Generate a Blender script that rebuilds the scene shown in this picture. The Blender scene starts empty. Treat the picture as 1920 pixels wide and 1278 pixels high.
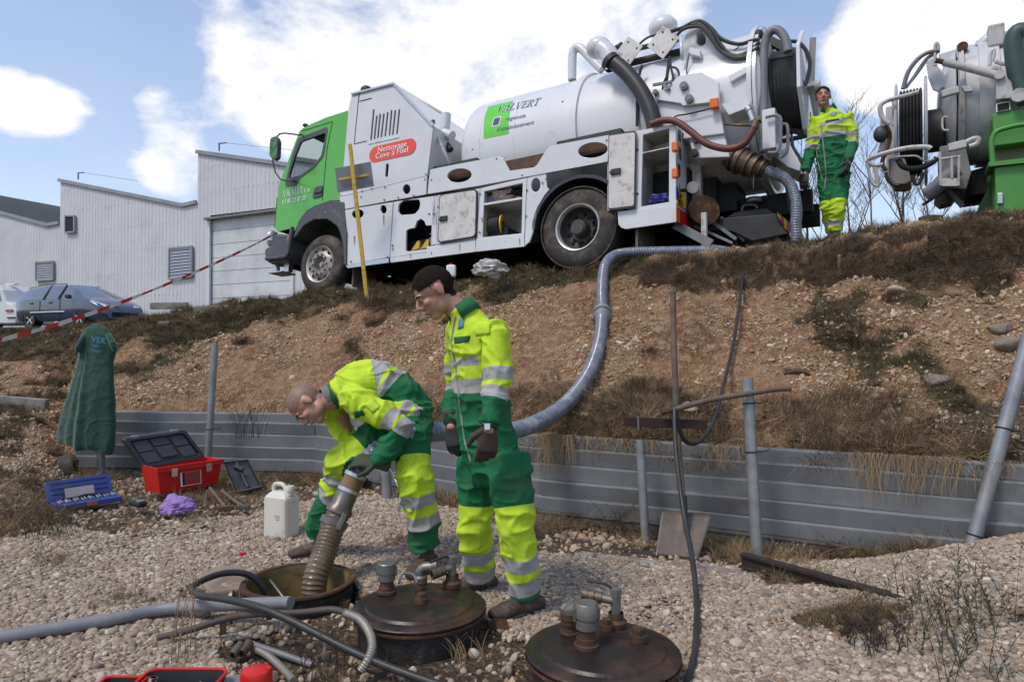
import bpy, bmesh, math, random
import numpy as np
from mathutils import Vector, Matrix, noise as mnoise
random.seed(7); np.random.seed(7)
sc = bpy.context.scene
R = math.radians
F = 1280.0; PITCH = math.atan(18/1280.0); CZ = 1.30
# ---------------- camera
cam_d = bpy.data.cameras.new('camera'); cam = bpy.data.objects.new('camera', cam_d); sc.collection.objects.link(cam)
cam_d.sensor_width = 36; cam_d.lens = 36*F/1920.0; cam_d.clip_start = .05; cam_d.clip_end = 3000
cam.location = (0, 0, CZ); cam.rotation_euler = (R(90)+PITCH, 0, 0); sc.camera = cam
# ---------------- sky and sun
SUN_EL, SUN_AZ, SUN_STR, SKY_STR, EXPO = R(58), R(232), 2.0, .15, .14   # azimuth clockwise from +Y
w = bpy.data.worlds.new('World'); sc.world = w; w.use_nodes = True
nt = w.node_tree; nt.nodes.clear()
def nd(t, **k):
    n = nt.nodes.new(t)
    for a, b in k.items(): setattr(n, a, b)
    return n
def mth(op, a, b=None, c=None, clamp=False):
    n = nt.nodes.new('ShaderNodeMath'); n.operation = op; n.use_clamp = clamp
    for i, v in enumerate((a, b, c)):
        if v is None: continue
        if isinstance(v, (int, float)): n.inputs[i].default_value = v
        else: nt.links.new(v, n.inputs[i])
    return n.outputs[0]
sky = nd('ShaderNodeTexSky', sky_type='NISHITA', sun_disc=False, sun_elevation=SUN_EL, sun_rotation=SUN_AZ, altitude=200, air_density=1.0, dust_density=1.2, ozone_density=1.5)
tc = nd('ShaderNodeTexCoord'); D = tc.outputs['Generated']
mp = nd('ShaderNodeMapping'); mp.inputs['Scale'].default_value = (1, 1, 1.7); nt.links.new(D, mp.inputs[0])
def wnoise(scale, detail, rough, off=0.0, dist=0.0):
    n = nd('ShaderNodeTexNoise', noise_dimensions='4D'); nt.links.new(mp.outputs[0], n.inputs['Vector'])
    n.inputs['W'].default_value = off; n.inputs['Scale'].default_value = scale; n.inputs['Detail'].default_value = detail
    n.inputs['Roughness'].default_value = rough; n.inputs['Distortion'].default_value = dist
    return n.outputs['Fac']
def pdir(px, py):
    cx, cy = (px-960)/F, (639-py)/F
    v = Vector((cx, math.cos(PITCH)-math.sin(PITCH)*cy, math.sin(PITCH)+math.cos(PITCH)*cy)); return v
# cumulus banks: (px, py, radius px, strength) as sky directions
blobs = [(40,205,62,.85),(110,215,55,.8),(10,150,45,.6),(310,290,75,.95),(335,330,70,.8),(275,190,34,.55),
 (560,90,150,.75),(430,70,110,.35),(700,60,230,1.1),(900,80,260,1.2),(1040,60,210,1.15),(760,190,190,1.1),(560,170,110,.6),(1210,10,120,.9),(900,240,160,.8),
 (1660,95,85,1.1),(1770,60,150,1.1),(1900,40,150,1.1),(1620,120,45,.8),(1840,100,70,.7),
 (1620,430,80,.8),(1470,430,60,.7),(1760,440,110,.7),(600,330,120,.3),(330,560,260,.35),(620,-150,260,.5),(1500,-120,250,.4),
 (-330,250,120,1.0),(-700,100,260,1.0),(2250,200,220,1.0),(2600,400,260,.9)]
acc = None
for (px, py, r, s) in blobs:
    c = pdir(px, py).normalized(); rad = r/F
    dn = nd('ShaderNodeVectorMath', operation='DISTANCE'); nt.links.new(D, dn.inputs[0]); dn.inputs[1].default_value = c
    m_ = mth('MULTIPLY', dn.outputs['Value'], 1.0/rad); m_ = mth('MULTIPLY', m_, m_); m_ = mth('MULTIPLY', m_, -1.05)
    m_ = mth('EXPONENT', m_); m_ = mth('MULTIPLY', m_, s)
    acc = m_ if acc is None else mth('ADD', acc, m_)
n1 = wnoise(3.4, 10, .6, 1.7, .3); n2 = wnoise(11, 7, .62, 4.2, .2)
broad = wnoise(1.6, 3, .5, 9.1)
acc = mth('MINIMUM', acc, 1.55)
sp_ = nd('ShaderNodeSeparateXYZ'); nt.links.new(D, sp_.inputs[0])
# away from the frame the sky goes on as broken cumulus
away = mth('MULTIPLY', mth('SUBTRACT', .45, sp_.outputs['Y']), 1.6, clamp=True)
rest = mth('MULTIPLY', mth('MULTIPLY', mth('SUBTRACT', broad, .40), 4.0, clamp=True), away)
acc = mth('MAXIMUM', acc, rest)
den = mth('ADD', acc, mth('MULTIPLY', mth('SUBTRACT', n1, .5), 2.6)); den = mth('ADD', den, mth('MULTIPLY', mth('SUBTRACT', n2, .5), 1.2))
den = mth('MULTIPLY', mth('SUBTRACT', den, .92), 1.8, clamp=True)
den = mth('SMOOTH_MIN', den, 1.0, .2)
hz = mth('MULTIPLY', mth('SUBTRACT', .50, sp_.outputs['Z']), 1.0, clamp=True)
veil = mth('ADD', mth('MULTIPLY', hz, .5), .22)
tot = mth('MAXIMUM', den, veil)
cl = nd('ShaderNodeMix', data_type='RGBA'); nt.links.new(mth('MULTIPLY', mth('ADD', mth('MULTIPLY', n2, .8), mth('MULTIPLY', n1, .7)), 1.0, clamp=True), cl.inputs['Factor'])
CB = 1/SKY_STR
cl.inputs['A'].default_value = (.70*CB, .74*CB, .82*CB, 1); cl.inputs['B'].default_value = (1.02*CB, 1.0*CB, 1.0*CB, 1)
mx = nd('ShaderNodeMix', data_type='RGBA'); nt.links.new(tot, mx.inputs['Factor'])
sat = nd('ShaderNodeHueSaturation'); sat.inputs['Saturation'].default_value = 1.25; sat.inputs['Value'].default_value = 1.15; nt.links.new(sky.outputs[0], sat.inputs['Color']); nt.links.new(sat.outputs[0], mx.inputs['A']); nt.links.new(cl.outputs['Result'], mx.inputs['B'])
bg = nd('ShaderNodeBackground'); bg.inputs[1].default_value = SKY_STR; nt.links.new(mx.outputs['Result'], bg.inputs[0])
wo = nd('ShaderNodeOutputWorld'); nt.links.new(bg.outputs[0], wo.inputs[0])
sd = bpy.data.lights.new('sun', 'SUN'); sun = bpy.data.objects.new('sun', sd); sc.collection.objects.link(sun)
sd.energy = SUN_STR; sd.angle = R(14); sd.color = (1, .93, .82)
sv = Vector((math.sin(SUN_AZ)*math.cos(SUN_EL), math.cos(SUN_AZ)*math.cos(SUN_EL), math.sin(SUN_EL)))
sun.rotation_euler = sv.to_track_quat('Z', 'Y').to_euler(); sun.location = (-10, -10, 20)
sc.view_settings.view_transform = 'Standard'; sc.view_settings.look = 'None'; sc.view_settings.gamma = 1
sc.view_settings.use_curve_mapping = False; sc.view_settings.exposure = EXPO
sc.cycles.max_bounces = 6; sc.cycles.transparent_max_bounces = 12
# ---------------- placing: a photo pixel and a depth give the real place
def P(px, py, Y):
    v = pdir(px, py); k = Y/v.y
    return Vector((v.x*k, Y, CZ+v.z*k))
def PZ(px, py, z=0.0):
    v = pdir(px, py); k = (z-CZ)/v.z
    return Vector((v.x*k, v.y*k, z))
# ---------------- object helpers
TM = {}
def link(o): sc.collection.objects.link(o); return o
def tag(o, label, cat, group=None):
    o['label'] = label; o['category'] = cat
    if group: o['group'] = group
    return o
def thing(name, label, cat, loc=(0, 0, 0), rot=None, group=None):
    o = link(bpy.data.objects.new(name, None)); o.empty_display_size = .1
    m = Matrix.Translation(Vector(loc))
    if rot is not None: m = m @ (rot.to_4x4() if isinstance(rot, Matrix) else Matrix.Rotation(rot, 4, 'Z'))
    o.matrix_world = m; o.location, q, _ = m.decompose(); o.rotation_euler = q.to_euler()
    TM[o.name] = m; return tag(o, label, cat, group)
def frame(d, n=20):
    d = Vector(d).normalized(); a = Vector((0, 0, 1)) if abs(d.z) < .9 else Vector((1, 0, 0))
    u = d.cross(a).normalized(); return u, d.cross(u).normalized()
class MB:
    def __init__(s): s.v = []; s.f = []; s.m = []; s.s = []
    def add(s, vs, fs, mi=0, smooth=False):
        o = len(s.v); s.v.extend([tuple(p) for p in vs])
        for f in fs: s.f.append([i+o for i in f]); s.m.append(mi); s.s.append(smooth)
        return s
    def box(s, c, d, rot=None, mi=0):
        c = Vector(c); hx, hy, hz_ = [k/2 for k in d]
        vs = [Vector((x, y, z)) for z in (-hz_, hz_) for y in (-hy, hy) for x in (-hx, hx)]
        if rot is not None: vs = [rot @ p for p in vs]
        return s.add([c+p for p in vs], [(0,2,3,1),(4,5,7,6),(0,1,5,4),(2,6,7,3),(0,4,6,2),(1,3,7,5)], mi)
    def span(s, a, b, wd, ht, up=(0, 0, 1), mi=0):   # bar from a to b
        a, b = Vector(a), Vector(b); d = (b-a); L = d.length; d.normalize()
        x = d.cross(Vector(up)); x = x.normalized() if x.length > 1e-6 else frame(d)[0]
        z = x.cross(d); return s.box((a+b)/2, (wd, L, ht), Matrix((x, d, z)).transposed(), mi)
    def tube(s, pts, r, n=10, cap=True, mi=0, closed=False):
        pts = [Vector(p) for p in pts]; N = len(pts); rr = r if hasattr(r, '__len__') else [r]*N
        t0 = (pts[1]-pts[0]).normalized(); u, _ = frame(t0); rings = []
        for i in range(N):
            t = (pts[min(i+1, N-1)]-pts[max(i-1, 0)])
            if t.length < 1e-9: t = t0
            t = t.normalized(); u = (u-t*u.dot(t)).normalized(); v_ = t.cross(u)
            rings.append([pts[i]+(u*math.cos(a)+v_*math.sin(a))*rr[i] for a in [2*math.pi*k/n for k in range(n)]])
        vs = [p for q in rings for p in q]
        fs = [(i*n+k, i*n+(k+1) % n, (i+1)*n+(k+1) % n, (i+1)*n+k) for i in range(N-1) for k in range(n)]
        s.add(vs, fs, mi, True)
        if cap: s.add(rings[0], [tuple(range(n))[::-1]], mi); s.add(rings[-1], [tuple(range(n))], mi)
        return s
    def lathe(s, prof, o, ax=(0, 0, 1), n=24, mi=0, smooth=True, a0=0, a1=2*math.pi):   # prof [(r, h)]
        o = Vector(o); ax = Vector(ax).normalized(); u, v_ = frame(ax); full = abs(a1-a0-2*math.pi) < 1e-6
        m = n if full else n+1
        vs = [o+ax*h+(u*math.cos(a)+v_*math.sin(a))*r for (r, h) in prof for a in [a0+(a1-a0)*k/n for k in range(m)]]
        fs = []
        for i in range(len(prof)-1):
            for k in range(n):
                k2 = (k+1) % m; fs.append((i*m+k, (i+1)*m+k, (i+1)*m+k2, i*m+k2))
        s.add(vs, fs, mi, smooth); return s
    def disc(s, o, ax, r, mi=0, n=24):
        u, v_ = frame(ax); return s.add([Vector(o)+(u*math.cos(2*math.pi*k/n)+v_*math.sin(2*math.pi*k/n))*r for k in range(n)], [tuple(range(n))], mi)
    def cyl(s, a, b, r, n=16, mi=0, r2=None):
        a, b = Vector(a), Vector(b); L = (b-a).length; s.lathe([(r, 0), (r if r2 is None else r2, L)], a, b-a, n, mi)
        s.disc(a, b-a, r, mi, n); s.disc(b, b-a, r if r2 is None else r2, mi, n); return s
    def ell(s, c, r, rot=None, mi=0, n=12, m=8):
        c = Vector(c); vs = []
        for j in range(m+1):
            th = math.pi*j/m
            for k in range(n):
                a = 2*math.pi*k/n; p = Vector((r[0]*math.sin(th)*math.cos(a), r[1]*math.sin(th)*math.sin(a), r[2]*math.cos(th)))
                vs.append(c+((rot @ p) if rot is not None else p))
        return s.add(vs, [(j*n+k, (j+1)*n+k, (j+1)*n+(k+1) % n, j*n+(k+1) % n) for j in range(m) for k in range(n)], mi, True)
    def prism(s, pts, vec, mi=0, mside=None):   # polygon (3d points) extruded along vec
        pts = [Vector(p) for p in pts]; n = len(pts); vec = Vector(vec)
        s.add(pts, [tuple(range(n))], mi); s.add([p+vec for p in pts], [tuple(range(n))[::-1]], mi)
        s.add(pts+[p+vec for p in pts], [(i, (i+1) % n, (i+1) % n+n, i+n) for i in range(n)], mi if mside is None else mside); return s
    def grid(s, fn, nu, nv, mi=0, smooth=True):
        vs = [fn(i/nu, j/nv) for j in range(nv+1) for i in range(nu+1)]
        return s.add(vs, [(j*(nu+1)+i, j*(nu+1)+i+1, (j+1)*(nu+1)+i+1, (j+1)*(nu+1)+i) for j in range(nv) for i in range(nu)], mi, smooth)
    def build(s, name, mats, parent=None, world=False, bevel=0, kind=None, label=None, solid=0, sub=0, wn=False):
        mats = mats if isinstance(mats, (list, tuple)) else [mats]
        vs = s.v
        if world and parent is not None:
            iv = TM[parent.name].inverted(); vs = [tuple(iv @ Vector(p)) for p in vs]
        me = bpy.data.meshes.new(name); me.from_pydata(vs, [], s.f)
        me.polygons.foreach_set('material_index', s.m); me.polygons.foreach_set('use_smooth', s.s)
        for m in mats: me.materials.append(m)
        bm = bmesh.new(); bm.from_mesh(me); bmesh.ops.remove_doubles(bm, verts=bm.verts, dist=1e-5)
        bmesh.ops.recalc_face_normals(bm, faces=bm.faces)
        for e in bm.edges:
            if len(e.link_faces) == 2 and e.calc_face_angle(0) > .70: e.smooth = False
        bm.to_mesh(me); bm.free()
        o = link(bpy.data.objects.new(name, me))
        if parent is not None: o.parent = parent; TM[o.name] = TM[parent.name]
        else: TM[o.name] = Matrix.Identity(4)
        if sub: md = o.modifiers.new('sub', 'SUBSURF'); md.levels = md.render_levels = sub
        if solid: md = o.modifiers.new('sol', 'SOLIDIFY'); md.thickness = solid; md.offset = 0
        if bevel:
            md = o.modifiers.new('bev', 'BEVEL'); md.width = bevel; md.segments = 2; md.limit_method = 'ANGLE'; md.angle_limit = R(40)
        if kind: o['kind'] = kind
        if label: o['label'] = label
        return o
def own(o, loc):   # give a top-level mesh its own origin
    loc = Vector(loc); o.data.transform(Matrix.Translation(-loc)); o.location = loc; return o
def spline(pts, n=8, closed=False):
    pts = [Vector(p) for p in pts]; out = []; N = len(pts)
    for i in range(N-1):
        p0, p1, p2, p3 = pts[max(i-1, 0)], pts[i], pts[i+1], pts[min(i+2, N-1)]
        for k in range(n):
            t = k/n; out.append(.5*((2*p1)+(-p0+p2)*t+(2*p0-5*p1+4*p2-p3)*t*t+(-p0+3*p1-3*p2+p3)*t**3))
    out.append(pts[-1]); return out
def dup(root, loc=None, label=None, mat4=None):
    r = root.copy(); link(r)
    m = mat4 if mat4 is not None else Matrix.Translation(Vector(loc)) @ TM[root.name].to_3x3().to_4x4()
    r.location, q, _ = m.decompose(); r.rotation_euler = q.to_euler(); TM[r.name] = m
    if label: r['label'] = label
    for ch in list(root.children):
        c = ch.copy(); link(c); c.parent = r; TM[c.name] = m
        for g in list(ch.children): d = g.copy(); link(d); d.parent = c; TM[d.name] = m
    return r
# ---------------- materials
MATS = {}
def mat(name, col, rough=.6, metal=0, col2=None, scale=6, var=None, bump=0, bscale=60, dirt=None, damt=.5, dscale=3, streak=None, coat=0, emit=None, alpha=None, trans=0, ior=1.45, spec=None, detail=6, sheen=0, rnd=0):
    if name in MATS: return MATS[name]
    m = bpy.data.materials.new(name); m.use_nodes = True; t = m.node_tree; b = t.nodes['Principled BSDF']
    def N(k): return t.nodes.new(k)
    L = t.links.new; b.inputs['Roughness'].default_value = rough; b.inputs['Metallic'].default_value = metal
    b.inputs['IOR'].default_value = ior
    if coat: b.inputs['Coat Weight'].default_value = coat; b.inputs['Coat Roughness'].default_value = .08
    if trans: b.inputs['Transmission Weight'].default_value = trans
    if alpha is not None: b.inputs['Alpha'].default_value = alpha
    if sheen: b.inputs['Sheen Weight'].default_value = sheen
    if emit: b.inputs['Emission Color'].default_value = (*emit[:3], 1); b.inputs['Emission Strength'].default_value = emit[3]
    if spec is not None: b.inputs['Specular IOR Level'].default_value = spec
    co = N('ShaderNodeTexCoord').outputs['Object']
    def noi(sc_, de=detail, ro=.6, st=None):
        n = N('ShaderNodeTexNoise'); n.inputs['Scale'].default_value = sc_; n.inputs['Detail'].default_value = de; n.inputs['Roughness'].default_value = ro
        if st:
            mpp = N('ShaderNodeMapping'); mpp.inputs['Scale'].default_value = st; L(co, mpp.inputs[0]); L(mpp.outputs[0], n.inputs['Vector'])
        else: L(co, n.inputs['Vector'])
        return n.outputs['Fac']
    def ramp(src, a, c):
        r = N('ShaderNodeMapRange'); r.inputs['From Min'].default_value = a; r.inputs['From Max'].default_value = c; L(src, r.inputs['Value']); return r.outputs[0]
    def mix(fac, A, B):
        x = N('ShaderNodeMix'); x.data_type = 'RGBA'
        if isinstance(fac, float): x.inputs['Factor'].default_value = fac
        else: L(fac, x.inputs['Factor'])
        for k, vv in (('A', A), ('B', B)):
            if isinstance(vv, tuple): x.inputs[k].default_value = (*vv[:3], 1)
            else: L(vv, x.inputs[k])
        return x.outputs['Result']
    if col2 is None: col2 = tuple(c*.82 for c in col)
    c = mix(ramp(noi(scale), .32, .68), tuple(col), tuple(col2))
    if rnd:
        oi = N('ShaderNodeObjectInfo'); hs = N('ShaderNodeHueSaturation'); L(c, hs.inputs['Color'])
        mr = N('ShaderNodeMapRange'); mr.inputs['To Min'].default_value = 1-rnd; mr.inputs['To Max'].default_value = 1+rnd; L(oi.outputs['Random'], mr.inputs['Value']); L(mr.outputs[0], hs.inputs['Value']); c = hs.outputs[0]
    if dirt is not None:
        c = mix(ramp(noi(dscale, 8, .7), .62-.25*damt, .80-.22*damt), c, tuple(dirt))
    if streak: c = mix(ramp(noi(1.0, 6, .7, (9, 9, 1.1)), streak[1], streak[1]+.14), c, tuple(streak[0]))
    L(c, b.inputs['Base Color'])
    if bump:
        bp = N('ShaderNodeBump'); bp.inputs['Strength'].default_value = bump; bp.inputs['Distance'].default_value = .01; L(noi(bscale, 5, .6), bp.inputs['Height']); L(bp.outputs[0], b.inputs['Normal'])
    if rough > .15:
        rr = N('ShaderNodeMapRange'); rr.inputs['To Min'].default_value = rough*.85; rr.inputs['To Max'].default_value = min(1, rough*1.18); L(noi(scale*2.3, 4), rr.inputs['Value']); L(rr.outputs[0], b.inputs['Roughness'])
    m['_'] = 1; MATS[name] = m; return m
# ---------------- terrain
WPX = [-900, 140, 575, 995, 1846, 3200]; WIZ = [1/7.6, 1/7.4, 1/7.16, 1/5.38, 1/4.04, 1/2.90]
def wallY(px): return 1/np.interp(px, WPX, WIZ)
CPX = [-900, -300, 0, 100, 200, 290, 400, 500, 600, 700, 900, 1080, 1250, 1400, 1600, 1900, 2300, 3200]
CYY = [17, 15.5, 14.2, 13, 11.8, 11.2, 11.2, 10.9, 10.6, 10.1, 9.1, 7.95, 7.6, 7.33, 6.8, 6.3, 6.0, 5.6]
CPY = [626, 626, 624, 619, 605, 590, 577, 560, 551, 546, 525, 503, 478, 464, 436, 402, 385, 380]
CZZ = [CZ+(657-p)/1280*y for p, y in zip(CPY, CYY)]
FPX = [-900, -200, 0, 60, 105, 140]; FYY = [4.2, 4.5, 4.9, 5.5, 6.3, 7.4]      # foot of the bank left of the wall
def sstep(x): x = np.clip(x, 0, 1); return x*x*(3-2*x)
_rng = np.random.RandomState(3)
_T = _rng.rand(256, 256)
def vnoise(x, y):
    xi = np.floor(x).astype(int); yi = np.floor(y).astype(int); fx = x-xi; fy = y-yi; fx = fx*fx*(3-2*fx); fy = fy*fy*(3-2*fy)
    a = _T[xi % 256, yi % 256]; b = _T[(xi+1) % 256, yi % 256]; c = _T[xi % 256, (yi+1) % 256]; d = _T[(xi+1) % 256, (yi+1) % 256]
    return (a*(1-fx)+b*fx)*(1-fy)+(c*(1-fx)+d*fx)*fy-.5
def fbm(x, y, s, o=5, r=.5):
    t = 0; a = 1
    for i in range(o): t = t+a*vnoise(x*s+17.3*i, y*s+9.1*i); s *= 2.03; a *= r
    return t
HOLES = []   # (x, y, r): manhole shafts, ground lowered around
def height(X, Y, fine=True):
    X = np.asarray(X, float); Y = np.asarray(Y, float)
    Ys = np.maximum(Y, .8); px = 960+F*X/Ys; px = np.clip(px, -900, 3200)
    yw = wallY(px); yc = np.interp(px, CPX, CYY); zc = np.interp(px, CPX, CZZ)
    right = sstep((px-1150)/250); left = sstep((220-px)/160)
    # bank profile
    s = np.clip((Ys-yw-.04)/(yc-yw-.04), 0, 1)
    wob = .35*fbm(px/90, px*0+3.3, 1, 3)
    sb = .80+.06*wob
    gR = np.where(s < sb, s/sb*.74, np.where(s < sb+.075, .74+.22*sstep((s-sb)/.075), .96+.04*np.clip((s-sb-.075)/(1-sb-.075), 0, 1)))
    gL = s**.92*(1-.0*s)
    gL = gL+.035*np.sin(s*9.0)*(1-s)
    g = gR*right+gL*(1-right)
    zb = .58+(zc-.58)*g
    # left of the wall: no retaining wall, slope from the foot
    yf = np.interp(px, FPX, FYY); s2 = np.clip((Ys-yf)/(yc-yf), 0, 1)
    zl = zc*(s2**1.05)
    isl = sstep((150-px)/30)
    zb = zb*(1-isl)+zl*isl
    z = np.where(Ys > yw+.04, .58+(zc-.58)*g, 0.0)*(1-isl)+zl*isl
    # plateau
    zp = 2.2+.12*sstep((X+3)/4)+.25*sstep((X-.8)/3.2)
    zp = np.where(X < -3.5, np.minimum(zp, 1.27+.0345*np.maximum(Ys, 12)), zp)
    past = sstep((Ys-yc)/np.where(px > 1250, .9, 2.5)); z = np.where(Ys > yc, zc+(zp-zc)*past, z)
    dl = (X-.78)*.524+(Y-8.43)*.852; al = (X-.78)*.853-(Y-8.43)*.52; z = z-.105*np.clip(dl, 0, 2.6)*sstep((al+8)/1.5)*sstep((3.2-al)/1.0)*(Ys > yc)
    # pit floor: pebble heap on the right, soil strip under the wall
    d = np.sqrt(((X-3.45)/1.5)**2+((Y-3.35)/.95)**2); heap = .50*np.exp(-d*d*1.25)
    pit = Ys < yw
    z = np.where(pit, z+heap*sstep((yw-Ys)/.12+.4), z)
    z = np.where(pit, z+.05*fbm(X, Y, .9, 3), z)
    z = np.where(pit & (px > 140), z-.05*sstep((Ys-(yw-.55))/.4)*sstep((px-900)/200), z)
    if fine:
        bank = np.where(pit, .12, 1.0)*np.where((Ys > yc+.3), .35, 1.0)
        z = z+bank*(.16*fbm(X, Y+z, 1.3, 3)+.09*fbm(X+5, Y+z*1.5, 5.5, 4, .6))
    else:
        bank = np.where(pit, .12, 1.0)*np.where((Ys > yc+.3), .35, 1.0); z = z+bank*.16*fbm(X, Y+z, 1.3, 3)
    for (hx, hy, hr, dz) in HOLES:
        dd = np.sqrt((X-hx)**2+(Y-hy)**2); z = z-dz*sstep((hr-dd)/.08)
    return z
def hz1(x, y): return float(height(np.array([x]), np.array([y]))[0])
def axis(dense_a, dense_b, step, far):
    a = list(np.arange(dense_a, dense_b+1e-6, step)); s = step; v = dense_b
    out = []
    while v < far: s *= 1.18; v += s; out.append(v)
    s = step; v = dense_a; neg = []
    while v > -far: s *= 1.18; v -= s; neg.append(v)
    return np.array(neg[::-1]+a+out)
# manholes first: they cut the floor
LID3 = PZ(1130, 1215, .145); LID2 = PZ(787, 1132, .15); OPENH = PZ(560, 1086, .10)
HOLES.append((OPENH.x, OPENH.y, .285, 1.1))
def make_ground():
    xs = axis(-7.0, 5.2, .034, 900); ys = axis(2.2, 11.6, .034, 900)
    X, Y = np.meshgrid(xs, ys); Z = height(X, Y); nx, ny = len(xs), len(ys)
    # the turf lip hangs over the cut
    px = np.clip(960+F*X/np.maximum(Y, .8), -900, 3200); yw = wallY(px); yc = np.interp(px, CPX, CYY); s = np.clip((Y-yw-.04)/(yc-yw-.04), 0, 1); sb = .80+.06*.35*fbm(px/90, px*0+3.3, 1, 3)
    u = (s-sb)/.06; lip = np.exp(-((u-.45)/.45)**2)*sstep((px-1180)/120)*(Y > yw+.1)*(Y < 12); Y = Y-lip*(.07+.16*fbm(X, Z*2.5, 5.0, 4, .6)); Z = Z+lip*.02
    V = np.stack([X.ravel(), Y.ravel(), Z.ravel()], 1)
    idx = np.arange(nx*ny).reshape(ny, nx); q = np.stack([idx[:-1, :-1], idx[:-1, 1:], idx[1:, 1:], idx[1:, :-1]], -1).reshape(-1, 4)
    me = bpy.data.meshes.new('ground'); me.vertices.add(len(V)); me.vertices.foreach_set('co', V.ravel())
    me.loops.add(q.size); me.loops.foreach_set('vertex_index', q.ravel()); me.polygons.add(len(q))
    me.polygons.foreach_set('loop_start', np.arange(0, q.size, 4)); me.polygons.foreach_set('loop_total', np.full(len(q), 4))
    me.polygons.foreach_set('use_smooth', np.ones(len(q), bool)); me.update(); me.validate()
    # kinds of soil: grass turf amount
    px = 960+F*X/np.maximum(Y, .8); yw = wallY(px); yc = np.interp(px, CPX, CYY); s = np.clip((Y-yw)/(yc-yw), -1, 2)
    g = turf(X, Y)
    at = me.attributes.new('turf', 'FLOAT', 'POINT'); at.data.foreach_set('value', g.ravel().astype(np.float32))
    pit = ((Y < yw) & (px > 140)) | (Y < 4.6)
    at = me.attributes.new('pit', 'FLOAT', 'POINT'); at.data.foreach_set('value', pit.ravel().astype(np.float32))
    o = link(bpy.data.objects.new('ground', me)); o['kind'] = 'structure'
    m = bpy.data.materials.new('soil'); m.use_nodes = True; t = m.node_tree; b = t.nodes['Principled BSDF']; b.inputs['Roughness'].default_value = .95
    b.inputs['Specular IOR Level'].default_value = .15
    L = t.links.new
    def N(k, **kw):
        n = t.nodes.new(k)
        for a, c in kw.items(): setattr(n, a, c)
        return n
    co = N('ShaderNodeTexCoord').outputs['Object']
    def noi(s, de=6, ro=.65):
        n = N('ShaderNodeTexNoise'); n.inputs['Scale'].default_value = s; n.inputs['Detail'].default_value = de; n.inputs['Roughness'].default_value = ro; L(co, n.inputs['Vector']); return n.outputs['Fac']
    def rmp(src, a, c):
        r = N('ShaderNodeMapRange'); r.inputs['From Min'].default_value = a; r.inputs['From Max'].default_value = c; L(src, r.inputs['Value']); return r.outputs[0]
    def mix(f, A, B):
        x = N('ShaderNodeMix', data_type='RGBA'); L(f, x.inputs['Factor'])
        for k, vv in (('A', A), ('B', B)):
            if isinstance(vv, tuple): x.inputs[k].default_value = (*vv, 1)
            else: L(vv, x.inputs[k])
        return x.outputs['Result']
    c = mix(rmp(noi(1.7, 5), .40, .60), (.29, .165, .085), (.165, .082, .040))
    c = mix(rmp(noi(14, 6, .7), .46, .62), c, (.36, .25, .155))
    vo = N('ShaderNodeTexVoronoi'); vo.inputs['Scale'].default_value = 42; L(co, vo.inputs['Vector'])
    c = mix(rmp(noi(60, 4, .7), .58, .72), c, (.52, .40, .27))
    c = mix(rmp(noi(33, 4, .7), .60, .74), c, (.12, .07, .04))
    tu = N('ShaderNodeAttribute', attribute_name='turf').outputs['Fac']; pi = N('ShaderNodeAttribute', attribute_name='pit').outputs['Fac']
    gcol = mix(rmp(noi(9), .4, .6), (.085, .06, .035), (.055, .055, .025)); c = mix(tu, c, gcol)
    pc = mix(rmp(noi(5), .4, .62), (.12, .08, .052), (.060, .042, .032)); pc = mix(rmp(noi(40), .5, .7), pc, (.27, .21, .15)); c = mix(pi, c, pc)
    L(c, b.inputs['Base Color'])
    ad = N('ShaderNodeMath', operation='ADD'); L(noi(26, 8, .75), ad.inputs[0]); L(vo.outputs['Distance'], ad.inputs[1])
    bp = N('ShaderNodeBump'); bp.inputs['Strength'].default_value = .9; bp.inputs['Distance'].default_value = .03; L(ad.outputs[0], bp.inputs['Height']); L(bp.outputs[0], b.inputs['Normal'])
    me.materials.append(m); return o
def bankS(X, Y):
    px = np.clip(960+F*X/np.maximum(Y, .8), -900, 3200); yw = wallY(px); yc = np.interp(px, CPX, CYY); return px, yw, yc, (Y-yw)/(yc-yw)
def turf(X, Y):
    px, yw, yc, s = bankS(X, Y)
    n = fbm(X, Y, 1.1, 4, .6); n2 = fbm(X+40, Y, 3.3, 3, .6)
    right = sstep((px-1120)/200)
    thr = .87*right+(1-right)*np.interp(px, [0, 200, 420, 700, 1000, 1120], [.45, .50, .66, .74, .74, .76])
    top = sstep((s-thr)/.12+n*1.6+n2*.8+.1)
    foot = sstep((.12-s)/.10+n*1.6)*(s > 0)*(px > 700)
    patch = sstep((n+n2*.6-.26)/.12)*(s > 0)*.9
    leftg = sstep((330-px)/120)*sstep((n+n2*.5-.02)/.12)*(s > -1.5)
    g = np.maximum.reduce([top, foot*.8, patch, leftg*.9])
    return np.clip(g, 0, 1)*np.where((Y < 11.6) | (s > 0), 1, 0)
ground = make_ground()
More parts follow.
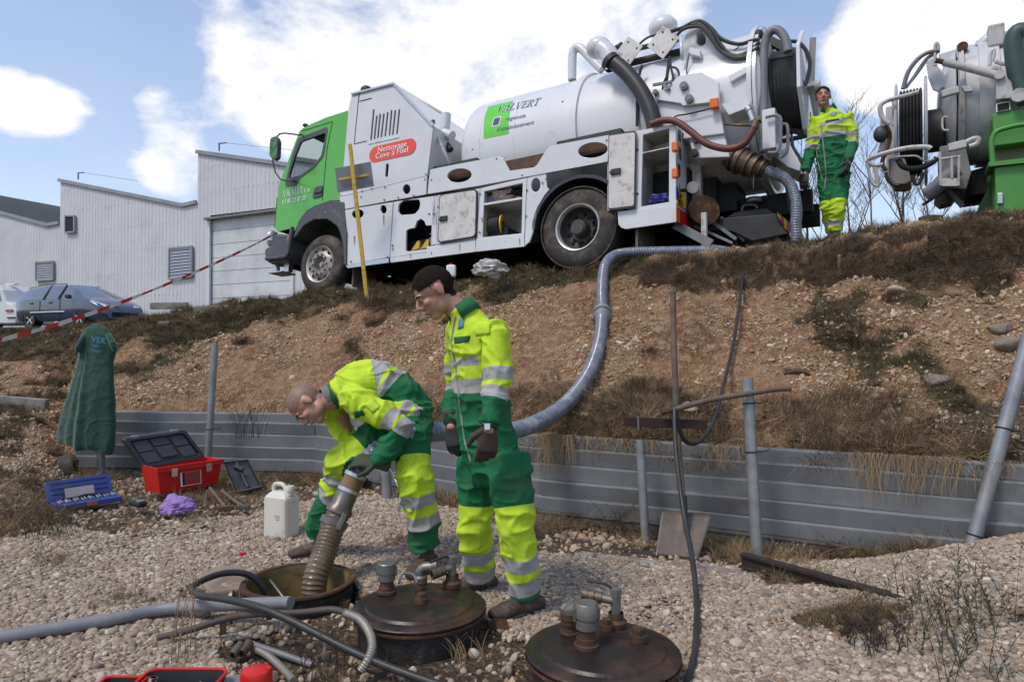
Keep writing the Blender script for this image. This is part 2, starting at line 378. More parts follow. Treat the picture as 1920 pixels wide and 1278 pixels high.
# ---------------- scattering helper (instances on points with per-point rotation and size)
def hidden_coll(name, objs):
    c = bpy.data.collections.new(name)
    for o in objs:
        if o.name not in c.objects: c.objects.link(o)
    return c
def scatter(name, protos, pts, rots, scls, idx, label=None):
    me = bpy.data.meshes.new(name); me.vertices.add(len(pts)); me.vertices.foreach_set('co', np.asarray(pts, np.float32).ravel())
    for nm, d_, ty in (('rot', rots, 'FLOAT_VECTOR'), ('scl', scls, 'FLOAT_VECTOR')):
        a = me.attributes.new(nm, ty, 'POINT'); a.data.foreach_set('vector', np.asarray(d_, np.float32).ravel())
    a = me.attributes.new('pick', 'INT', 'POINT'); a.data.foreach_set('value', np.asarray(idx, np.int32))
    o = link(bpy.data.objects.new(name, me)); o['kind'] = 'stuff'
    if label: o['label'] = label
    g = bpy.data.node_groups.new(name+'_nodes', 'GeometryNodeTree')
    g.interface.new_socket('Geometry', in_out='INPUT', socket_type='NodeSocketGeometry'); g.interface.new_socket('Geometry', in_out='OUTPUT', socket_type='NodeSocketGeometry')
    n = g.nodes; L = g.links.new; gi = n.new('NodeGroupInput'); go = n.new('NodeGroupOutput'); ip = n.new('GeometryNodeInstanceOnPoints')
    ci = n.new('GeometryNodeCollectionInfo'); ci.inputs['Collection'].default_value = hidden_coll(name+'_shapes', protos)
    ci.inputs['Separate Children'].default_value = True; ci.inputs['Reset Children'].default_value = True
    def na(nm, ty):
        a = n.new('GeometryNodeInputNamedAttribute'); a.data_type = ty; a.inputs['Name'].default_value = nm; return [s for s in a.outputs if s.enabled][0]
    e = n.new('FunctionNodeEulerToRotation'); L(na('rot', 'FLOAT_VECTOR'), e.inputs[0])
    L(gi.outputs[0], ip.inputs['Points']); L(ci.outputs[0], ip.inputs['Instance']); ip.inputs['Pick Instance'].default_value = True
    L(na('pick', 'INT'), ip.inputs['Instance Index']); L(e.outputs[0], ip.inputs['Rotation']); L(na('scl', 'FLOAT_VECTOR'), ip.inputs['Scale'])
    L(ip.outputs[0], go.inputs[0]); md = o.modifiers.new('scatter', 'NODES'); md.node_group = g
    return o
def rock_mesh(name, m, seed, sub=2, amp=.12, freq=1.2, smooth=True, flat=0.0):
    bm = bmesh.new(); bmesh.ops.create_icosphere(bm, subdivisions=sub, radius=1)
    for v in bm.verts:
        p = v.co.normalized(); d = 1+amp*2*mnoise.noise(p*freq+Vector((seed*7.3, seed*3.1, seed)))+amp*.6*mnoise.noise(p*freq*2.7+Vector((seed, 9, 3)))
        if flat:
            for k in range(5):
                a = Vector((math.sin(seed*3+k*2.1), math.cos(seed*5+k*1.3), math.sin(seed+k*4.4))).normalized(); h = .62+.12*math.sin(seed*9+k)
                q = p*d; e = q.dot(a)-h
                if e > 0: q = q-a*e*flat; d = q.length; p = q.normalized() if d > 0 else p
        v.co = p*d
    for f in bm.faces: f.smooth = smooth
    me = bpy.data.meshes.new(name); bm.to_mesh(me); bm.free(); me.materials.append(m); return bpy.data.objects.new(name, me)
def stone_mat(name, cols, bump=.15):
    m = bpy.data.materials.new(name); m.use_nodes = True; t = m.node_tree; b = t.nodes['Principled BSDF']; b.inputs['Roughness'].default_value = .75; b.inputs['Specular IOR Level'].default_value = .3
    oi = t.nodes.new('ShaderNodeObjectInfo'); r = t.nodes.new('ShaderNodeValToRGB'); r.color_ramp.interpolation = 'LINEAR'
    e = r.color_ramp.elements; n = len(cols)
    while len(e) < n: e.new(.5)
    for i, c in enumerate(cols): e[i].position = i/(n-1); e[i].color = (*c, 1)
    t.links.new(oi.outputs['Random'], r.inputs[0])
    tcn = t.nodes.new('ShaderNodeTexCoord'); no = t.nodes.new('ShaderNodeTexNoise'); no.inputs['Scale'].default_value = 1.6; no.inputs['Detail'].default_value = 5; t.links.new(tcn.outputs['Object'], no.inputs['Vector'])
    hs = t.nodes.new('ShaderNodeHueSaturation'); mr = t.nodes.new('ShaderNodeMapRange'); mr.inputs['To Min'].default_value = .7; mr.inputs['To Max'].default_value = 1.3; t.links.new(no.outputs['Fac'], mr.inputs['Value']); t.links.new(mr.outputs[0], hs.inputs['Value'])
    t.links.new(r.outputs[0], hs.inputs['Color']); t.links.new(hs.outputs[0], b.inputs['Base Color'])
    bp = t.nodes.new('ShaderNodeBump'); bp.inputs['Strength'].default_value = bump; bp.inputs['Distance'].default_value = .1; t.links.new(no.outputs['Fac'], bp.inputs['Height']); t.links.new(bp.outputs[0], b.inputs['Normal'])
    return m
peb_m = stone_mat('pebble_stone', [(.27,.20,.145),(.41,.32,.23),(.22,.18,.15),(.50,.40,.30),(.13,.10,.08),(.35,.235,.15),(.31,.25,.20),(.56,.48,.38),(.23,.14,.085),(.39,.30,.22),(.18,.14,.115),(.45,.36,.27)])
rub_m = stone_mat('rubble_stone', [(.44,.30,.18),(.33,.19,.10),(.52,.38,.24),(.27,.15,.08),(.60,.47,.33),(.39,.24,.13),(.48,.33,.20),(.66,.55,.42),(.29,.17,.09)], .4)
pebs = [rock_mesh('pebble', peb_m, i, 2, .10, 1.0) for i in range(7)]
rubs = [rock_mesh('rubble', rub_m, 20+i, 1, .22, 1.6, False) for i in range(7)]
rs = np.random.RandomState(11)
def gravel_mask(X, Y):
    px, yw, yc, s = bankS(X, Y)
    py = 657+1280*CZ/np.maximum(Y, .8)
    # far edge of the gravel, as the line where the soil strip begins
    edge = np.interp(px, [-900, 0, 200, 330, 480, 620, 760, 1000, 1300, 1400, 1500, 1700, 1760, 3000], [5.0, 4.70, 5.0, 5.15, 5.5, 6.1, 5.9, 4.72, 4.16, 4.05, 4.35, 4.15, 4.1, 3.2])
    n = fbm(X, Y, 2.2, 4, .6)
    ok = Y < np.minimum(edge+.35*n, yw-.02)
    ok &= ~((px > 985) & (px < 1420) & (Y > np.interp(px, [985, 1420], [4.35, 4.02])))
    # bare soil round the manholes and at front
    for (cx, cy, ra, rb) in SOILS:
        d = ((X-cx)/ra)**2+((Y-cy)/rb)**2+n*1.3; ok &= d > 1
    for c_, r_ in ((LID3, .30), (LID2, .305), (OPENH, .31)): ok &= ((X-c_.x)**2+(Y-c_.y)**2) > (r_+.0)**2
    return ok
_s = lambda px, py: PZ(px, py, 0)
SOILS = [(_s(480,1100).x, _s(480,1100).y, .34, .22), (_s(690,1200).x, _s(690,1200).y, .50, .34), (_s(800,1250).x, _s(800,1250).y, .30, .20), (_s(930,1250).x, _s(930,1250).y, .36, .20),
 (_s(1590,1190).x, _s(1590,1190).y, .26, .16), (_s(1490,1110).x, _s(1490,1110).y, .20, .12), (_s(430,1230).x+0.25, _s(430,1160).y, .30, .12), (_s(520,1205).x, _s(520,1205).y, .30, .16), (_s(600,1150).x, _s(600,1150).y, .34, .20), (_s(740,1262).x, _s(740,1262).y, .40, .16), (_s(1040,1245).x, _s(1040,1245).y, .30,.16)]
def make_gravel():
    n = 800000; X = rs.uniform(-4.4, 5.2, n); Y = 2.35+(rs.rand(n)**1.15)*4.2; 
    px = 960+F*X/Y; k = (px > -350) & (px < 2350) & gravel_mask(X, Y) & (rs.rand(n) < .92-1.5*np.clip(fbm(X+3, Y, 2.4, 4, .6)-.12, 0, .5)); X, Y = X[k], Y[k]
    # heap and floor: two loose layers
    sz = rs.gamma(3.2, .0052/3.2, len(X))+.0034; sz = np.where(Y > 4.6, sz*1.05, sz)
    Z = height(X, Y, False)+sz*.35+rs.rand(len(X))**2*.014
    S = np.stack([sz*rs.uniform(1.0, 1.45, len(X)), sz*rs.uniform(.85, 1.15, len(X)), sz*rs.uniform(.55, .85, len(X))], 1)
    Rt = np.stack([rs.normal(0, .35, len(X)), rs.normal(0, .35, len(X)), rs.rand(len(X))*6.28], 1)
    print('gravel', len(X))
    return scatter('gravel', pebs, np.stack([X, Y, Z], 1), Rt, S, rs.randint(0, 7, len(X)))
gravel = make_gravel()
def make_rubble():
    n = 480000; X = rs.uniform(-9, 7, n); Y = rs.uniform(3.2, 13.5, n); px, yw, yc, s = bankS(X, Y)
    isl = px < 145
    t = turf(X, Y); cl = fbm(X, Y, 1.2, 4, .65)
    k = (px > -350) & (px < 2350) & (s < 1.02) & ((s > .02) | (isl & (Y > 5))) & (rs.rand(n) > t*.8) & (rs.rand(n) < .66+cl*2.2); X, Y = X[k], Y[k]
    sz = rs.gamma(1.0, .0040, len(X))+.0045; sz = np.minimum(sz, .030)
    Z = height(X, Y)+sz*.15
    S = np.stack([sz*rs.uniform(.9, 1.5, len(X)), sz*rs.uniform(.8, 1.2, len(X)), sz*rs.uniform(.5, .9, len(X))], 1)
    print('rubble', len(X))
    return scatter('bank_rubble', rubs, np.stack([X, Y, Z], 1), rs.normal(0, .8, (len(X), 3))*np.array([1, 1, 5]), S, rs.randint(0, 7, len(X)))
make_rubble()
# a thin scatter of small stones on the soil patches of the floor
def make_floor_grit():
    n = 26000; X = rs.uniform(-5.5, 4.3, n); Y = rs.uniform(2.4, 7.3, n); px, yw, yc, s = bankS(X, Y)
    k = (px > -60) & (px < 1990) & (Y < yw-.02) & ~gravel_mask(X, Y); 
    for c_ in (LID3, LID2, OPENH): k &= ((X-c_.x)**2+(Y-c_.y)**2) > .31**2
    X, Y = X[k], Y[k]; sz = rs.gamma(2, .004, len(X))+.003
    S = np.stack([sz*1.2, sz, sz*.7], 1); return scatter('soil_grit', pebs+rubs, np.stack([X, Y, height(X, Y)+sz*.2], 1), rs.normal(0, 1, (len(X), 3)), S, rs.randint(0, 14, len(X)))
make_floor_grit()
# ---------------- grass
def blade_tuft(name, m, seed, n=34, h=.10, spread=.05, lean=.9, wdt=.0022, curl=1.0):
    r = random.Random(seed); mb = MB()
    for i in range(n):
        a = r.random()*6.283; d = r.random()*spread; b = Vector((math.cos(a)*d, math.sin(a)*d, -.01)); L_ = h*(.45+.75*r.random()); a2 = a+r.uniform(-.8, .8); ln = lean*(.25+r.random())
        dirv = Vector((math.cos(a2), math.sin(a2), 0)); sd_ = Vector((-dirv.y, dirv.x, 0))*wdt; pts = []
        for k in range(4):
            t = k/3; p = b+dirv*(ln*L_*t*t*.9)+Vector((0, 0, L_*(t-.35*curl*ln*t*t))); ww = (1-t*.92); pts += [p-sd_*ww, p+sd_*ww]
        mb.add(pts, [(0, 1, 3, 2), (2, 3, 5, 4), (4, 5, 7, 6)], 0, True)
    o = mb.build(name, m); sc.collection.objects.unlink(o); return o
def grass_mat(name, cols):
    m = stone_mat(name, cols, .0); b = m.node_tree.nodes['Principled BSDF']; b.inputs['Roughness'].default_value = .8; b.inputs['Specular IOR Level'].default_value = .1; return m
g_dark = grass_mat('moor_grass', [(.085,.09,.035),(.13,.10,.05),(.16,.125,.06),(.075,.065,.038),(.19,.14,.08),(.10,.115,.04)])
g_dry = grass_mat('dry_grass', [(.40,.26,.135),(.30,.20,.11),(.50,.36,.20),(.21,.14,.08),(.36,.23,.13)])
g_brown = grass_mat('heather_brown', [(.13,.088,.06),(.085,.062,.046),(.19,.125,.08),(.11,.085,.055),(.24,.165,.105)])
tufts_d = [blade_tuft('tuft', g_dark, i, 40, .11, .06, .9, .003) for i in range(3)]+[blade_tuft('tuft', g_brown, 30+i, 44, .08, .07, 1.5, .003) for i in range(3)]
tufts_s = [blade_tuft('straw', g_dry, 60+i, 26, .13, .06, 1.6, .0018) for i in range(4)]+[blade_tuft('straw', g_brown, 70+i, 34, .12, .08, 1.7, .002) for i in range(2)]
def place(name, protos, X, Y, smin, smax, tilt=.25, zoff=0):
    n = len(X); s = rs.uniform(smin, smax, n); return scatter(name, protos, np.stack([X, Y, height(X, Y)+zoff], 1), np.stack([rs.normal(0, tilt, n), rs.normal(0, tilt, n), rs.rand(n)*6.28], 1), np.stack([s, s, s*rs.uniform(.7, 1.2, n)], 1), rs.randint(0, len(protos), n))
def make_turf():
    n = 5200; px = rs.uniform(1200, 2350, n); yc = np.interp(px, CPX, CYY); yw = wallY(px); sbb = .80+.021*fbm(px/90, px*0+3.3, 1, 3); Y = yw+.04+(yc-yw-.04)*(sbb+rs.uniform(-.01, .07, n)); X = (px-960)/F*Y; s_ = rs.uniform(.3, .85, n)
    Zl = height(X, Y); scatter('lip_grass', tufts_d[3:]+tufts_s[-2:], np.stack([X, Y-rs.uniform(.02, .16, n), Zl-rs.uniform(.01, .13, n)], 1), np.stack([rs.uniform(.5, 2.2, n), rs.normal(0, .5, n), rs.normal(0, .4, n)], 1), np.stack([s_, s_, s_], 1), rs.randint(0, 5, n))
    n = 66000; X = rs.uniform(-11, 7, n); Y = rs.uniform(3.4, 16, n); px, yw, yc, s = bankS(X, Y); t = turf(X, Y)
    k = (px > -350) & (px < 2350) & (s > .03) & (s < 1.25) & (rs.rand(n) < t*.95-.02); k |= (px < 140) & (px > -100) & (Y > 4.9) & (s < 1.2) & (rs.rand(n) < t*.7)
    X, Y = X[k], Y[k]; print('turf', len(X)); place('turf_grass', tufts_d+tufts_s[-3:], X, Y, .45, 1.15, .35)
    # straw over the top of the metal wall and at its foot
    n = 5200; px = rs.uniform(640, 1980, n); dd = rs.rand(n)**1.9*.55+.03; Yw = wallY(px); Y = Yw+dd; X = (px-960)/F*Y
    cl = fbm(X*1.0, X*0+2, 1.6, 3); k = rs.rand(n) < .45+cl*2.6; X, Y = X[k], Y[k]; place('straw_grass', tufts_s+tufts_d[3:4], X, Y, .5, 1.25, .6)
    n = 7500; px = rs.uniform(-60, 1950, n); dd = rs.rand(n)**1.3*.75+.04; Yw = np.where(px < 140, 6.2, wallY(px)); Y = Yw-dd*np.where(px < 620, 1.8, .75); X = (px-960)/F*Y
    k = ~gravel_mask(X, Y) & (rs.rand(n) < .55+2*fbm(X, Y, 1.9, 3)); X, Y = X[k], Y[k]; place('foot_straw', tufts_s+tufts_d[:1], X, Y, .45, 1.1, .4)
    # loose tufts through the gravel
    pts = []
    for (qx, qy, r_, c_) in ((470,1140,.22,26),(740,1020,.12,26),(1600,1190,.25,130),(1490,1110,.2,70),(1440,1075,.12,40),(90,1060,.25,30),(230,1130,.2,25),(1120,1262,.2,24),(650,1260,.3,14),(780,940,.2,60),(1560,1030,.2,40),(330,980,.5,60)):
        c0 = PZ(qx, qy, 0)
        for i in range(c_): pts.append((c0.x+rs.normal(0, r_*.5), c0.y+rs.normal(0, r_*.35)))
    A = np.array(pts); place('gravel_tufts', tufts_s+tufts_d[:3], A[:, 0], A[:, 1], .35, .8, .4)
make_turf()
# ---------------- tracing planes: photo pixel -> local coordinates of a thing on one of its planes
from mathutils.geometry import tessellate_polygon
class Trace:
    def __init__(s, O, ex, hy, u): s.O, s.A = Vector(O), [Vector(ex).normalized(), Vector(hy).normalized(), Vector(u).normalized()]
    def rot(s): return Matrix(s.A).transposed()
    def pl(s, px, py, ax=1, off=0.0):
        n = s.A[ax]; r = pdir(px, py); c = Vector((0, 0, CZ)); k = (off-(c-s.O).dot(n))/r.dot(n); q = c+r*k-s.O
        return Vector((q.dot(s.A[0]), q.dot(s.A[1]), q.dot(s.A[2])))
    def cyl(s, px, py, cy, cz, rad):   # ray against a cylinder along local x, nearer hit
        r = pdir(px, py); c = Vector((0, 0, CZ))-s.O; o = [c.dot(a) for a in s.A]; d = [r.dot(a) for a in s.A]
        a = d[1]**2+d[2]**2; b = 2*((o[1]-cy)*d[1]+(o[2]-cz)*d[2]); cc = (o[1]-cy)**2+(o[2]-cz)**2-rad**2; disc = b*b-4*a*cc
        k = (-b-math.sqrt(max(disc, 0)))/(2*a); return o[0]+d[0]*k, math.atan2(o[2]+d[2]*k-cz, o[1]+d[1]*k-cy)
def plate(mb, outer, holes, vec, mi=0, mi_edge=None, hole_edge=None):
    # flat polygon with holes, extruded along vec
    loops = [[Vector(p) for p in outer]]+[[Vector(p) for p in h] for h in holes]
    tris = tessellate_polygon(loops); flat = [p for l in loops for p in l]; vec = Vector(vec)
    mb.add(flat, [tuple(t) for t in tris], mi); mb.add([p+vec for p in flat], [tuple(t)[::-1] for t in tris], mi)
    for j, l in enumerate(loops):
        n = len(l); e = (mi if mi_edge is None else mi_edge) if j == 0 else (mi if hole_edge is None else hole_edge)
        mb.add(l+[p+vec for p in l], [(i, (i+1) % n, (i+1) % n+n, i+n) for i in range(n)], e)
    return mb
def ellipse(c, rx, ry, tilt=0, n=22):
    out = []
    for k in range(n):
        a = 2*math.pi*k/n; x, y = rx*math.cos(a), ry*math.sin(a); t = math.radians(tilt)
        out.append((c[0]+x*math.cos(t)-y*math.sin(t), c[1]+x*math.sin(t)+y*math.cos(t)))
    return out
def rounded(pts, r=.12, n=3):   # round the corners of a 2d/3d polygon; r = share of the shorter edge
    pts = [Vector(p) for p in pts]; N = len(pts); out = []
    for i in range(N):
        a, b, c = pts[i-1], pts[i], pts[(i+1) % N]; L = min((a-b).length, (c-b).length)*r
        p, q = b+(a-b).normalized()*L, b+(c-b).normalized()*L
        for k in range(n+1): t = k/n; out.append((1-t)**2*p+2*t*(1-t)*b+t*t*q)
    return out
def text_mesh(name, txt, m, size, M, parent, ext=.002, shear=0, align='LEFT', sx=1.0, wrap=None, spacing=1.0):
    cu = bpy.data.curves.new(name, 'FONT'); cu.body = txt; cu.size = size; cu.extrude = ext; cu.shear = shear; cu.align_x = align; cu.resolution_u = 3; cu.space_character = spacing
    to = bpy.data.objects.new(name, cu); sc.collection.objects.link(to); dg = bpy.context.evaluated_depsgraph_get(); dg.update()
    me = bpy.data.meshes.new_from_object(to.evaluated_get(dg)); sc.collection.objects.unlink(to); bpy.data.objects.remove(to)
    for v in me.vertices:
        v.co.x *= sx
        v.co = wrap(v.co) if wrap else M @ v.co
    me.materials.clear(); me.materials.append(m); me.name = name
    o = link(bpy.data.objects.new(name, me)); o.parent = parent; TM[o.name] = TM[parent.name]; return o
# roman capitals drawn as strokes, for the serif lettering
def serif_word(word, H, gap=.16, grow=0):
    thick, thin, sf = .17+grow, .075+grow, .05; G = {
     'V': (.80, [(('t'), (.12, 1), (.40, 0)), (('n'), (.68, 1), (.42, 0))], [(.0, 1, .26), (.56, 1, .24)]),
     'A': (.80, [(('n'), (.12, 0), (.40, 1)), (('t'), (.42, 1), (.68, 0)), (('n'), (.22, .36), (.58, .36))], [(.0, 0, .24), (.56, 0, .24)]),
     'L': (.62, [(('t'), (.16, 0), (.16, 1)), (('n'), (.16, .03), (.58, .03)), (('n'), (.57, 0), (.57, .22))], [(.02, 1, .3), (.02, 0, .2)]),
     'E': (.64, [(('t'), (.16, 0), (.16, 1)), (('n'), (.16, .03), (.58, .03)), (('n'), (.16, .97), (.55, .97)), (('n'), (.16, .52), (.44, .52)), (('n'), (.57, 0), (.57, .2)), (('n'), (.54, 1), (.54, .8)), (('n'), (.44, .42), (.44, .62))], [(.02, 1, .2), (.02, 0, .2)]),
     'R': (.74, [(('t'), (.16, 0), (.16, 1)), (('n'), (.16, .97), (.40, .97)), (('n'), (.16, .50), (.40, .50)), (('n'), (.40, .97), (.54, .86)), (('t'), (.54, .86), (.54, .62)), (('n'), (.54, .62), (.40, .50)), (('t'), (.36, .50), (.62, 0))], [(.02, 1, .2), (.02, 0, .28), (.52, 0, .22)]),
     'T': (.68, [(('t'), (.34, 0), (.34, 1)), (('n'), (.04, .97), (.64, .97)), (('n'), (.04, 1), (.04, .78)), (('n'), (.64, 1), (.64, .78))], [(.20, 0, .28)])}
    x = 0; quads = []
    for ch in word:
        wdt, st, se = G[ch]
        for k, a, b in st:
            hw = (thick if k == 't' else thin)/2
            if abs(a[1]-b[1]) < 1e-6: q = [(a[0], a[1]-hw), (b[0], b[1]-hw), (b[0], b[1]+hw), (a[0], a[1]+hw)]
            else: q = [(a[0]-hw, a[1]), (a[0]+hw, a[1]), (b[0]+hw, b[1]), (b[0]-hw, b[1])]
            quads.append([(x+p[0]*H, p[1]*H) for p in q])
        for sx_, sy_, sw in se: quads.append([(x+sx_*H, (sy_-.07*sy_)*H), (x+(sx_+sw)*H, (sy_-.07*sy_)*H), (x+(sx_+sw)*H, (sy_+.07-.07*sy_)*H), (x+sx_*H, (sy_+.07-.07*sy_)*H)])
        x += (wdt+gap*.35)*H
    return quads, x
def quads_mesh(mb, quads, fn, mi=0):
    for q in quads:
        n = len(mb.v); vs = []
        for a, b in ((0, 1), (3, 2)):
            for k in range(4):
                t = k/3; vs.append(fn(q[a][0]*(1-t)+q[b][0]*t, q[a][1]*(1-t)+q[b][1]*t))
        mb.add(vs, [(0, 1, 5, 4), (1, 2, 6, 5), (2, 3, 7, 6)], mi)
# ---------------- materials for vehicles
RUST = (.16, .06, .022)
white = mat('white_paint', (.64, .64, .655), .32, col2=(.57, .57, .58), scale=1.5, dirt=(.40, .30, .20), damt=.10, dscale=14, streak=((.40, .33, .26), .70), coat=.3, bump=.03, bscale=8)
whitet = mat('tank_white', (.68, .68, .695), .28, col2=(.62, .62, .635), scale=.9, dirt=(.50, .45, .40), damt=.16, dscale=6, streak=((.50, .46, .42), .64), coat=.3, bump=.02, bscale=5)
whited = mat('dirty_white', (.62, .60, .58), .5, col2=(.50, .47, .44), scale=4, dirt=(.26, .17, .10), damt=.36, dscale=9, bump=.08, bscale=40)
green = mat('green_paint', (.105, .42, .045), .25, col2=(.095, .385, .04), scale=.8, coat=.5, dirt=(.16, .30, .08), damt=.1)
greend = mat('old_green_paint', (.075, .30, .05), .4, col2=(.06, .24, .045), scale=2, dirt=(.16, .20, .07), damt=.4, dscale=6)
dgrey = mat('dark_grey_plastic', (.085, .088, .098), .5, col2=(.065, .066, .072), scale=3, dirt=(.16, .14, .12), damt=.25)
blackm = mat('black_steel', (.022, .022, .024), .55, col2=(.035, .033, .03), scale=5, dirt=(.09, .07, .05), damt=.3)
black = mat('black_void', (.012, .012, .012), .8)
rubber = mat('tyre_rubber', (.028, .026, .025), .8, col2=(.045, .038, .033), scale=6, dirt=(.15, .115, .085), damt=.62, dscale=4, bump=.2, bscale=50)
mudrub = mat('muddy_tread', (.15, .115, .085), .9, col2=(.09, .07, .055), scale=8, bump=.5, bscale=40)
rimm = mat('wheel_steel', (.42, .40, .38), .45, .3, col2=(.28, .24, .21), scale=8, dirt=(.16, .09, .05), damt=.45, dscale=10)
rimd = mat('dark_wheel_steel', (.075, .072, .07), .6, .3, col2=(.05, .045, .04), scale=8, dirt=(.16, .10, .06), damt=.4)
galv = mat('galvanised_steel', (.33, .335, .345), .45, .45, col2=(.22, .225, .235), scale=9, dirt=(.22, .19, .16), damt=.35, dscale=5)
alum = mat('aluminium', (.60, .60, .60), .35, .9, col2=(.48, .48, .48), scale=5)
brass = mat('worn_brass', (.20, .155, .11), .5, .7, col2=(.11, .08, .055), scale=12, dirt=(.07, .05, .035), damt=.5)
glass = mat('cab_glass', (.55, .62, .62), .02, trans=1.0, ior=1.08, col2=(.5, .58, .58))
orange = mat('orange_lens', (.75, .17, .03), .25, col2=(.65, .13, .02)); redl = mat('red_lens', (.55, .02, .015), .25)
redlab = mat('red_label', (.78, .085, .045), .35, col2=(.74, .08, .04)); whitel = mat('white_lettering', (.85, .85, .85), .4); navy = mat('navy_lettering', (.045, .04, .14), .4)
lgreen = mat('logo_green', (.13, .58, .05), .3, col2=(.11, .50, .045)); blackl = mat('black_lettering', (.015, .015, .02), .4)
yellowp = mat('yellow_paint', (.62, .42, .05), .5, col2=(.5, .32, .04), scale=20, dirt=(.2, .12, .04), damt=.4, dscale=20)
yplate = mat('yellow_plate', (.85, .50, .02), .35); hoseb = mat('black_hose', (.022, .022, .025), .45, col2=(.04, .038, .036), scale=12)
hoser = mat('brown_red_hose', (.17, .045, .038), .5, col2=(.12, .035, .03), scale=8); greym = mat('grey_paint', (.20, .20, .215), .45, col2=(.15, .15, .16), scale=5, dirt=(.12, .09, .07), damt=.3)
woodr = mat('brown_boards', (.12, .055, .035), .7, col2=(.07, .035, .022), scale=8)
rustm = mat('rusty_steel', (.10, .045, .025), .8, .2, col2=(.06, .03, .02), scale=9, bump=.3, bscale=50, dirt=(.24, .11, .045), damt=.4, dscale=12)
# ---------------- the green and white tanker lorry
TO = Vector((.78272, 8.43436, 2.32225)); TR = Trace(TO, (.8531779, -.52073285, .03041), (.5208331, .84724069, -.10448012), (.02864164, .10497867, .99406194))
A = lambda x, y: (480+x*.32872, 140+y*.32872); B = lambda x, y: (800+x*.34423, 60+y*.34423); C_ = lambda x, y: (1100+x*.36006, 20+y*.36006)
def sidep(fn, pts, off=0.0): return [TR.pl(*fn(*p), 1, off) for p in pts]
truck = thing('tanker_truck', 'white tanker lorry with green cab and open side lockers on top of the bank', 'truck', TO, TR.rot())
UPV = Vector((0, 0, 1)); YV = Vector((0, 1, 0))
# cab shell
cab_out = [(247,325),(150,580),(128,640),(108,835),(103,870),(125,893),(190,878),(222,890),(245,835),(285,780),(335,748),(430,715),(478,718),(484,650),(500,520),(527,212),(522,206),(400,245),(292,292),(262,310)]
win = rounded([(242,362),(404,298),(407,318),(384,468),(330,532),(250,592),(228,632),(170,640),(166,612),(213,440)], .14, 2)
Lo = sidep(A, cab_out, .03); W_ = 2.36
mb = MB(); plate(mb, Lo, [sidep(A, win, .03)], YV*.05)
Lf = [Vector((p.x, W_, p.z)) for p in Lo]; wf = [Vector((p.x, W_, p.z)) for p in sidep(A, win, .03)]
plate(mb, Lf, [wf], -YV*.05)
n_ = len(Lo)
for i in range(n_):
    a, b = Lo[i], Lo[(i+1) % n_]
    if i == 0 or i in (5, 6, 7, 8, 9, 10, 11): continue      # windscreen and wheel arch stay open
    a2, b2 = Vector((a.x, W_, a.z)), Vector((b.x, W_, b.z)); mb.add([a, b, b2, a2], [(0, 1, 2, 3)], 0, True)
cabo = mb.build('cab', green, truck, bevel=.025)
# windscreen, windows
g = MB(); a, b = Lo[0], Lo[1]; g.add([a+Vector((.02,.08,0)), b+Vector((.02,.08,0)), Vector((b.x+.02, W_-.08, b.z)), Vector((a.x+.02, W_-.08, a.z))], [(0, 1, 2, 3)]); g.build('windscreen', glass, truck)
glp = [(255,382),(399,330),(371,462),(325,520),(245,575),(190,590),(188,575),(225,455)]
g = MB(); plate(g, sidep(A, rounded(glp, .12, 2), .05), [], YV*.006); g.build('side_window', glass, truck)
g = MB(); plate(g, [Vector((p.x, W_-.03, p.z)) for p in sidep(A, rounded(glp, .12, 2), .05)], [], YV*.006); g.build('side_window', glass, truck)
fr = MB(); plate(fr, sidep(A, win, .022), [sidep(A, rounded(glp, .12, 2), .022)], YV*.04); fr.build('window_frame', dgrey, truck, bevel=.006)
fr = MB(); plate(fr, [Vector((p.x, W_-.05, p.z)) for p in sidep(A, win, .022)], [[Vector((p.x, W_-.05, p.z)) for p in sidep(A, rounded(glp, .12, 2), .022)]], YV*.04); fr.build('window_frame', dgrey, truck)
# inside of the cab
s_ = MB(); q = TR.pl(*A(330, 620), 1, .5)
s_.box((q.x+.05, .65, q.z-.05), (.5, .55, .14)); s_.box((q.x+.34, .65, q.z+.35), (.12, .5, .75)); s_.build('seat', dgrey, truck, bevel=.03)
s_ = MB(); q2 = TR.pl(*A(205, 640), 1, .0); q2 = Vector((q2.x+.42, .6, q2.z)); s_.box((q2.x+.02, W_/2, q2.z-.12), (.35, 2.1, .35)); s_.build('dashboard', blackm, truck, bevel=.02)
s_ = MB(); cc = Vector((q2.x+.26, .65, q2.z+.14)); s_.tube([cc+Vector((math.cos(t)*.2*.35, math.sin(t)*.2, math.cos(t)*.2*.93)) for t in np.linspace(0, 6.283, 20)], .014, 6); s_.span(cc, cc+Vector((-.2, 0, -.25)), .03, .03); s_.build('steering_wheel', black, truck)
# door: raised skin with seams
dr = MB(); seam = [(436,268),(405,420),(378,715)]
for k in range(2): dr.span(*sidep(A, [seam[k], seam[k+1]], .027), .008, .008)
dr.span(*sidep(A, [(262,322),(436,268)], .027), .008, .008); dr.span(*sidep(A, [(120,700),(106,868)], .027), .006, .006); dr.build('door_seam', mat('seam_green', (.03, .10, .015), .6), truck)
h = MB(); plate(h, sidep(A, rounded([(338,640),(378,632),(374,692),(322,704),(325,680)], .2, 2), .01), [], YV*.03); h.box(sidep(A, [(352,668)], -.0)[0], (.16, .02, .03)); h.build('door_handle', dgrey, truck)
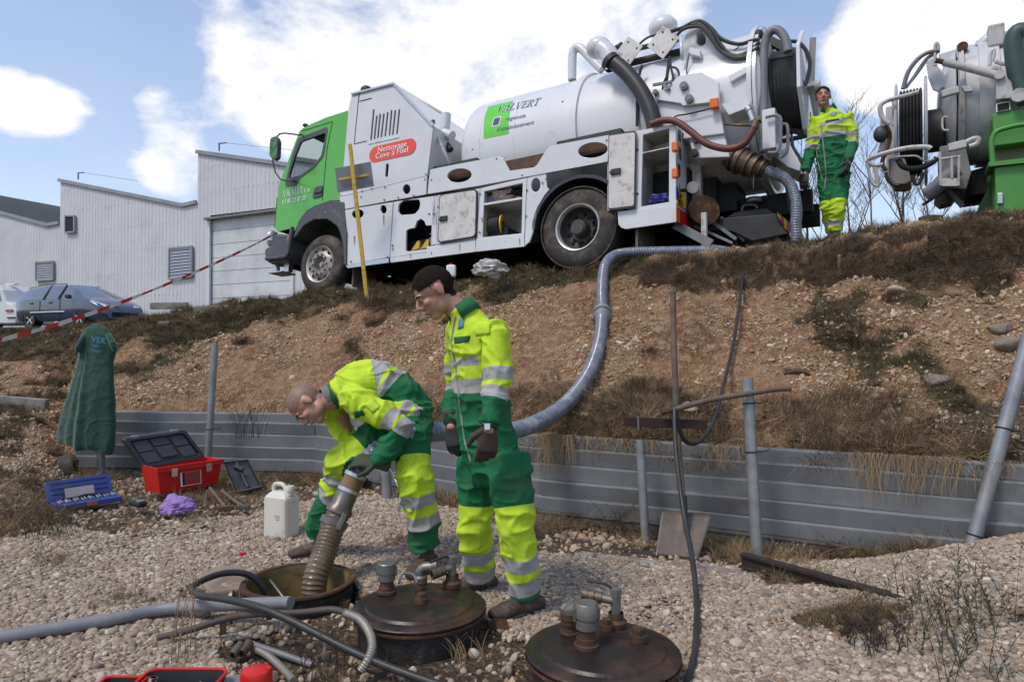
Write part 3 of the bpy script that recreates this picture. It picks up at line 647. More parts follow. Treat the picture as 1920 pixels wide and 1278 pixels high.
# lettering on the door
pA, pB = sidep(A, [(150,700),(297,668)], .024); dx = (pB-pA).normalized(); wd = (pB-pA).length
ux = (sidep(A, [(151,742)], .024)[0]-sidep(A, [(150,700)], .024)[0]).normalized(); ux = -(ux-dx*ux.dot(dx)).normalized()
quads, tw = serif_word('VALVERT', .115); k = wd*.76/tw
lt = MB(); o0 = sidep(A, [(154,699)], .024)[0]; quads_mesh(lt, quads, lambda x, y: o0+dx*x*k+ux*y*1.0); lt.build('lettering', whitel, truck)
Mx = Matrix((dx, ux, -dx.cross(ux)*-1)).transposed().to_4x4()
def tmat(o): M = Mx.copy(); M.translation = o; return M
text_mesh('lettering', 'r.a.', whitel, .13, tmat(o0+dx*wd*.82), truck)
t2 = sidep(A, [(150,742)], .024)[0]; text_mesh('lettering', '03 85 23 87 00', whitel, .115, tmat(t2), truck, sx=.82)
# fender, bumper, steps, lamps
fd = MB(); plate(fd, sidep(A, [(205,935),(222,890),(245,835),(285,780),(335,748),(430,715),(500,725),(503,778),(515,900),(512,1085),(500,1085),(497,980),(480,900),(450,850),(400,823),(330,826),(270,862),(232,915),(215,932)], -.02), [], YV*.42); fd.build('front_wing', dgrey, truck, bevel=.02)
fd = MB(); plate(fd, sidep(A, [(420,775),(440,770),(500,830),(515,900),(512,1085),(505,1085),(497,960),(470,870),(425,835)], -.03), [], YV*.3); fd.build('mudguard', dgrey, truck, bevel=.01)
sn = MB(); sn.ell(sidep(A, [(396,787)], -.025)[0], (.012, .006, .012)); sn.build('screw', alum, truck)
bp_ = MB(); plate(bp_, sidep(A, [(50,990),(75,978),(108,905),(190,912),(195,1020),(180,1055),(80,1078),(52,1060),(46,1010)], .0), [], YV*2.4); bp_.build('bumper', dgrey, truck, bevel=.04)
bp_ = MB(); bp_.tube(sidep(A, [(60,1050),(120,1045),(172,1036),(186,1015),(192,960),(208,868)], -.04), .035, 8); bp_.build('bumper_bar', dgrey, truck)
hl = MB(); c0 = sidep(A, [(90,935)], .05)[0]; hl.ell(c0+Vector((.0,.02,0)), (.07, .12, .16)); hl.build('headlight', mat('lamp_glass', (.75, .76, .78), .08, .6, coat=1, col2=(.35, .36, .38), scale=30), truck)
ol = MB(); ol.ell(sidep(A, [(182,938)], -.01)[0], (.02, .01, .045)); ol.build('side_lamp', orange, truck)
st = MB(); st.cyl(sidep(A, [(118,1085)], .15)[0], sidep(A, [(122,1135)], .15)[0], .05, 12); st.box(sidep(A, [(148,1135)], .1)[0], (.34, .3, .02)); st.box(sidep(A, [(185,1100)], .2)[0], (.12, .1, .16)); st.build('step', alum, truck, bevel=.005)
ub = MB(); plate(ub, sidep(A, [(110,880),(215,865),(240,920),(205,1100),(170,1060),(190,1000),(190,905)], .25), [], YV*1.9); ub.build('cab_underside', black, truck)
# mirror
mi_ = MB(); off = -.30; mi_.tube(sidep(A, [(252,346),(215,340),(165,334),(135,338),(118,356),(112,372)], off), .012, 8); mi_.tube(sidep(A, [(95,480),(98,510),(112,560),(140,598),(175,606),(210,608)], off), .012, 8)
mi_.tube([sidep(A, [(252,346)], off)[0], sidep(A, [(262,340)], .05)[0]], .014, 8); mi_.tube([sidep(A, [(210,608)], off)[0], sidep(A, [(215,606)], .05)[0]], .014, 8); mi_.build('mirror_arm', blackm, truck)
ms = sidep(A, rounded([(100,372),(132,358),(146,385),(142,480),(120,497),(95,470)], .35, 3), off); m2 = MB(); plate(m2, ms, [], Vector((0, -.07, 0))); mir = m2.build('mirror_housing', dgrey, truck, bevel=.015)
m3 = MB(); cc = sum(ms, Vector())/len(ms); plate(m3, [cc+(p-cc)*.86+Vector((.0, -.074, 0)) for p in ms], [], Vector((0, -.002, 0))); m3.build('mirror_glass', mat('mirror_glass', (.20, .42, .14), .1, .8, col2=(.06, .10, .05), scale=14), mir)  # green tint with dark blotches paints a reflection into the glass
rl = MB(); rl.ell(sidep(A, [(283,290)], .1)[0], (.05, .05, .03)); rl.build('roof_lamp', blackm, truck); rl = MB(); rl.ell(sidep(A, [(630,92)], .35)[0], (.10, .10, .08)); rl.build('beacon', blackm, truck)
rl = MB(); rl.box(sidep(A, [(574,138)], .02)[0], (.05, .03, .12)); rl.build('side_lamp', redl, truck)
# ---- white pump housing behind the cab
slots = [((671,200),(655,374)),((689,236),(674,368)),((708,226),(694,363)),((729,224),(714,358)),((751,216),(736,353)),((773,204),(760,348)),((794,204),(779,345)),((817,200),(803,340))]
def slot(a, b, wpx): 
    d = Vector((b[0]-a[0], b[1]-a[1])).normalized(); n = Vector((-d.y, d.x))*wpx; a, b = Vector(a), Vector(b)
    return [tuple(a+n), tuple(a-n), tuple(b-n), tuple(b+n)]
hs_out = [(545,112),(592,98),(785,51),(1010,292),(975,575),(498,690),(478,685),(500,520),(528,195)]
hol = [sidep(A, slot(a, b, 4.5)) for a, b in slots]+[sidep(A, rounded(slot((749,508),(743,583), 8), .45, 3))]
mb = MB(); plate(mb, sidep(A, hs_out), hol, YV*.03, hole_edge=0)
So = sidep(A, hs_out)
for i in range(len(So)):
    a, b = So[i], So[(i+1) % len(So)]; mb.add([a, b, b+YV*2.3, a+YV*2.3], [(0, 1, 2, 3)])
mb.prism([p+YV*2.3 for p in So], YV*.03); mb.build('pump_housing', white, truck, bevel=.006)
bk = MB(); plate(bk, sidep(A, [(560,150),(780,80),(980,300),(950,560),(520,680)], .06), [], YV*.02); bk.build('louvre_backing', black, truck)
def seamline(fn, pts, off=-.003, wd_=.008, name='panel_seam', m=None):
    q = sidep(fn, pts, off); mb = MB()
    for i in range(len(q)-1): mb.span(q[i], q[i+1], wd_, wd_)
    return mb.build(name, m or black, truck)
seamline(A, [(588,108),(560,395),(632,378)]); seamline(A, [(590,152),(660,134)]); seamline(A, [(640,398),(815,358)], wd_=.01, m=whited)
edge = MB(); q = sidep(A, [(545,112),(785,51),(1010,292)], -.01)
for i in range(2): edge.span(q[i], q[i+1], .03, .03)
edge.build('edge_trim', alum, truck)
tb = MB(); tb.tube([sidep(A, [(795,62)], 1.8)[0], sidep(A, [(1065,225)], 1.8)[0]], .025, 8); tb.tube(sidep(A, [(1010,295),(1108,515)], .15), .022, 8); tb.tube([sidep(A, [(1005,280)], .2)[0], sidep(A, [(1075,245)], 1.6)[0]], .02, 8); tb.build('frame_tube', whited, truck)
# label
c0, c1 = sidep(A, [(645,462),(911,402)], -.004); ax = (c1-c0).normalized(); az = (UPV-ax*ax.z).normalized(); L_ = (c1-c0).length; cz0 = sidep(A, [(776,388)], -.004)[0]; cz1 = sidep(A, [(776,478)], -.004)[0]; Hh = (cz0-cz1).dot(az)/2; cc = (cz0+cz1)/2
st_ = []
for sgn in (1, -1):
    for k in range(9):
        a = math.pi*(k/8)-math.pi/2; st_.append(cc+ax*sgn*(L_/2-Hh+Hh*math.cos(a))+az*sgn*Hh*math.sin(a))
lb = MB(); plate(lb, st_, [], Vector((0, -.002, 0))); lb.build('label_plate', redlab, truck)
Mx = Matrix((ax, az, ax.cross(az))).transposed().to_4x4()
text_mesh('lettering', 'Nettoyage', whitel, Hh*.98, tmat(cc+az*Hh*.12+Vector((0, -.006, 0))), truck, align='CENTER', sx=1.12); text_mesh('lettering', 'Cuve \u00e0 Fuel', whitel, Hh*.98, tmat(cc-az*Hh*.62+Vector((0, -.006, 0))), truck, align='CENTER', sx=1.12)
# ---- side body: rail and lockers, each panel a part
def panel(fn, outer, holes=(), off=0.0, th=.03, name='side_panel', m=None, bev=.004, label=None):
    mb = MB(); plate(mb, sidep(fn, outer, off), [sidep(fn, h, off) for h in holes], YV*th); return mb.build(name, m or white, truck, bevel=bev, label=label)
panel(A, [(478,690),(498,693),(975,578),(970,682),(500,768),(480,765)], [ellipse((858,653), 22, 28, 0, 18)], off=.0)
panel(A, [(500,773),(781,726),(761,1040),(514,1084),(510,900),(500,800)], [ellipse((580,794), 34, 26, -10), ellipse((727,768), 18, 25, -8)])
tri = [(853,1000),(856,890),(868,880),(905,872),(916,835),(940,821),(960,834),(970,860),(1020,857),(1028,868),(1026,980),(1010,990),(862,1008)]
panel(A, [(786,725),(1040,688),(1030,1003),(765,1042)], [rounded([(812,740),(840,716),(930,710),(938,735),(930,770),(905,795),(825,800),(810,780)], .3, 2), tri, rounded(slot((1034-4,694),(1028,780), 5), .4, 2)])
panel(B, [(35,893),(290,852),(262,1128),(22,1160)], [], off=.0)
panel(B, [(292,851),(545,792),(530,1166),(266,1196)], [[(313,868),(523,822),(516,1096),(303,1118)]], name='locker_frame')
panel(B, [(548,790),(650,768),(655,845),(667,858),(640,890),(605,955),(588,1030),(578,1090),(560,1142),(534,1164)], [ellipse((594,833), 25, 38, 6)])
rail_out = [(20,750),(60,740),(392,677),(416,690),(452,756),(582,737),(600,725),(640,660),(668,621),(985,562),(1000,560),(985,706),(650,768),(290,836),(5,882),(12,800)]
panel(B, rail_out, [ellipse((178,781), 67, 38, -6), ellipse((905,643), 82, 42, -7)], off=-.012, name='side_rail')
bd = MB(); bd.box(sidep(B, [(180,800)], .25)[0], (.8, .3, .12)); bd.box(sidep(B, [(905,662)], .25)[0], (.9, .3, .14)); bd.box(sidep(B, [(530,730)], .3)[0], (.8, .2, .16)); bd.build('boards', woodr, truck)
dk = MB(); dk.box(sidep(B, [(180,765)], .28)[0], (.8, .3, .2)); dk.box(sidep(B, [(905,625)], .28)[0], (.9, .3, .2)); dk.build('tank_saddle', mat('dark_green', (.04, .05, .04), .7), truck)
# lower aluminium skirt
for a_, b_, fn in (((512,1086),(757,1046),A), ((757,1050),(1160,1000),A), ((262,1132),(266,1196),B)): pass
panel(A, [(508,1084),(755,1044),(758,1072),(522,1104)], off=-.004, name='skirt_strip', m=alum); panel(A, [(762,1044),(1030,1005),(1156,985),(1156,1022),(768,1072)], off=-.004, name='skirt_strip', m=white)
panel(B, [(0,1168),(264,1130),(266,1196),(0,1230)], off=-.005, name='skirt_strip', m=white); panel(B, [(268,1130),(530,1100),(532,1168),(268,1196)], off=-.006, name='skirt_strip', m=white)
# interior backs, floor of the lockers
def cbox(fn, pts, off, depth, m, name):
    mb = MB(); q = sidep(fn, pts, off); plate(mb, [p+YV*depth for p in q], [], YV*.02)
    for i in range(len(q)): a, b = q[i], q[(i+1) % len(q)]; mb.add([a, b, b+YV*depth, a+YV*depth], [(0, 1, 2, 3)])
    return mb.build(name, m, truck)
inn = mat('locker_inside', (.40, .40, .38), .6, col2=(.28, .27, .25), scale=4, dirt=(.14, .10, .07), damt=.4)
cbox(B, [(313,866),(523,820),(516,1098),(303,1120)], .03, .45, inn, 'locker')
shf = MB(); a, b = sidep(B, [(308,940),(520,905)], .01); shf.add([a, b, b+YV*.45, a+YV*.45], [(0, 1, 2, 3)]); shf.span(a, b, .012, .03); shf.build('shelf', white, truck)
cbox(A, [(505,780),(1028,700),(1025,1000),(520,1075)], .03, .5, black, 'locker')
# door of the locker (shut) and its dark seal
def locker_door(fn, outer, off, latch, vec=.03):
    mb = MB(); q = sidep(fn, rounded(outer, .10, 3), off); c = sum(q, Vector())/len(q); plate(mb, q, [], YV*vec); d = mb.build('locker_door', whited, truck, bevel=.004)
    s = MB(); n = len(q); ring = [c+(p-c)*1.045+Vector((0, .004, 0)) for p in q]; plate(s, ring, [[c+(p-c)*.97+Vector((0, .004, 0)) for p in q]], YV*(vec+.004)); s.build('door_seal', hoseb, d)
    l = MB(); lp = sidep(fn, [latch], off-.012)[0]; l.box(lp, (.12, .03, .07)); l.box(lp+Vector((-.05, -.012, -.005)), (.05, .02, .035)); l.build('latch', blackm, d, bevel=.004)
    return d
locker_door(B, [(72,890),(268,860),(262,1110),(62,1143)], -.04, (92,1016)); locker_door(B, [(992,565),(1135,545),(1128,945),(990,962)], -.07, (1030,760))
# things in the locker
def blob(c, r, m, name, parent, seed=0, amp=.35, fr=2.2, world=False, sub=3, label=None):
    bm = bmesh.new(); bmesh.ops.create_icosphere(bm, subdivisions=sub, radius=1)
    for v in bm.verts:
        p = v.co.copy(); d = 1+amp*mnoise.noise(p*fr+Vector((seed, seed*2, 0)))+amp*.5*mnoise.noise(p*fr*2.4+Vector((0, seed, 4)))
        v.co = Vector((p.x*r[0]*d, p.y*r[1]*d, p.z*r[2]*d))+Vector(c)
    for f in bm.faces: f.smooth = True
    mb = MB(); mb.v = [tuple(v.co) for v in bm.verts]; mb.f = [[v.index for v in f.verts] for f in bm.faces]; mb.m = [0]*len(mb.f); mb.s = [True]*len(mb.f); bm.free()
    return mb.build(name, m, parent, world=world, label=label)
def loose(name, label, cat, loc, group=None): return thing(name, label, cat, loc, TR.rot(), group)
def Wt(p): return TO+TR.rot() @ Vector(p)
def Ct(px, py, off): return Wt(TR.pl(px, py, 1, off))
bag1 = loose('rag_pile', 'heap of pinkish and dark rags on the upper shelf of the open locker', 'rags', Ct(*B(430,918), .2))
blob((0, 0, .07), (.24, .12, .10), mat('rag_pink', (.30, .20, .17), .9, col2=(.45, .38, .36), scale=14), 'cloth', bag1, 3, .6, 3); blob((.15, -.02, .05), (.20, .10, .05), black, 'cloth', bag1, 5, .6, 3); blob((-.22, -.02, .03), (.10, .08, .05), mat('rag_blue', (.22, .25, .38), .9), 'cloth', bag1, 9, .5, 3)
rl_ = loose('cable_reel', 'yellow and black cable reel lying in the bottom of the open locker', 'cable reel', Ct(*B(375,1108), .2)); m = MB()
for xx in (-.13, .10): m.lathe([(.06, 0), (.14, 0), (.14, .02), (.06, .02)], (xx, 0, .14), (1, .25, 0), 24)
m.build('flange', yellowp, rl_); m = MB(); [m.tube([(-.11+.022*k, .03*math.cos(t)*4-.0, .14+.12*math.sin(t)) for t in np.linspace(0, 6.28, 18)], .012, 6) for k in range(10)]; m.build('cable', hoseb, rl_)
ck = loose('wheel_chock', 'yellow wheel chocks lying in the cut-out of the lower side panel', 'wheel chock', Ct(*A(900,1000), .1)); 
for k in range(2):
    m = MB(); m.prism([(-.05+.17*k, 0, 0), (.10+.17*k, 0, .01), (.10+.17*k, 0, .13), (.06+.17*k, 0, .13)], (0, .12, 0)); m.build('wedge', yellowp, ck)
# ---- rear locker column
panel(B, [(1160,525),(1142,530),(1145,960),(1040,965),(1042,1040),(1060,1068),(1085,1073)], off=.0, name='side_panel', m=white) if False else None
panel(C_, [(262,626),(462,590),(466,1012),(252,1040)], [[(293,646),(430,612),(428,996),(283,1020)]], off=-.006, name='locker_frame')
cbox(C_, [(293,645),(430,610),(428,998),(283,1021)], .02, .5, inn, 'locker')
shf = MB(); a, b = sidep(C_, [(290,742),(430,712)], .0); shf.add([a, b, b+YV*.5, a+YV*.5], [(0, 1, 2, 3)]); shf.span(a, b, .012, .012); shf.build('shelf', whited, truck)
panel(C_, [(160,1046),(466,1012),(466,1100),(205,1137),(180,1130),(165,1112)], off=-.012, name='rear_skirt')
panel(C_, [(108,655),(262,628),(262,1042),(108,1040)], off=.02, name='side_panel')
cl = loose('blue_cloth', 'blue cloth lying on the floor of the open rear locker', 'cloth', Ct(*C_(385,1000), .12)); blob((0, 0, .04), (.13, .10, .06), mat('blue_cloth', (.06, .06, .30), .9, col2=(.04, .04, .2), scale=10), 'fabric', cl, 4, .6, 3)
XR = TR.pl(1267.5, 384, 1, 0).x
rearp = lambda fn, pts, off=0.0: [TR.pl(*fn(*p), 0, XR+off) for p in pts]
rp = rearp(C_, [(464,590),(480,592),(522,645),(546,1068),(546,1075),(466,1018)])
mb = MB(); plate(mb, rp, [], Vector((-.04, 0, 0))); mb.build('rear_panel', white, truck, bevel=.004)
bxk = MB(); z0 = rp[5].z; z1 = rp[0].z; bxk.box(((XR-.5), .30, (z0+z1)/2), (.9, .46, (z1-z0)*.97)); 
ey = Vector((0, 1, 0))
def rtext(t, px, py, size, m=blackl, sx=.7, parent=None):
    o = TR.pl(*C_(px, py), 0, XR+.004); M = Matrix((ey, UPV, ey.cross(UPV))).transposed().to_4x4(); M.translation = o; return text_mesh('numerals', t, m, size, M, parent or truck, sx=sx)
rtext('60', 476, 672, .22, sx=.50); rtext('70', 478, 768, .22, sx=.48); rtext('80', 474, 856, .22, sx=.46)
pp = rearp(C_, [(466,925),(516,958),(516,1035),(466,1005)], .006); mb = MB(); plate(mb, pp, [], Vector((.006, 0, 0))); npl = mb.build('number_plate', yplate, truck)
M = Matrix((ey, UPV, ey.cross(UPV))).transposed().to_4x4(); M.translation = TR.pl(*C_(473, 972), 0, XR+.014); text_mesh('lettering', '4549', blackl, .125, M, npl, sx=.62)
M = M.copy(); M.translation = TR.pl(*C_(476, 1008), 0, XR+.014); text_mesh('lettering', 'WH71', blackl, .125, M, npl, sx=.56)
mb = MB(); mb.box(TR.pl(*C_(470, 950), 0, XR+.008), (.01, .05, .16)); mb.build('blue_band', mat('plate_blue', (.02, .05, .35), .4), npl)
for py in (707, 845): mb = MB(); mb.box(TR.pl(*C_(458, py), 0, XR+.03)+Vector((0, .02, 0)), (.07, .07, .11)); mb.build('marker_lamp', orange, truck, bevel=.01)
mb = MB(); mb.box(TR.pl(*C_(498, 936), 0, XR+.03), (.08, .10, .012)); mb.box(TR.pl(*C_(484, 920), 0, XR+.03), (.01, .01, .09)); mb.build('plate_lamp', blackm, truck)
rr = rearp(C_, [(466,1022),(548,1085),(550,1140),(466,1095)], .01); mb = MB(); plate(mb, rr, [], Vector((.012, 0, 0))); mb.build('reflector_panel', redl, truck)
rr = rearp(C_, [(466,1022),(484,1036),(484,1104),(466,1095)], .024); mb = MB(); plate(mb, rr, [], Vector((.004, 0, 0))); mb.build('reflector_stripe', orange, truck)
for fn, pts in ((A, ((604,663),(734,641),(540,1065),(748,1038),(777,972),(1012,792),(1037,752),(660,650),(730,712),(900,690),(810,700),(1000,600),(968,567))), (B, ((289,880),(288,1090),(545,862),(540,1000),(630,820),(650,800),(520,780),(250,640),(380,690),(740,380),(12,990),(20,1100),(980,590),(1148,880),(1148,640)))):
    for p in pts: c = sidep(fn, [p], -.014)[0]; mb = MB(); mb.ell(c, (.013, .010, .013), None, 0, 8, 5); mb.build('bolt', rustm if (p[0]*7+p[1]) % 3 == 0 else greym, truck)
rst = mat('rust_stain', (.30, .15, .065), .8, col2=(.42, .28, .17), scale=30)
for fn, (x, y, h_) in [(A, (727,800,60)), (A, (560,920,50)), (A, (880,1020,26)), (A, (778,985,20)), (B, (506,1125,40)), (B, (180,1155,40)), (B, (300,1010,26)), (A, (598,690,16)), (B, (20,1120,30)), (C_, (455,1050,26)), (A, (962,590,14)), (A, (1000,1010,18))]:
    q = sidep(fn, [(x-4,y),(x+4,y),(x+2,y+h_),(x-1,y+h_*.9)], -.0075); mb = MB(); plate(mb, q, [], (0, -.001, 0)); mb.build('rust_streak', rst, truck)
# ---- wheels
def wheel(cx, cz, rad, rimr, wdt, dark, y0, name='wheel'):
    r = link(bpy.data.objects.new(name, None)); r.parent = truck; TM[r.name] = TM[truck.name]
    mb = MB(); ax = (0, -1, 0); o = (cx, y0+wdt/2, cz); h = wdt/2
    mb.lathe([(rimr, -h+.02), (rimr+.03, -h), (rad-.09, -h+.005), (rad-.03, -h+.035), (rad-.002, -h+.07), (rad, 0), (rad-.002, h-.07), (rad-.03, h-.035), (rad-.09, h-.005), (rimr+.03, h), (rimr, h-.02)], o, ax, 56)
    for k in range(64 if dark else 0):       # tread blocks on both shoulders
        a = 2*math.pi*k/64
        for sg in (-1, 1):
            c = Vector((math.cos(a)*(rad-.012), sg*(h-.052), math.sin(a)*(rad-.012))); mb.box(Vector(o)+c, (.018, .085, .046), Matrix.Rotation(-a, 3, 'Y'), 0)
    mb.build('tyre', [rubber, mudrub], r)
    mb = MB(); rm = rimd if dark else rimm
    if dark: prof = [(rimr+.012, h-.012), (rimr+.006, h+.004), (rimr-.012, h-.004), (rimr-.03, h-.05), (rimr-.045, h-.13), (rimr-.07, h-.17), (.17, h-.19), (.15, h-.16), (.001, h-.16)]
    else: prof = [(rimr+.012, h-.012), (rimr+.006, h+.002), (rimr-.015, h-.01), (rimr-.035, h-.05), (rimr-.05, h-.055), (.19, h-.005), (.135, h+.0), (.12, h-.06), (.11, h-.10), (.001, h-.10)]
    mb.lathe(prof[:4], o, ax, 48); mb.build('rim_flange', mat('rim_light', (.55, .54, .52), .4, .4, col2=(.42, .38, .34), scale=9), r)
    mb = MB(); mb.lathe(prof[3:], o, ax, 48); mb.build('rim', rm, r)
    mb = MB(); nh = 10
    for k in range(nh):
        a = 2*math.pi*k/nh+.2; rr_ = rimr-.055 if not dark else rimr-.085; c = Vector(o)+Vector((math.cos(a)*rr_, -(h-.028 if not dark else h-.165), math.sin(a)*rr_)); mb.ell(c, (.026, .006 if not dark else .012, .026), None, 0, 10, 6)
    mb.build('vent_hole', black, r)
    mb = MB()
    for k in range(10):
        a = 2*math.pi*k/10; rr_ = .160; c = Vector(o)+Vector((math.cos(a)*rr_, -(h-.002 if not dark else h-.185), math.sin(a)*rr_)); mb.cyl(c, c+Vector((0, -.035, 0)), .018, 8)
    mb.build('wheel_nut', rm, r)
    mb = MB(); hb = h-.10 if not dark else h-.17; mb.cyl(Vector(o)+Vector((0, -hb, 0)), Vector(o)+Vector((0, -hb-(.05 if not dark else .15), 0)), .05 if not dark else .115, 20, 0, .045 if not dark else .10)
    mb.cyl(Vector(o)+Vector((0, -hb-(.05 if not dark else .15), 0)), Vector(o)+Vector((0, -hb-(.07 if not dark else .165), 0)), .03 if not dark else .085, 20); mb.build('hub', rimd if dark else rimm, r)
    return r
wheel(-4.551, .50, .492, .292, .30, False, .02); wheel(0.0, .53, .53, .296, .32, True, .03)
wheel(-4.551, .50, .492, .292, .30, False, 2.1); wheel(0.0, .53, .53, .296, .32, True, 2.1)
# arches, chassis, inner mudguards
mb = MB(); q = []
for t in np.linspace(-.15, math.pi+.0, 20): q.append(Vector((.02+.66*math.cos(t), .0, .56+.63*math.sin(t))))
vs = q+[p+YV*.55 for p in q]; n = len(q); mb.add(vs, [(i, i+1, i+1+n, i+n) for i in range(n-1)], 0, True); q2 = [Vector((.02+(p.x-.02)*.93, p.y, .56+(p.z-.56)*.93)) for p in q]; mb.add(q+q2, [(i, i+1, i+1+n, i+n) for i in range(n-1)], 0, True); mb.add(q2+[p+YV*.55 for p in q2], [(i, i+1, i+1+n, i+n) for i in range(n-1)], 0, True)
mb.build('rear_mudguard', mat('mudguard_plastic', (.035, .038, .05), .4, col2=(.03, .03, .035)), truck)
mb = MB(); mb.box((-1.6, .95, .75), (8.4, .12, .26)); mb.box((-1.6, 1.55, .75), (8.4, .12, .26)); mb.box((-.3, 1.25, .5), (.2, 1.8, .2)); mb.box((-4.5, 1.25, .5), (.16, 1.9, .16)); mb.box((0, 1.25, .53), (.25, 2.0, .25)); mb.box((-2.4, 1.25, .55), (2.6, 2.2, .3)); mb.box((-4.4, 1.2, 1.0), (1.5, 1.6, .35)); mb.box((.3, 1.35, .95), (2.0, 1.9, .5)); mb.build('chassis', black, truck)
mb = MB(); mb.box((-3.88, .35, .28), (.03, .5, .36)); mb.box((.78, .35, .33), (.03, .6, .45)); mb.build('mud_flap', mat('flap_grey', (.09, .08, .075), .8, dirt=(.2, .16, .12), damt=.4), truck)
mb = MB(); mb.box((-2.0, 2.44, .85), (4.0, .04, .9)); mb.box((1.0, 2.44, .95), (.55, .04, 1.2)); mb.build('far_side_panel', white, truck)
# ---- tank
TY, TZ, TRD = 1.25, 2.06, .98; X0, X1 = -2.28, 2.05
mb = MB(); prof = [(.001, X0)]+[(TRD*math.sin(a), X0+.34*(1-math.cos(a))) for a in np.linspace(.15, math.pi/2, 12)]+[(TRD, X0+.8), (TRD, 0), (TRD, X1)]
mb.lathe(prof, (0, TY, TZ), (1, 0, 0), 72); tank = mb.build('tank', whitet, truck)
def xat(px, py): return TR.cyl(px, py, TY, TZ, TRD)[0]
for px_, py_, ww, hh in ((1078, 240, .10, .035),): 
    x = xat(px_, py_); mb = MB(); mb.lathe([(TRD-.01, x-ww), (TRD+hh, x-ww+.02), (TRD+hh, x+ww*.2), (TRD-.01, x+ww*.2+.01)], (0, TY, TZ), (1, 0, 0), 72); mb.build('tank_band', whitet, tank)
for px_, py_ in ((902, 240), (963, 250)): x = xat(px_, py_); mb = MB(); mb.lathe([(TRD-.002, x-.008), (TRD+.004, x), (TRD-.002, x+.008)], (0, TY, TZ), (1, 0, 0), 72); mb.build('weld_seam', whitet, tank)
x = X1; mb = MB(); mb.lathe([(TRD-.02, x-.02), (TRD+.07, x-.02), (TRD+.07, x+.03), (TRD-.01, x+.03)], (0, TY, TZ), (1, 0, 0), 60); mb.lathe([(TRD+.05, x+.035), (TRD+.05, x+.075)]+[(TRD*math.cos(a), x+.075+.16*math.sin(a)) for a in np.linspace(.0, math.pi/2, 8)], (0, TY, TZ), (1, 0, 0), 60); mb.build('rear_door', white, truck)
# logo on the tank: flat print wrapped on the shell
def tw_(x, ang, r=TRD+.003): return Vector((x, TY+r*math.cos(ang), TZ+r*math.sin(ang)))
E2 = lambda x, y: (860+x*.104167, 160+y*.104167)
cs = [TR.cyl(*E2(*p), TY, TZ, TRD) for p in ((545,382),(990,282),(905,872),(452,965))]
def unw(c): return [c[0], c[1] if c[1] > 0 else c[1]+2*math.pi]
cs = [unw(c) for c in cs]
def bil(u, v): return [(cs[0][k]*(1-u)+cs[1][k]*u)*(1-v)+(cs[3][k]*(1-u)+cs[2][k]*u)*v for k in (0, 1)]
mb = MB(); mb.grid(lambda u, v: tw_(*bil(u, v)), 4, 14); mb.build('logo_panel', lgreen, tank)
def txt_on_tank(fn_pts, word=None, size=.1, m=navy, shear=.0, serif=False, sx=1):
    a, b, up_ = [unw(TR.cyl(*E2(*p), TY, TZ, TRD)) for p in fn_pts]; a = Vector(a); b = Vector(b); r = TRD+.006
    d = Vector(((b.x-a.x), (b.y-a.y)*-r)); Lx = d.length; d.normalize(); nn = Vector((-d.y, d.x)); Hh_ = abs((Vector((up_[0], up_[1]*-r))-Vector((a.x, a.y*-r))).dot(nn))
    def wrap(co): p = Vector((a.x, a.y*-r))+d*co[0]+nn*co[1]; return tw_(p.x, p.y/-(TRD+.006), r)
    if serif:
        if m is navy: txt_on_tank(fn_pts, word, m=whitel, serif=True)
        r = TRD+(.006 if m is navy else .0045); q, tw = serif_word(word, 1.0, grow=0 if m is navy else .13); kx = Lx/tw; mb = MB(); quads_mesh(mb, [[((p[0]*kx+p[1]*Hh_*.04), p[1]*Hh_) for p in qq] for qq in q], lambda x, y: wrap((x, y))); return mb.build('lettering', m, tank)
    o = text_mesh('lettering', word, m, 1.0, None, tank, ext=0, wrap=lambda c: c.copy()); xs = [v.co.x for v in o.data.vertices]; w0 = max(xs)-min(xs); cap = .70
    for v in o.data.vertices: c = v.co; v.co = wrap((c.x*Lx/w0+c.y*Hh_/cap*.02, c.y*Hh_/cap))
    return o
txt_on_tank(((668,505),(1440,358),(655,405)), 'VALVERT', serif=True)
txt_on_tank(((842,648),(1195,578),(842,585)), 'r\u00e9gionale'); txt_on_tank(((680,838),(1352,700),(680,768)), "d'assainissement")
c = unw(TR.cyl(*E2(682,655), TY, TZ, TRD)); hw, ha = .052, .062/TRD
for sc_, m, rr_, nm in ((1.25, whitel, .005, 'logo_border'), (1, navy, .008, 'logo_square')): mb = MB(); mb.grid(lambda u, v: tw_(c[0]+(u-.5)*2*hw*sc_+.004*(.5-v), c[1]+(v-.5)*2*ha*sc_, TRD+rr_), 2, 4); mb.build(nm, m, tank)
# pipes on top
def S(pts, off): return [TR.pl(*C_(*p), 1, off) for p in pts]
mb = MB(); mb.tube(spline([TR.pl(*B(*p), 1, .75) for p in ((792,262),(793,180),(797,115),(815,88),(845,95),(880,130),(940,192),(955,205))], 5), .062, 14); mb.build('vent_pipe', white, truck)
mb = MB(); mb.ell(TR.pl(*B(935,88), 1, .25), (.17, .15, .14)); mb.tube(spline([TR.pl(*B(*p), 1, .2) for p in ((950,90),(985,115),(1005,150),(1012,165))], 4), .12, 14); mb.build('pipe_elbow', white, truck)
mb = MB(); mb.lathe([(.12, 0), (.125, 0), (.125, .07), (.12, .07)], S([(120,262)], .12)[0], (.5, 0, -.6), 20); mb.build('hose_clamp', blackm, truck)
mb = MB(); mb.tube(spline(S([(122,258),(190,308),(262,390),(315,480),(345,560),(358,640)], .12), 6), .098, 18); mb.build('suction_pipe_hose', hoseb, truck)
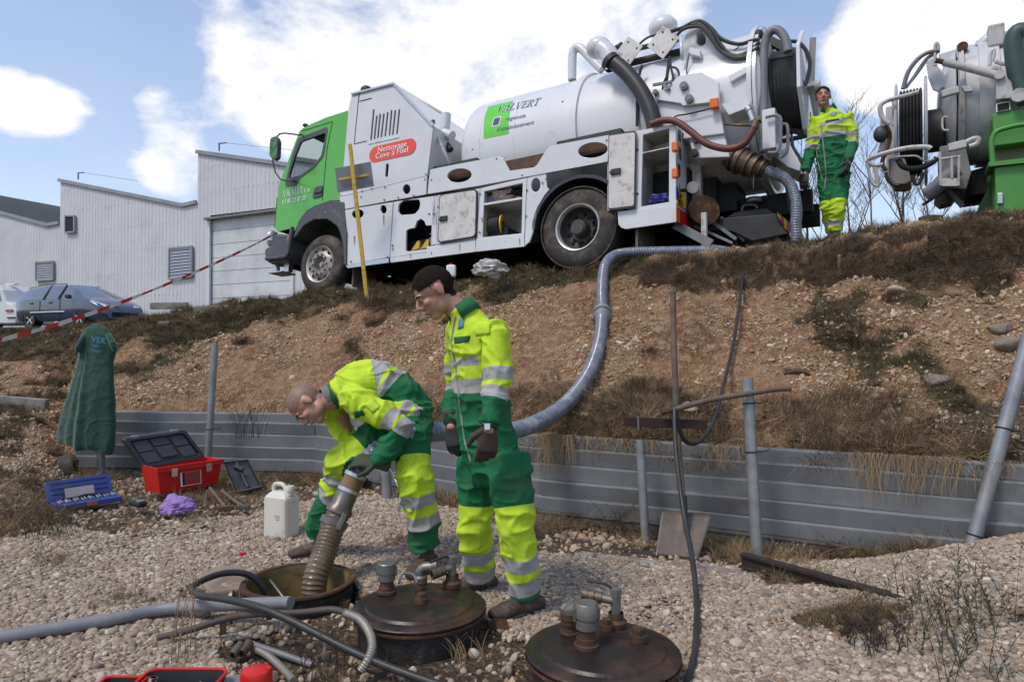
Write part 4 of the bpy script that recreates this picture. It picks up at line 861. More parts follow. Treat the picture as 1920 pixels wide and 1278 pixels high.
for dpts in ([(217,134),(291,186),(217,292),(139,234)], [(397,79),(483,141),(397,253),(313,186)]):
    q = S(dpts, .35); mb = MB(); plate(mb, q, [], YV*.012); d = mb.build('placard_plate', whited, truck, bevel=.003); cc = sum(q, Vector())/4; mb = MB()
    for p in q: mb.ell(cc+(p-cc)*.6-YV*.004, (.012, .006, .012), None, 0, 8, 5)
    mb.build('rivet', black, d)
mb = MB(); mb.tube(S([(222,275),(380,238),(535,205)], .5), .045, 10); mb.tube(S([(150,205),(190,180)], .5), .05, 8); mb.tube(S([(260,200),(480,150)], .7), .035, 8); mb.build('top_rail', blackm, truck)
mb = MB(); mb.ell(S([(398,92)], .9)[0], (.20, .18, .16)); mb.tube(S([(398,92),(420,180)], .9), .14, 12); mb.build('pipe_dome', whitet, truck)
# rear arch and plates
mb = MB(); plate(mb, S([(488,330),(498,210),(512,120),(545,78),(600,62),(655,85),(700,150),(745,225),(805,285),(842,300),(850,330),(740,420),(720,560),(690,500),(688,370),(600,318)], .42), [S([(572,170),(578,120),(600,110),(618,140),(618,168),(598,182)], .42)], YV*1.5); mb.build('rear_arch', whitet, truck, bevel=.02)
mb = MB(); plate(mb, S([(725,240),(770,260),(800,300),(848,305),(852,480),(800,560),(735,570),(715,480),(735,400)], .35), [], YV*1.6); mb.build('door_housing', white, truck, bevel=.02)
mb = MB(); plate(mb, S([(350,422),(392,412),(410,405),(480,340),(600,320),(688,374),(688,472),(500,494),(490,482),(356,462)], .16), [], YV*.05); hp = mb.build('hinge_plate', whitet, truck, bevel=.006)
for p in ((510,398),(537,465),(363,432)):
    c = S([p], .16)[0]; rr_ = .05 if p[0] > 400 else .035; mb = MB(); mb.cyl(c, c-YV*.05, rr_, 16); mb.cyl(c-YV*.05, c-YV*.06, rr_*.6, 12); mb.build('bolt', greym, hp)
mb = MB(); plate(mb, S([(492,484),(690,472),(716,640),(500,668),(505,640),(350,602),(356,465)], .22), [], YV*.3); mb.build('rear_casing', white, truck, bevel=.01)
mb = MB(); mb.box(S([(665,486)], .14)[0], (.10, .07, .12)); mb.build('marker_lamp', orange, truck, bevel=.012)
mb = MB(); mb.tube(spline(S([(445,568),(470,548),(520,540),(600,522),(652,508)], .17), 5), .009, 6); mb.build('cable', black, truck)
for p in ((572,675),(565,745)): c = S([p], .25)[0]; mb = MB(); mb.cyl(c, c-YV*.05, .045, 14); mb.build('bolt', blackm, truck)
mb = MB(); plate(mb, S([(520,628),(716,638),(745,762),(560,768)], .26), [], YV*.3); mb.build('rear_casing', white, truck, bevel=.01)
mb = MB(); plate(mb, S([(738,340),(845,282),(853,312),(748,372)], .22), [], YV*.16); mb.build('bracket', whitet, truck, bevel=.01); mb = MB(); plate(mb, S([(700,486),(850,462),(854,500),(740,545)], .12), [], YV*.25); mb.build('bracket', white, truck, bevel=.01)
mb = MB(); plate(mb, S([(535,190),(590,205),(588,238),(530,222)], .3), [], YV*.3); mb.tube(S([(490,140),(498,255)], .28), .022, 8); mb.build('bracket', whitet, truck)
# lower cone and skirt under the door
mb = MB(); plate(mb, S([(700,560),(905,625),(912,700),(860,660),(840,720),(760,740),(735,700)], .5), [], YV*1.2); mb.build('lower_casing', white, truck, bevel=.02)
mb = MB(); mb.tube(spline(S([(335,592),(400,572),(470,580),(545,632),(620,690),(700,716),(765,716),(820,692),(850,650),(872,610)], -.05), 5), .040, 12); mb.build('red_hose', hoser, truck)
mb = MB(); mb.tube(S([(872,612),(884,575),(905,565)], -.05), .045, 10); mb.tube(S([(715,592),(880,600)], .1), .014, 8); mb.build('hose_fitting', brass, truck)
mb = MB(); mb.tube(S([(845,515),(868,575)], .1), .035, 10); mb.tube(S([(835,505),(848,520)], .1), .045, 10); mb.build('door_ram', alum, truck)
# swing frame and hose reel
mb = MB(); plate(mb, S([(815,275),(850,230),(880,225),(885,125),(912,130),(915,250),(1045,205),(1075,210),(1070,235),(905,262),(885,300),(900,560),(862,580),(855,470),(805,470),(805,440),(845,420),(838,280)], .5), [], YV*.12); mb.build('swing_frame', greym, truck, bevel=.008)
mb = MB(); mb.span(*S([(900,130),(1060,215)], .75), .09, .09); mb.span(*S([(805,455),(905,435)], .48), .06, .10); mb.span(*S([(865,480),(925,560)], .5), .05, .07); mb.ell(S([(895,130)], .5)[0], (.06, .06, .07)); mb.build('swing_arm', blackm, truck)
RC = S([(985,440)], .95)[0]; RA = Vector((1, .0, .0))
m = MB(); L0, L1 = -.34, .30
m.lathe([(.12, L0), (.47, L0), (.485, L0+.05)]+[(.49+.012*(i % 2), L0+.05+(L1-L0-.1)*i/26) for i in range(27)]+[(.48, L1), (.12, L1)], RC, RA, 40); m.build('reel_hose', hoseb, truck)
m = MB(); c1 = RC+RA*(L1+.03)
oct_ = [c1+Vector((0, math.cos(a)*.66, math.sin(a)*.66)) for a in [math.pi/8+math.pi/4*k for k in range(8)]]
slts = [[c1+Vector((0, math.cos(a+d)*r_, math.sin(a+d)*r_)) for d, r_ in ((-.18, .28), (.18, .28), (.22, .46), (-.22, .46))] for a in (math.pi/8+math.pi/4*k for k in range(0, 8, 2))]
plate(m, oct_, slts, RA*.04); m.build('reel_flange', whitet, truck, bevel=.004)
m = MB(); c2 = RC+RA*(L0-.03); m.lathe([(.1, 0), (.6, 0), (.6, .025), (.1, .025)], c2, RA, 30); m.build('reel_flange', greym, truck)
m = MB(); c3 = c1+RA*.07; 
for a in (0.4, 1.97, 3.54, 5.1): m.span(c3, c3+Vector((.06, math.cos(a)*.55, math.sin(a)*.55)), .07, .02)
m.cyl(c1, c3+RA*.10, .07, 14); m.build('reel_spoke', whited, truck)
m = MB(); m.tube(spline(S([(925,735),(920,620),(922,480),(920,300),(925,190),(945,125),(980,100),(1015,118),(1040,165),(1050,215)], .35), 6), .050, 14); m.build('delivery_pipe', greym, truck)
m = MB(); m.tube(spline(S([(1060,160),(1100,165),(1140,205),(1162,270),(1155,330),(1140,390)], .45), 6), .022, 8); m.build('delivery_hose', hoseb, truck)
def cable(pts, r, off, mm=hoseb): m = MB(); m.tube(spline(S(pts, off), 6), r, 8); m.build('cable', mm, truck)
cable([(440,108),(500,90),(560,60),(600,58),(650,95),(690,140),(740,165),(800,175),(860,158),(900,150)], .024, .35)
cable([(545,78),(590,75),(640,120),(680,190),(720,225),(790,242),(850,225),(895,190)], .026, .30); cable([(555,66),(600,60),(655,110),(700,185),(740,225),(790,235),(850,210),(900,165)], .024, .33); cable([(470,130),(500,100),(550,85),(600,90),(650,150),(700,215),(770,248),(840,240)], .02, .28)
cable([(275,175),(320,140),(400,115),(470,100)], .014, .5); cable([(430,240),(425,320),(400,380),(395,420)], .014, .2); cable([(432,240),(440,300),(450,350),(445,400)], .014, .2); cable([(440,295),(465,300),(480,330),(475,385)], .014, .2); cable([(430,250),(420,330),(415,395)], .02, .22); cable([(535,220),(525,270),(520,330)], .007, .3); cable([(290,285),(275,330),(265,400),(262,600)], .02, .25); cable([(420,480),(425,560)], .05, .4)
cable([(765,210),(790,190),(810,170)], .006, .4); cable([(1070,660),(1075,710),(1110,770),(1125,830)], .018, .6); cable([(1068,600),(1066,800),(1072,1000)], .012, .9); cable([(1030,880),(1050,1000),(1062,1060)], .01, .8)
mb = MB(); mb.span(*S([(345,388),(440,372)], .14), .03, .03); mb.span(*S([(400,385),(428,412)], .14), .04, .04); mb.build('hook_rail', greym, truck)
# control box with guard
m = MB(); m.box(S([(962,640)], .3)[0], (.14, .3, .46)); m.build('control_box', white, truck, bevel=.01); m = MB(); m.tube(spline(S([(932,556),(985,545),(1008,560),(1012,600),(1008,690),(990,735),(945,740)], .1), 4), .018, 8); m.tube(spline(S([(1020,592),(1045,600),(1048,680),(1040,740),(1005,765)], .2), 4), .018, 8); m.build('guard_rail', greym, truck)
m = MB(); plate(m, S([(935,735),(1000,730),(1060,700),(1115,800),(1108,835),(1050,815),(985,765)], .5), [], YV*.5); m.build('cross_beam', white, truck, bevel=.008)
m = MB(); m.span(*S([(1000,600),(1140,645)], .9), .06, .05); m.span(*S([(1020,680),(1150,650)], .9), .05, .04); m.span(*S([(925,560),(925,735)], .45), .10, .06); m.build('reel_frame', blackm, truck)
# outlet valve and couplings
q = S([(742,752),(775,772),(805,785),(835,798),(870,812),(905,822),(935,830)], .45); m = MB(); m.tube(q, [.13, .14, .15, .12, .13, .10, .085], 20); m.build('outlet_valve', brass, truck, bevel=.004); m = MB()
for p, r_ in (((770,765), .165), ((800,783), .165), ((845,800), .15), ((880,815), .145), ((915,824), .115)):
    c = S([p], .45)[0]; m.lathe([(r_-.03, -.015), (r_, -.015), (r_, .015), (r_-.03, .015)], c, q[-1]-q[0], 20)
m.build('coupling_ring', brass, truck); m = MB(); m.tube(S([(808,785),(800,700)], .4), .015, 8); m.tube(S([(870,815),(868,930)], .4), .006, 6); m.build('valve_lever', greym, truck)
# rear platform
m = MB(); plate(m, S([(555,1095),(985,1055),(1000,1110),(1050,1160),(860,1198),(760,1150),(700,1140),(560,1150)], .6), [], YV*.9); m.build('rear_platform', blackm, truck, bevel=.01)
m = MB(); plate(m, S([(765,1050),(940,1028),(985,1062),(700,1095)], .75), [], YV*.7); m.build('platform_tray', blackm, truck, bevel=.01)
m = MB(); a = S([(978,1035),(1062,1108),(1060,1160),(985,1098)], .9); plate(m, a, [], Vector((-.02, 0, 0))+YV*.02); m.build('reflector_panel', redl, truck); m = MB()
for p0, p1 in (((992,1050),(1010,1066)), ((1028,1080),(1042,1092))): plate(m, S([p0, p1, (p1[0], p1[1]+50), (p0[0], p0[1]+50)], .88), [], YV*.01)
m.build('reflector_stripe', yplate, truck)
m = MB(); c = S([(605,1045)], .45)[0]; m.lathe([(.001, 0), (.19, 0), (.19, .05), (.001, .06)], c, (.6, -.8, .1), 22); m.build('end_cap', rustm, truck)
m = MB(); m.cyl(S([(872,1000)], .8)[0], S([(872,985)], .8)[0], .09, 18); m.cyl(S([(872,985)], .8)[0], S([(872,978)], .8)[0], .10, 18); m.build('cap', greym, truck); m = MB(); m.tube(spline(S([(808,1045),(815,1018),(850,1010),(880,1015),(888,1032)], .8), 4), .014, 8); m.build('carry_handle', greym, truck)
m = MB(); m.box(S([(613,1140)], .35)[0], (.06, .06, .40)); m.build('bumper_post', whited, truck); m = MB(); m.span(*S([(460,1115),(650,1215)], .2), .04, .10); m.span(*S([(560,1120),(760,1210)], .5), .02, .03); m.span(*S([(640,1090),(780,1190)], .6), .03, .04); m.span(*S([(700,1075),(820,1200)], .7), .03, .03); m.build('tow_bar', greym, truck)
m = MB(); m.cyl(S([(552,920)], .35)[0], S([(552,920)], .6)[0], .07, 16); m.box(S([(570,900)], .6)[0], (.14, .1, .5)); m.build('rear_lamp', whited, truck)
m = MB(); m.box(S([(700,1010)], 1.0)[0], (.5, .5, .35)); m.box(S([(620,1010)], .9)[0], (.4, .5, .5)); m.build('rear_box', black, truck)
# pipework between housing and tank
m = MB(); m.tube(spline([TR.pl(*A(*p), 1, .35) for p in ((1085,225),(1080,290),(1075,330),(1120,350))], 4), .075, 14); m.build('pump_pipe', white, truck); m = MB(); m.tube(spline([TR.pl(*A(*p), 1, .3) for p in ((1018,520),(1008,420),(1030,350),(1060,330))], 4), .05, 12); m.tube(spline([TR.pl(*A(*p), 1, .4) for p in ((1060,520),(1040,440),(1065,380),(1110,430))], 4), .05, 12); m.box(TR.pl(*A(1050,470), 1, .8), (.35, .5, .5)); m.cyl(TR.pl(*A(1010,262), 1, .2), TR.pl(*A(1012,285), 1, .2), .03, 10); m.build('pump', mat('pump_steel', (.07, .07, .07), .5, .4, dirt=(.16, .09, .05), damt=.4), truck)
# ---------------- retaining wall of galvanised sheet
pconc = mat('concrete', (.30, .27, .24), .85, col2=(.21, .185, .16), scale=9, bump=.3, bscale=60, dirt=(.14, .10, .07), damt=.5, dscale=7)
galvw = mat('wall_sheet_steel', (.27, .28, .292), .5, .25, col2=(.175, .185, .195), scale=2.5, dirt=(.17, .155, .13), damt=.35, dscale=2.2, bump=.05, bscale=90)
galvd = mat('grimy_sheet_steel', (.16, .16, .155), .6, .5, col2=(.10, .095, .085), scale=5, dirt=(.12, .08, .05), damt=.5, dscale=6)
def wp(px, off=0.0, z=0.0):
    y = wallY(px); return Vector(((px-960)/F*y, y, z))
def wall(name, label, pa, pb, ztop=.64):
    a, b = wp(pa), wp(pb); d = (b-a).normalized(); n = Vector((d.y, -d.x, 0)); L_ = (b-a).length
    if n.y > 0: n = -n
    t = thing(name, label, 'retaining wall', a, Matrix((d, -n, UPV)).transposed(), 'sheet steel retaining walls')
    zs = [ztop, .545, .42, .295, .17, .06, -.02]
    for k in range(6):
        zt, zb = zs[k], zs[k+1]; major = k in (1, 3, 5); lo = .022 if major else .008
        if k == 0: lo = .004
        prof = [(.016, zt+.004), (-lo, zt), (-lo-.002, zt-.010), (.002, zb+.008), (.010, zb)]
        mb = MB(); nseg = 24
        def f(i, j): x = L_*i; p = prof[j]; w_ = .004*math.sin(x*1.7+k)+.003*math.sin(x*4.1+k*2); return Vector((x, p[0]+w_, p[1]+.006*math.sin(x*1.1)+.003*math.sin(x*3.3+k)))
        vs = [f(i/nseg, j) for j in range(5) for i in range(nseg+1)]
        mb.add(vs, [(j*(nseg+1)+i, j*(nseg+1)+i+1, (j+1)*(nseg+1)+i+1, (j+1)*(nseg+1)+i) for j in range(4) for i in range(nseg)])
        mb.build('metal_band', galvw if k < 5 else galvd, t, solid=.003)
    mb = MB(); mb.box((L_/2, .035, ztop/2-.02), (L_, .03, ztop+.02)); mb.build('backing_sheet', galvd, t)
    mb = MB(); mb.box((L_/2, -.012, .015), (L_, .03, .035)); mb.build('bottom_rail', galvd, t); return t
wall('retaining_wall', 'long ribbed galvanised steel wall holding back the bank behind the shovel', 1012, 2700)
wall('retaining_wall', 'ribbed galvanised steel wall section behind the two workers in the pit', 575, 1016)
wall('retaining_wall', 'ribbed galvanised steel wall section behind the open red toolbox', 145, 592)
def gp(px, py, z=None):   # ground point under a pixel (pit floor)
    q = PZ(px, py, 0.02)
    for _ in range(4): q = PZ(px, py, hz1(q.x, q.y))
    return q
def post(a, b, r, label, m=galv, ties=(), name='metal_post', cap=True):
    t = thing(name, label, 'post', b, None, 'galvanised tube posts along the retaining wall'); mb = MB(); mb.tube([Vector(b), (Vector(a)+Vector(b))/2, Vector(a)], r, 16, cap); mb.build('tube', m, t, world=True)
    a, b = Vector(a), Vector(b)
    for tt in ties:
        c = b+(a-b)*tt; u, v = frame(a-b); mb = MB(); mb.tube([c+(u*math.cos(x)+v*math.sin(x))*(r+.004) for x in np.linspace(0, 6.28, 14)], .004, 5); mb.tube([c-v*(r+.003), c-v*(r+.02)+Vector((.04, 0, .005)), c-v*(r+.02)+Vector((.06, 0, .02))], .003, 5); mb.build('wire_tie', black, t, world=True)
    return t
post(P(403,645,6.98), P(388,890,6.98), .034, 'thin grey tube post standing behind the open red toolbox', ties=(.35,))
post(P(186,640,7.02), P(190,912,7.02), .038, 'short grey tube post carrying the hung green jacket')
post(P(1200,824,4.78), P(1211,1024,4.70), .030, 'short grey tube post ending at the wall top, left of the shovel')
post(P(1401,708,4.42), P(1421,1062,4.30), .036, 'upright grey tube post tied to the rake handle, right of the shovel', ties=(.86, .60))
post(P(1938,600,4.05), P(1813,1060,3.96), .040, 'grey tube post leaning far to the right against the wall', ties=(.55, .12))
post(P(722,850,5.9), P(727,950,5.9), .045, 'grey tube post stub seen between the bending worker\'s legs')
# concrete edging and steel rail
def beam(name, label, cat, a, b, w_, h_, m, sink=0, bev=.008):
    a, b = Vector(a), Vector(b); t = thing(name, label, cat, (a+b)/2); mb = MB(); mb.span(a+Vector((0, 0, h_/2-sink)), b+Vector((0, 0, h_/2-sink)), w_, h_); mb.build('bar', m, t, world=True, bevel=bev); return t
a, b = gp(1085,1040), gp(1398,1078); beam('edging_strip', 'flat concrete edging strip sunk in the gravel below the shovel', 'edging', a, b, .07, .07, pconc, .05)
a, b = gp(985,1003), gp(1250,1046); beam('edging_strip', 'dark thin edging strip along the dry grass under the wall', 'edging', a, b, .035, .05, mat('dark_timber', (.05, .04, .033), .8), .03)
a, b = gp(1392,1074), gp(1752,1150); a.z = b.z = max(a.z, b.z)*.6; rail = thing('steel_rail', 'black rusty steel rail lying across the gravel on the right', 'rail', (a+b)/2)
for w_, z_, h_, nm in ((.085, .012, .012, 'foot'), (.016, .045, .055, 'web'), (.05, .075, .02, 'head')): mb = MB(); mb.span(a+Vector((0, 0, z_)), b+Vector((0, 0, z_)), w_, h_); mb.build(nm, mat('black_rail', (.035, .028, .026), .6, .4, col2=(.06, .045, .035), scale=14, bump=.3), rail, world=True, bevel=.003)
# ---------------- manholes
lidm = mat('tarry_lid', (.020, .016, .015), .36, .25, col2=(.042, .028, .022), scale=5, dirt=(.12, .055, .032), damt=.50, dscale=4, bump=.25, bscale=22)
tarm = mat('tar_side', (.018, .016, .015), .7, col2=(.035, .03, .026), scale=20, bump=.8, bscale=60, dirt=(.12, .09, .07), damt=.3, dscale=14)
ruston = mat('rusty_brown', (.13, .065, .04), .6, .3, col2=(.07, .04, .03), scale=14, dirt=(.04, .028, .022), damt=.4, dscale=12, bump=.2)
fitg = mat('dull_zinc', (.22, .215, .20), .45, .6, col2=(.22, .20, .18), scale=16, dirt=(.13, .09, .065), damt=.4, dscale=10)
def lid_tank(c, Rr, label, hgt=.17):
    t = thing('tank_manhole', label, 'manhole', (c.x, c.y, 0), None, 'round tank manholes in the gravel'); z = c.z
    mb = MB(); mb.lathe([(Rr*.88, -.35), (Rr*.90, -.05), (Rr*.93, z-.05), (Rr*.93, z-.03)], (0, 0, 0), n=64); mb.build('collar', tarm, t)
    mb = MB(); mb.lathe([(Rr*.9, z-.035), (Rr*1.0, z-.034), (Rr*1.005, z-.028), (Rr*1.0, z-.020)], (0, 0, 0), n=64); mb.build('rim_ring', rustm, t)
    mb = MB(); mb.lathe([(Rr*.9, z-.018), (Rr*.99, z-.018), (Rr*1.0, z-.008), (Rr*.985, z-.003), (Rr*.88, z+.002), (Rr*.82, z+.003), (Rr*.79, z+.013), (Rr*.76, z+.014), (Rr*.4, z+.019), (.001, z+.021)], (0, 0, 0), n=64); return t, mb.build('lid', lidm, t)
def fit_v(t, lid, p, r, h, m1=None, m2=None, name='coupling'):
    p = Vector(p); mb = MB(); mb.lathe([(r*1.2, 0), (r*1.2, h*.08), (r*.98, h*.10), (r*.98, h*.22), (r*.85, h*.23), (r*.85, h*.5)], p, n=18); mb.disc(p+UPV*h*.5, UPV, r*.85, 0, 18); mb.build('pipe_stub', m1 or ruston, t, world=True)
    mb = MB(); mb.lathe([(r*.9, h*.42), (r*1.05, h*.43), (r*1.05, h*.60), (r*.95, h*.61), (r*.95, h*.66), (r*1.12, h*.67), (r*1.12, h*.97), (r*1.02, h), (.001, h)], p, n=18); o = mb.build(name, m2 or fitg, t, world=True)
    for sg in (-1, 1): mb = MB(); mb.box(p+Vector((sg*r*1.18, 0, h*.72)), (r*.22, r*.5, h*.28)); mb.build('cam_lug', fitg, t, world=True)
def hexbolt(t, p, r, h):
    mb = MB(); mb.cyl(p, Vector(p)+UPV*h*.5, r*1.4, 12); mb.cyl(Vector(p)+UPV*h*.5, Vector(p)+UPV*h, r, 6); mb.build('bolt', ruston, t, world=True)
R3 = .30; t, ld = lid_tank(LID3, R3, 'black round manhole lid with pipe fittings at the bottom edge, nearest the camera')
L3 = lambda px, py: PZ(px, py, .165)
fit_v(t, ld, L3(1100,1212), .040, .17); fit_v(t, ld, L3(1068,1185), .033, .085, m2=ruston)
hexbolt(t, L3(1137,1180), .020, .045); hexbolt(t, L3(1197,1200), .026, .05)
mb = MB(); mb.tube(spline([L3(1068,1182)+UPV*.05, L3(1068,1182)+UPV*.08, L3(1068,1182)+Vector((.03,-.03,.10))], 4), .028, 14); mb.build('elbow', fitg, t, world=True)
def tee(t, base, side, hh=.14, sl=.13, low=.03):
    mb = MB(); mb.lathe([(.045, 0), (.047, .02), (.033, .03), (.031, .055)], base, n=16); mb.build('flange', ruston, t, world=True)
    mb = MB(); mb.tube([base+UPV*.04, base+UPV*hh], [.020, .020], 14); mb.lathe([(.024, hh-.02), (.024, hh+.012), (.001, hh+.016)], base, n=6); c = base+UPV*(hh*.72); s_ = Vector(side).normalized(); mb.tube([c, c+s_*sl], .018, 14); mb.build('tee_pipe', fitg, t, world=True)
    mb = MB(); e = c+s_*sl
    for k in (.55, .8, 1.0): mb.lathe([(.018, -.012), (.025, -.012), (.025, .012), (.018, .012)], c+s_*sl*k, s_, 12)
    mb.build('threaded_nut', brass, t, world=True); mb = MB(); mb.tube(spline([c+UPV*.03, c+UPV*.06+s_*.04, c+UPV*.06+s_*.12], 4), .006, 6); mb.build('handle', blackm, t, world=True)
tee(t, L3(1155,1172), (-.95, .25, .12), .14, .13)
R2_ = .30; t, ld = lid_tank(LID2, R2_, 'black round manhole lid with pipe fittings at the standing worker\'s feet')
L2 = lambda px, py: PZ(px, py, .17)
fit_v(t, ld, L2(725,1110), .038, .14); hexbolt(t, L2(790,1128), .022, .04); hexbolt(t, L2(787,1104), .016, .03)
tee(t, L2(848,1098), (-.75, -.5, -.16), .13, .10)
mb = MB(); b0 = L2(788,1092); mb.lathe([(.034, 0), (.034, .03), (.022, .04)], b0, n=14); mb.tube(spline([b0+UPV*.02, b0+UPV*.055, b0+Vector((.02, 0, .075)), b0+Vector((.07, -.005, .08))], 4), .024, 14); mb.lathe([(.024, 0), (.031, 0), (.031, .025), (.024, .025)], b0+Vector((.055, 0, .08)), (1, 0, 0), 10); mb.build('elbow', fitg, t, world=True)
mb = MB(); mb.tube(spline([L2(748,1105)+UPV*.03, L2(755,1095)+UPV*.05, L2(775,1096)+UPV*.05, L2(782,1104)+UPV*.03], 4), .005, 6); mb.build('wire', greym, t, world=True)
# the open one
olive = mat('slimy_wall', (.26, .17, .055), .35, col2=(.14, .11, .05), scale=7, dirt=(.035, .028, .02), damt=.5, dscale=6, bump=.15)
t = thing('open_manhole', 'open rusty manhole shaft with the suction hose hanging into it', 'manhole', (OPENH.x, OPENH.y, 0)); z = OPENH.z
RO = .262; SX = 1.0
mb = MB(); mb.lathe([(RO-.008, -1.05), (RO-.008, z-.02), (RO-.002, z)], (0, 0, 0), n=64); mb.build('shaft_wall', olive, t)
mb = MB(); mb.lathe([(RO+.012, -.25), (RO+.012, z-.03)], (0, 0, 0), n=64); mb.build('collar', tarm, t)
mb = MB(); mb.lathe([(RO-.004, z-.012), (RO+.020, z-.016), (RO+.030, z-.008), (RO+.027, z+.002), (RO+.008, z+.004), (RO-.004, z+.001)], (0, 0, 0), n=64)
for v_ in range(len(mb.v)): p = mb.v[v_]; mb.v[v_] = (p[0], p[1], p[2]+.0025*math.sin(3*math.atan2(p[1], p[0])+1))
mb.build('rim', rustm, t); mb = MB(); mb.disc((0, 0, -.62), UPV, RO-.01, 0, 48); mb.build('liquid', mat('oily_water', (.012, .010, .008), .08), t)
mb = MB(); mb.box((RO+.01, -.12, z-.08), (.05, .05, .03)); mb.box((-RO-.02, -.05, z-.06), (.05, .05, .03)); mb.build('lug', rustm, t)
mb = MB(); mb.tube([PZ(506,1086,.06), PZ(532,1120,.09)], .0055, 6); mb.build('rod', galv, t, world=True)
# concrete haunch beside it
t = thing('concrete_slab', 'broken pale concrete haunch beside the open manhole', 'concrete', gp(425,1085)); mb = MB(); pts = [gp(370,1090), gp(400,1070), gp(450,1065), gp(475,1090), gp(455,1112), gp(395,1118)]
mb.prism([p+UPV*.03 for p in pts], (0, 0, -.12)); mb.build('slab', mat('sandy_concrete', (.30, .235, .17), .9, col2=(.22, .165, .12), scale=9, bump=.4, bscale=40, dirt=(.12, .08, .06), damt=.4), t, world=True, bevel=.012)
# ---------------- hoses and pipes
def tubething(name, label, cat, pts, r, m, n=14, sm=8, parts='tube', group=None):
    t = thing(name, label, cat, pts[0], None, group); mb = MB(); mb.tube(spline(pts, sm), r, n); mb.build(parts, m, t, world=True); return t
def resample(pts, step):
    out = [pts[0]]; acc_ = 0
    for a, b in zip(pts[:-1], pts[1:]):
        L_ = (b-a).length
        while acc_+L_ >= step:
            k = (step-acc_)/L_; a = a+(b-a)*k; out.append(a.copy()); L_ = (b-a).length; acc_ = 0
        acc_ += L_
    out.append(pts[-1]); return out
def ribbed(mb, pts, r, step=.02, amp=.08, n=18, mi=0):
    q = resample(spline(pts, 12), step/3); rr = [r*(1+(amp if i % 3 == 0 else 0)) for i in range(len(q))]; return mb.tube(q, rr, n, True, mi)
hosec = mat('blue_grey_hose', (.20, .215, .245), .28, col2=(.10, .115, .16), scale=16, coat=.5, dirt=(.40, .38, .36), damt=.38, dscale=5)
hoseg = mat('brown_ribbed_hose', (.17, .115, .065), .4, col2=(.10, .066, .038), scale=7, coat=.3, dirt=(.06, .045, .03), damt=.4, dscale=6)
sh = thing('suction_hose', 'long blue-grey ribbed suction hose running down the bank into the open manhole', 'hose', P(1130,590,6.7))
up1 = [P(1330,470,7.35), P(1250,471,7.5), P(1180,473,7.6), P(1150,480,7.55), P(1134,500,7.3), P(1129,540,7.0), P(1129,585,6.7)]
lo1 = [P(1129,592,6.66), P(1124,640,6.3), P(1104,700,5.85), P(1060,758,5.4), P(1000,795,5.0), P(940,810,4.7), P(880,808,4.45), P(830,808,4.25), P(770,818,4.1), P(720,838,4.0), P(690,862,3.95), P(662,895,3.93)]
mb = MB(); ribbed(mb, up1, .052, .030, .10); mb.build('hose_section', hosec, sh, world=True, label='upper length of the hose on the grass')
mb = MB(); ribbed(mb, lo1, .056, .030, .12); mb.build('hose_section', hosec, sh, world=True, label='long hanging length of the hose')
def ringset(mb, c, d, prof, n=20): mb.lathe(prof, c, d, n)
d = (P(1129,600,6.6)-P(1129,575,6.8)).normalized(); mb = MB(); ringset(mb, P(1129,588,6.69), d, [(.055, -.10), (.070, -.095), (.070, -.04), (.092, -.035), (.092, .0), (.074, .005), (.074, .04), (.090, .045), (.090, .07), (.06, .10)]); mb.build('coupling', galv, sh, world=True)
top2 = [Wt(S([(930,828)], .45)[0]), Wt(S([(985,850)], .42)[0]), Wt(S([(1040,880)], .38)[0]), Wt(S([(1075,940)], .35)[0]), Wt(S([(1092,1030)], .32)[0]), Wt(S([(1088,1110)], .3)[0]), Wt(S([(1078,1180)], .28)[0])]
q = top2[-1]; q.z = hz1(q.x, q.y)+.02; q2 = P(1400,462,7.6); q2.z = hz1(q2.x, q2.y)+.05; top2 += [(q+q2)/2+Vector((0, .05, .02)), q2, P(1335,469,7.36)]
top2[-3].z = hz1(top2[-3].x, top2[-3].y)+.04
mb = MB(); ribbed(mb, top2, .056, .030, .12); mb.build('hose_section', hosec, sh, world=True, label='hose length dropping from the lorry\'s rear valve')
a, b = P(668,888,3.93), P(628,975,3.86); d = (b-a).normalized(); mb = MB(); mb.tube([a, a+d*.10], .060, 18); mb.build('tape_wrap', mat('brown_tape', (.26, .135, .065), .4, col2=(.20, .10, .05), scale=20), sh, world=True)
mb = MB(); ringset(mb, a+d*.02, d, [(.062, -.02), (.065, -.02), (.065, .0), (.062, .0)]); ringset(mb, a+d*.09, d, [(.062, 0), (.066, 0), (.066, .02), (.062, .02)]); mb.build('hose_clip', alum, sh, world=True)
mb = MB(); ringset(mb, a+d*.10, d, [(.055, 0), (.060, .0), (.062, .09), (.076, .11), (.076, .135), (.063, .14), (.063, .165), (.080, .17), (.080, .205), (.066, .21), (.066, .23), (.06, .24)]); mb.build('coupling', mat('worn_coupling', (.22, .20, .18), .4, .6, col2=(.13, .11, .095), scale=12), sh, world=True)
for sg in (-1, 1): u, v = frame(d); c = a+d*.27+u*sg*.085; mb = MB(); mb.span(c-d*.05, c+d*.04, .02, .02); mb.build('cam_lever', alum, sh, world=True)
mb = MB(); ribbed(mb, [b-d*.02, b+(P(590,1092,3.66)-b)*.5, P(590,1092,3.66), P(583,1120,3.62)-UPV*.25], .064, .022, .07, 20); mb.build('hose_section', hoseg, sh, world=True, label='brown corrugated end of the hose')
for pts, r in (([P(1152,474,7.5), P(1146,480,7.45)], .06),): pass
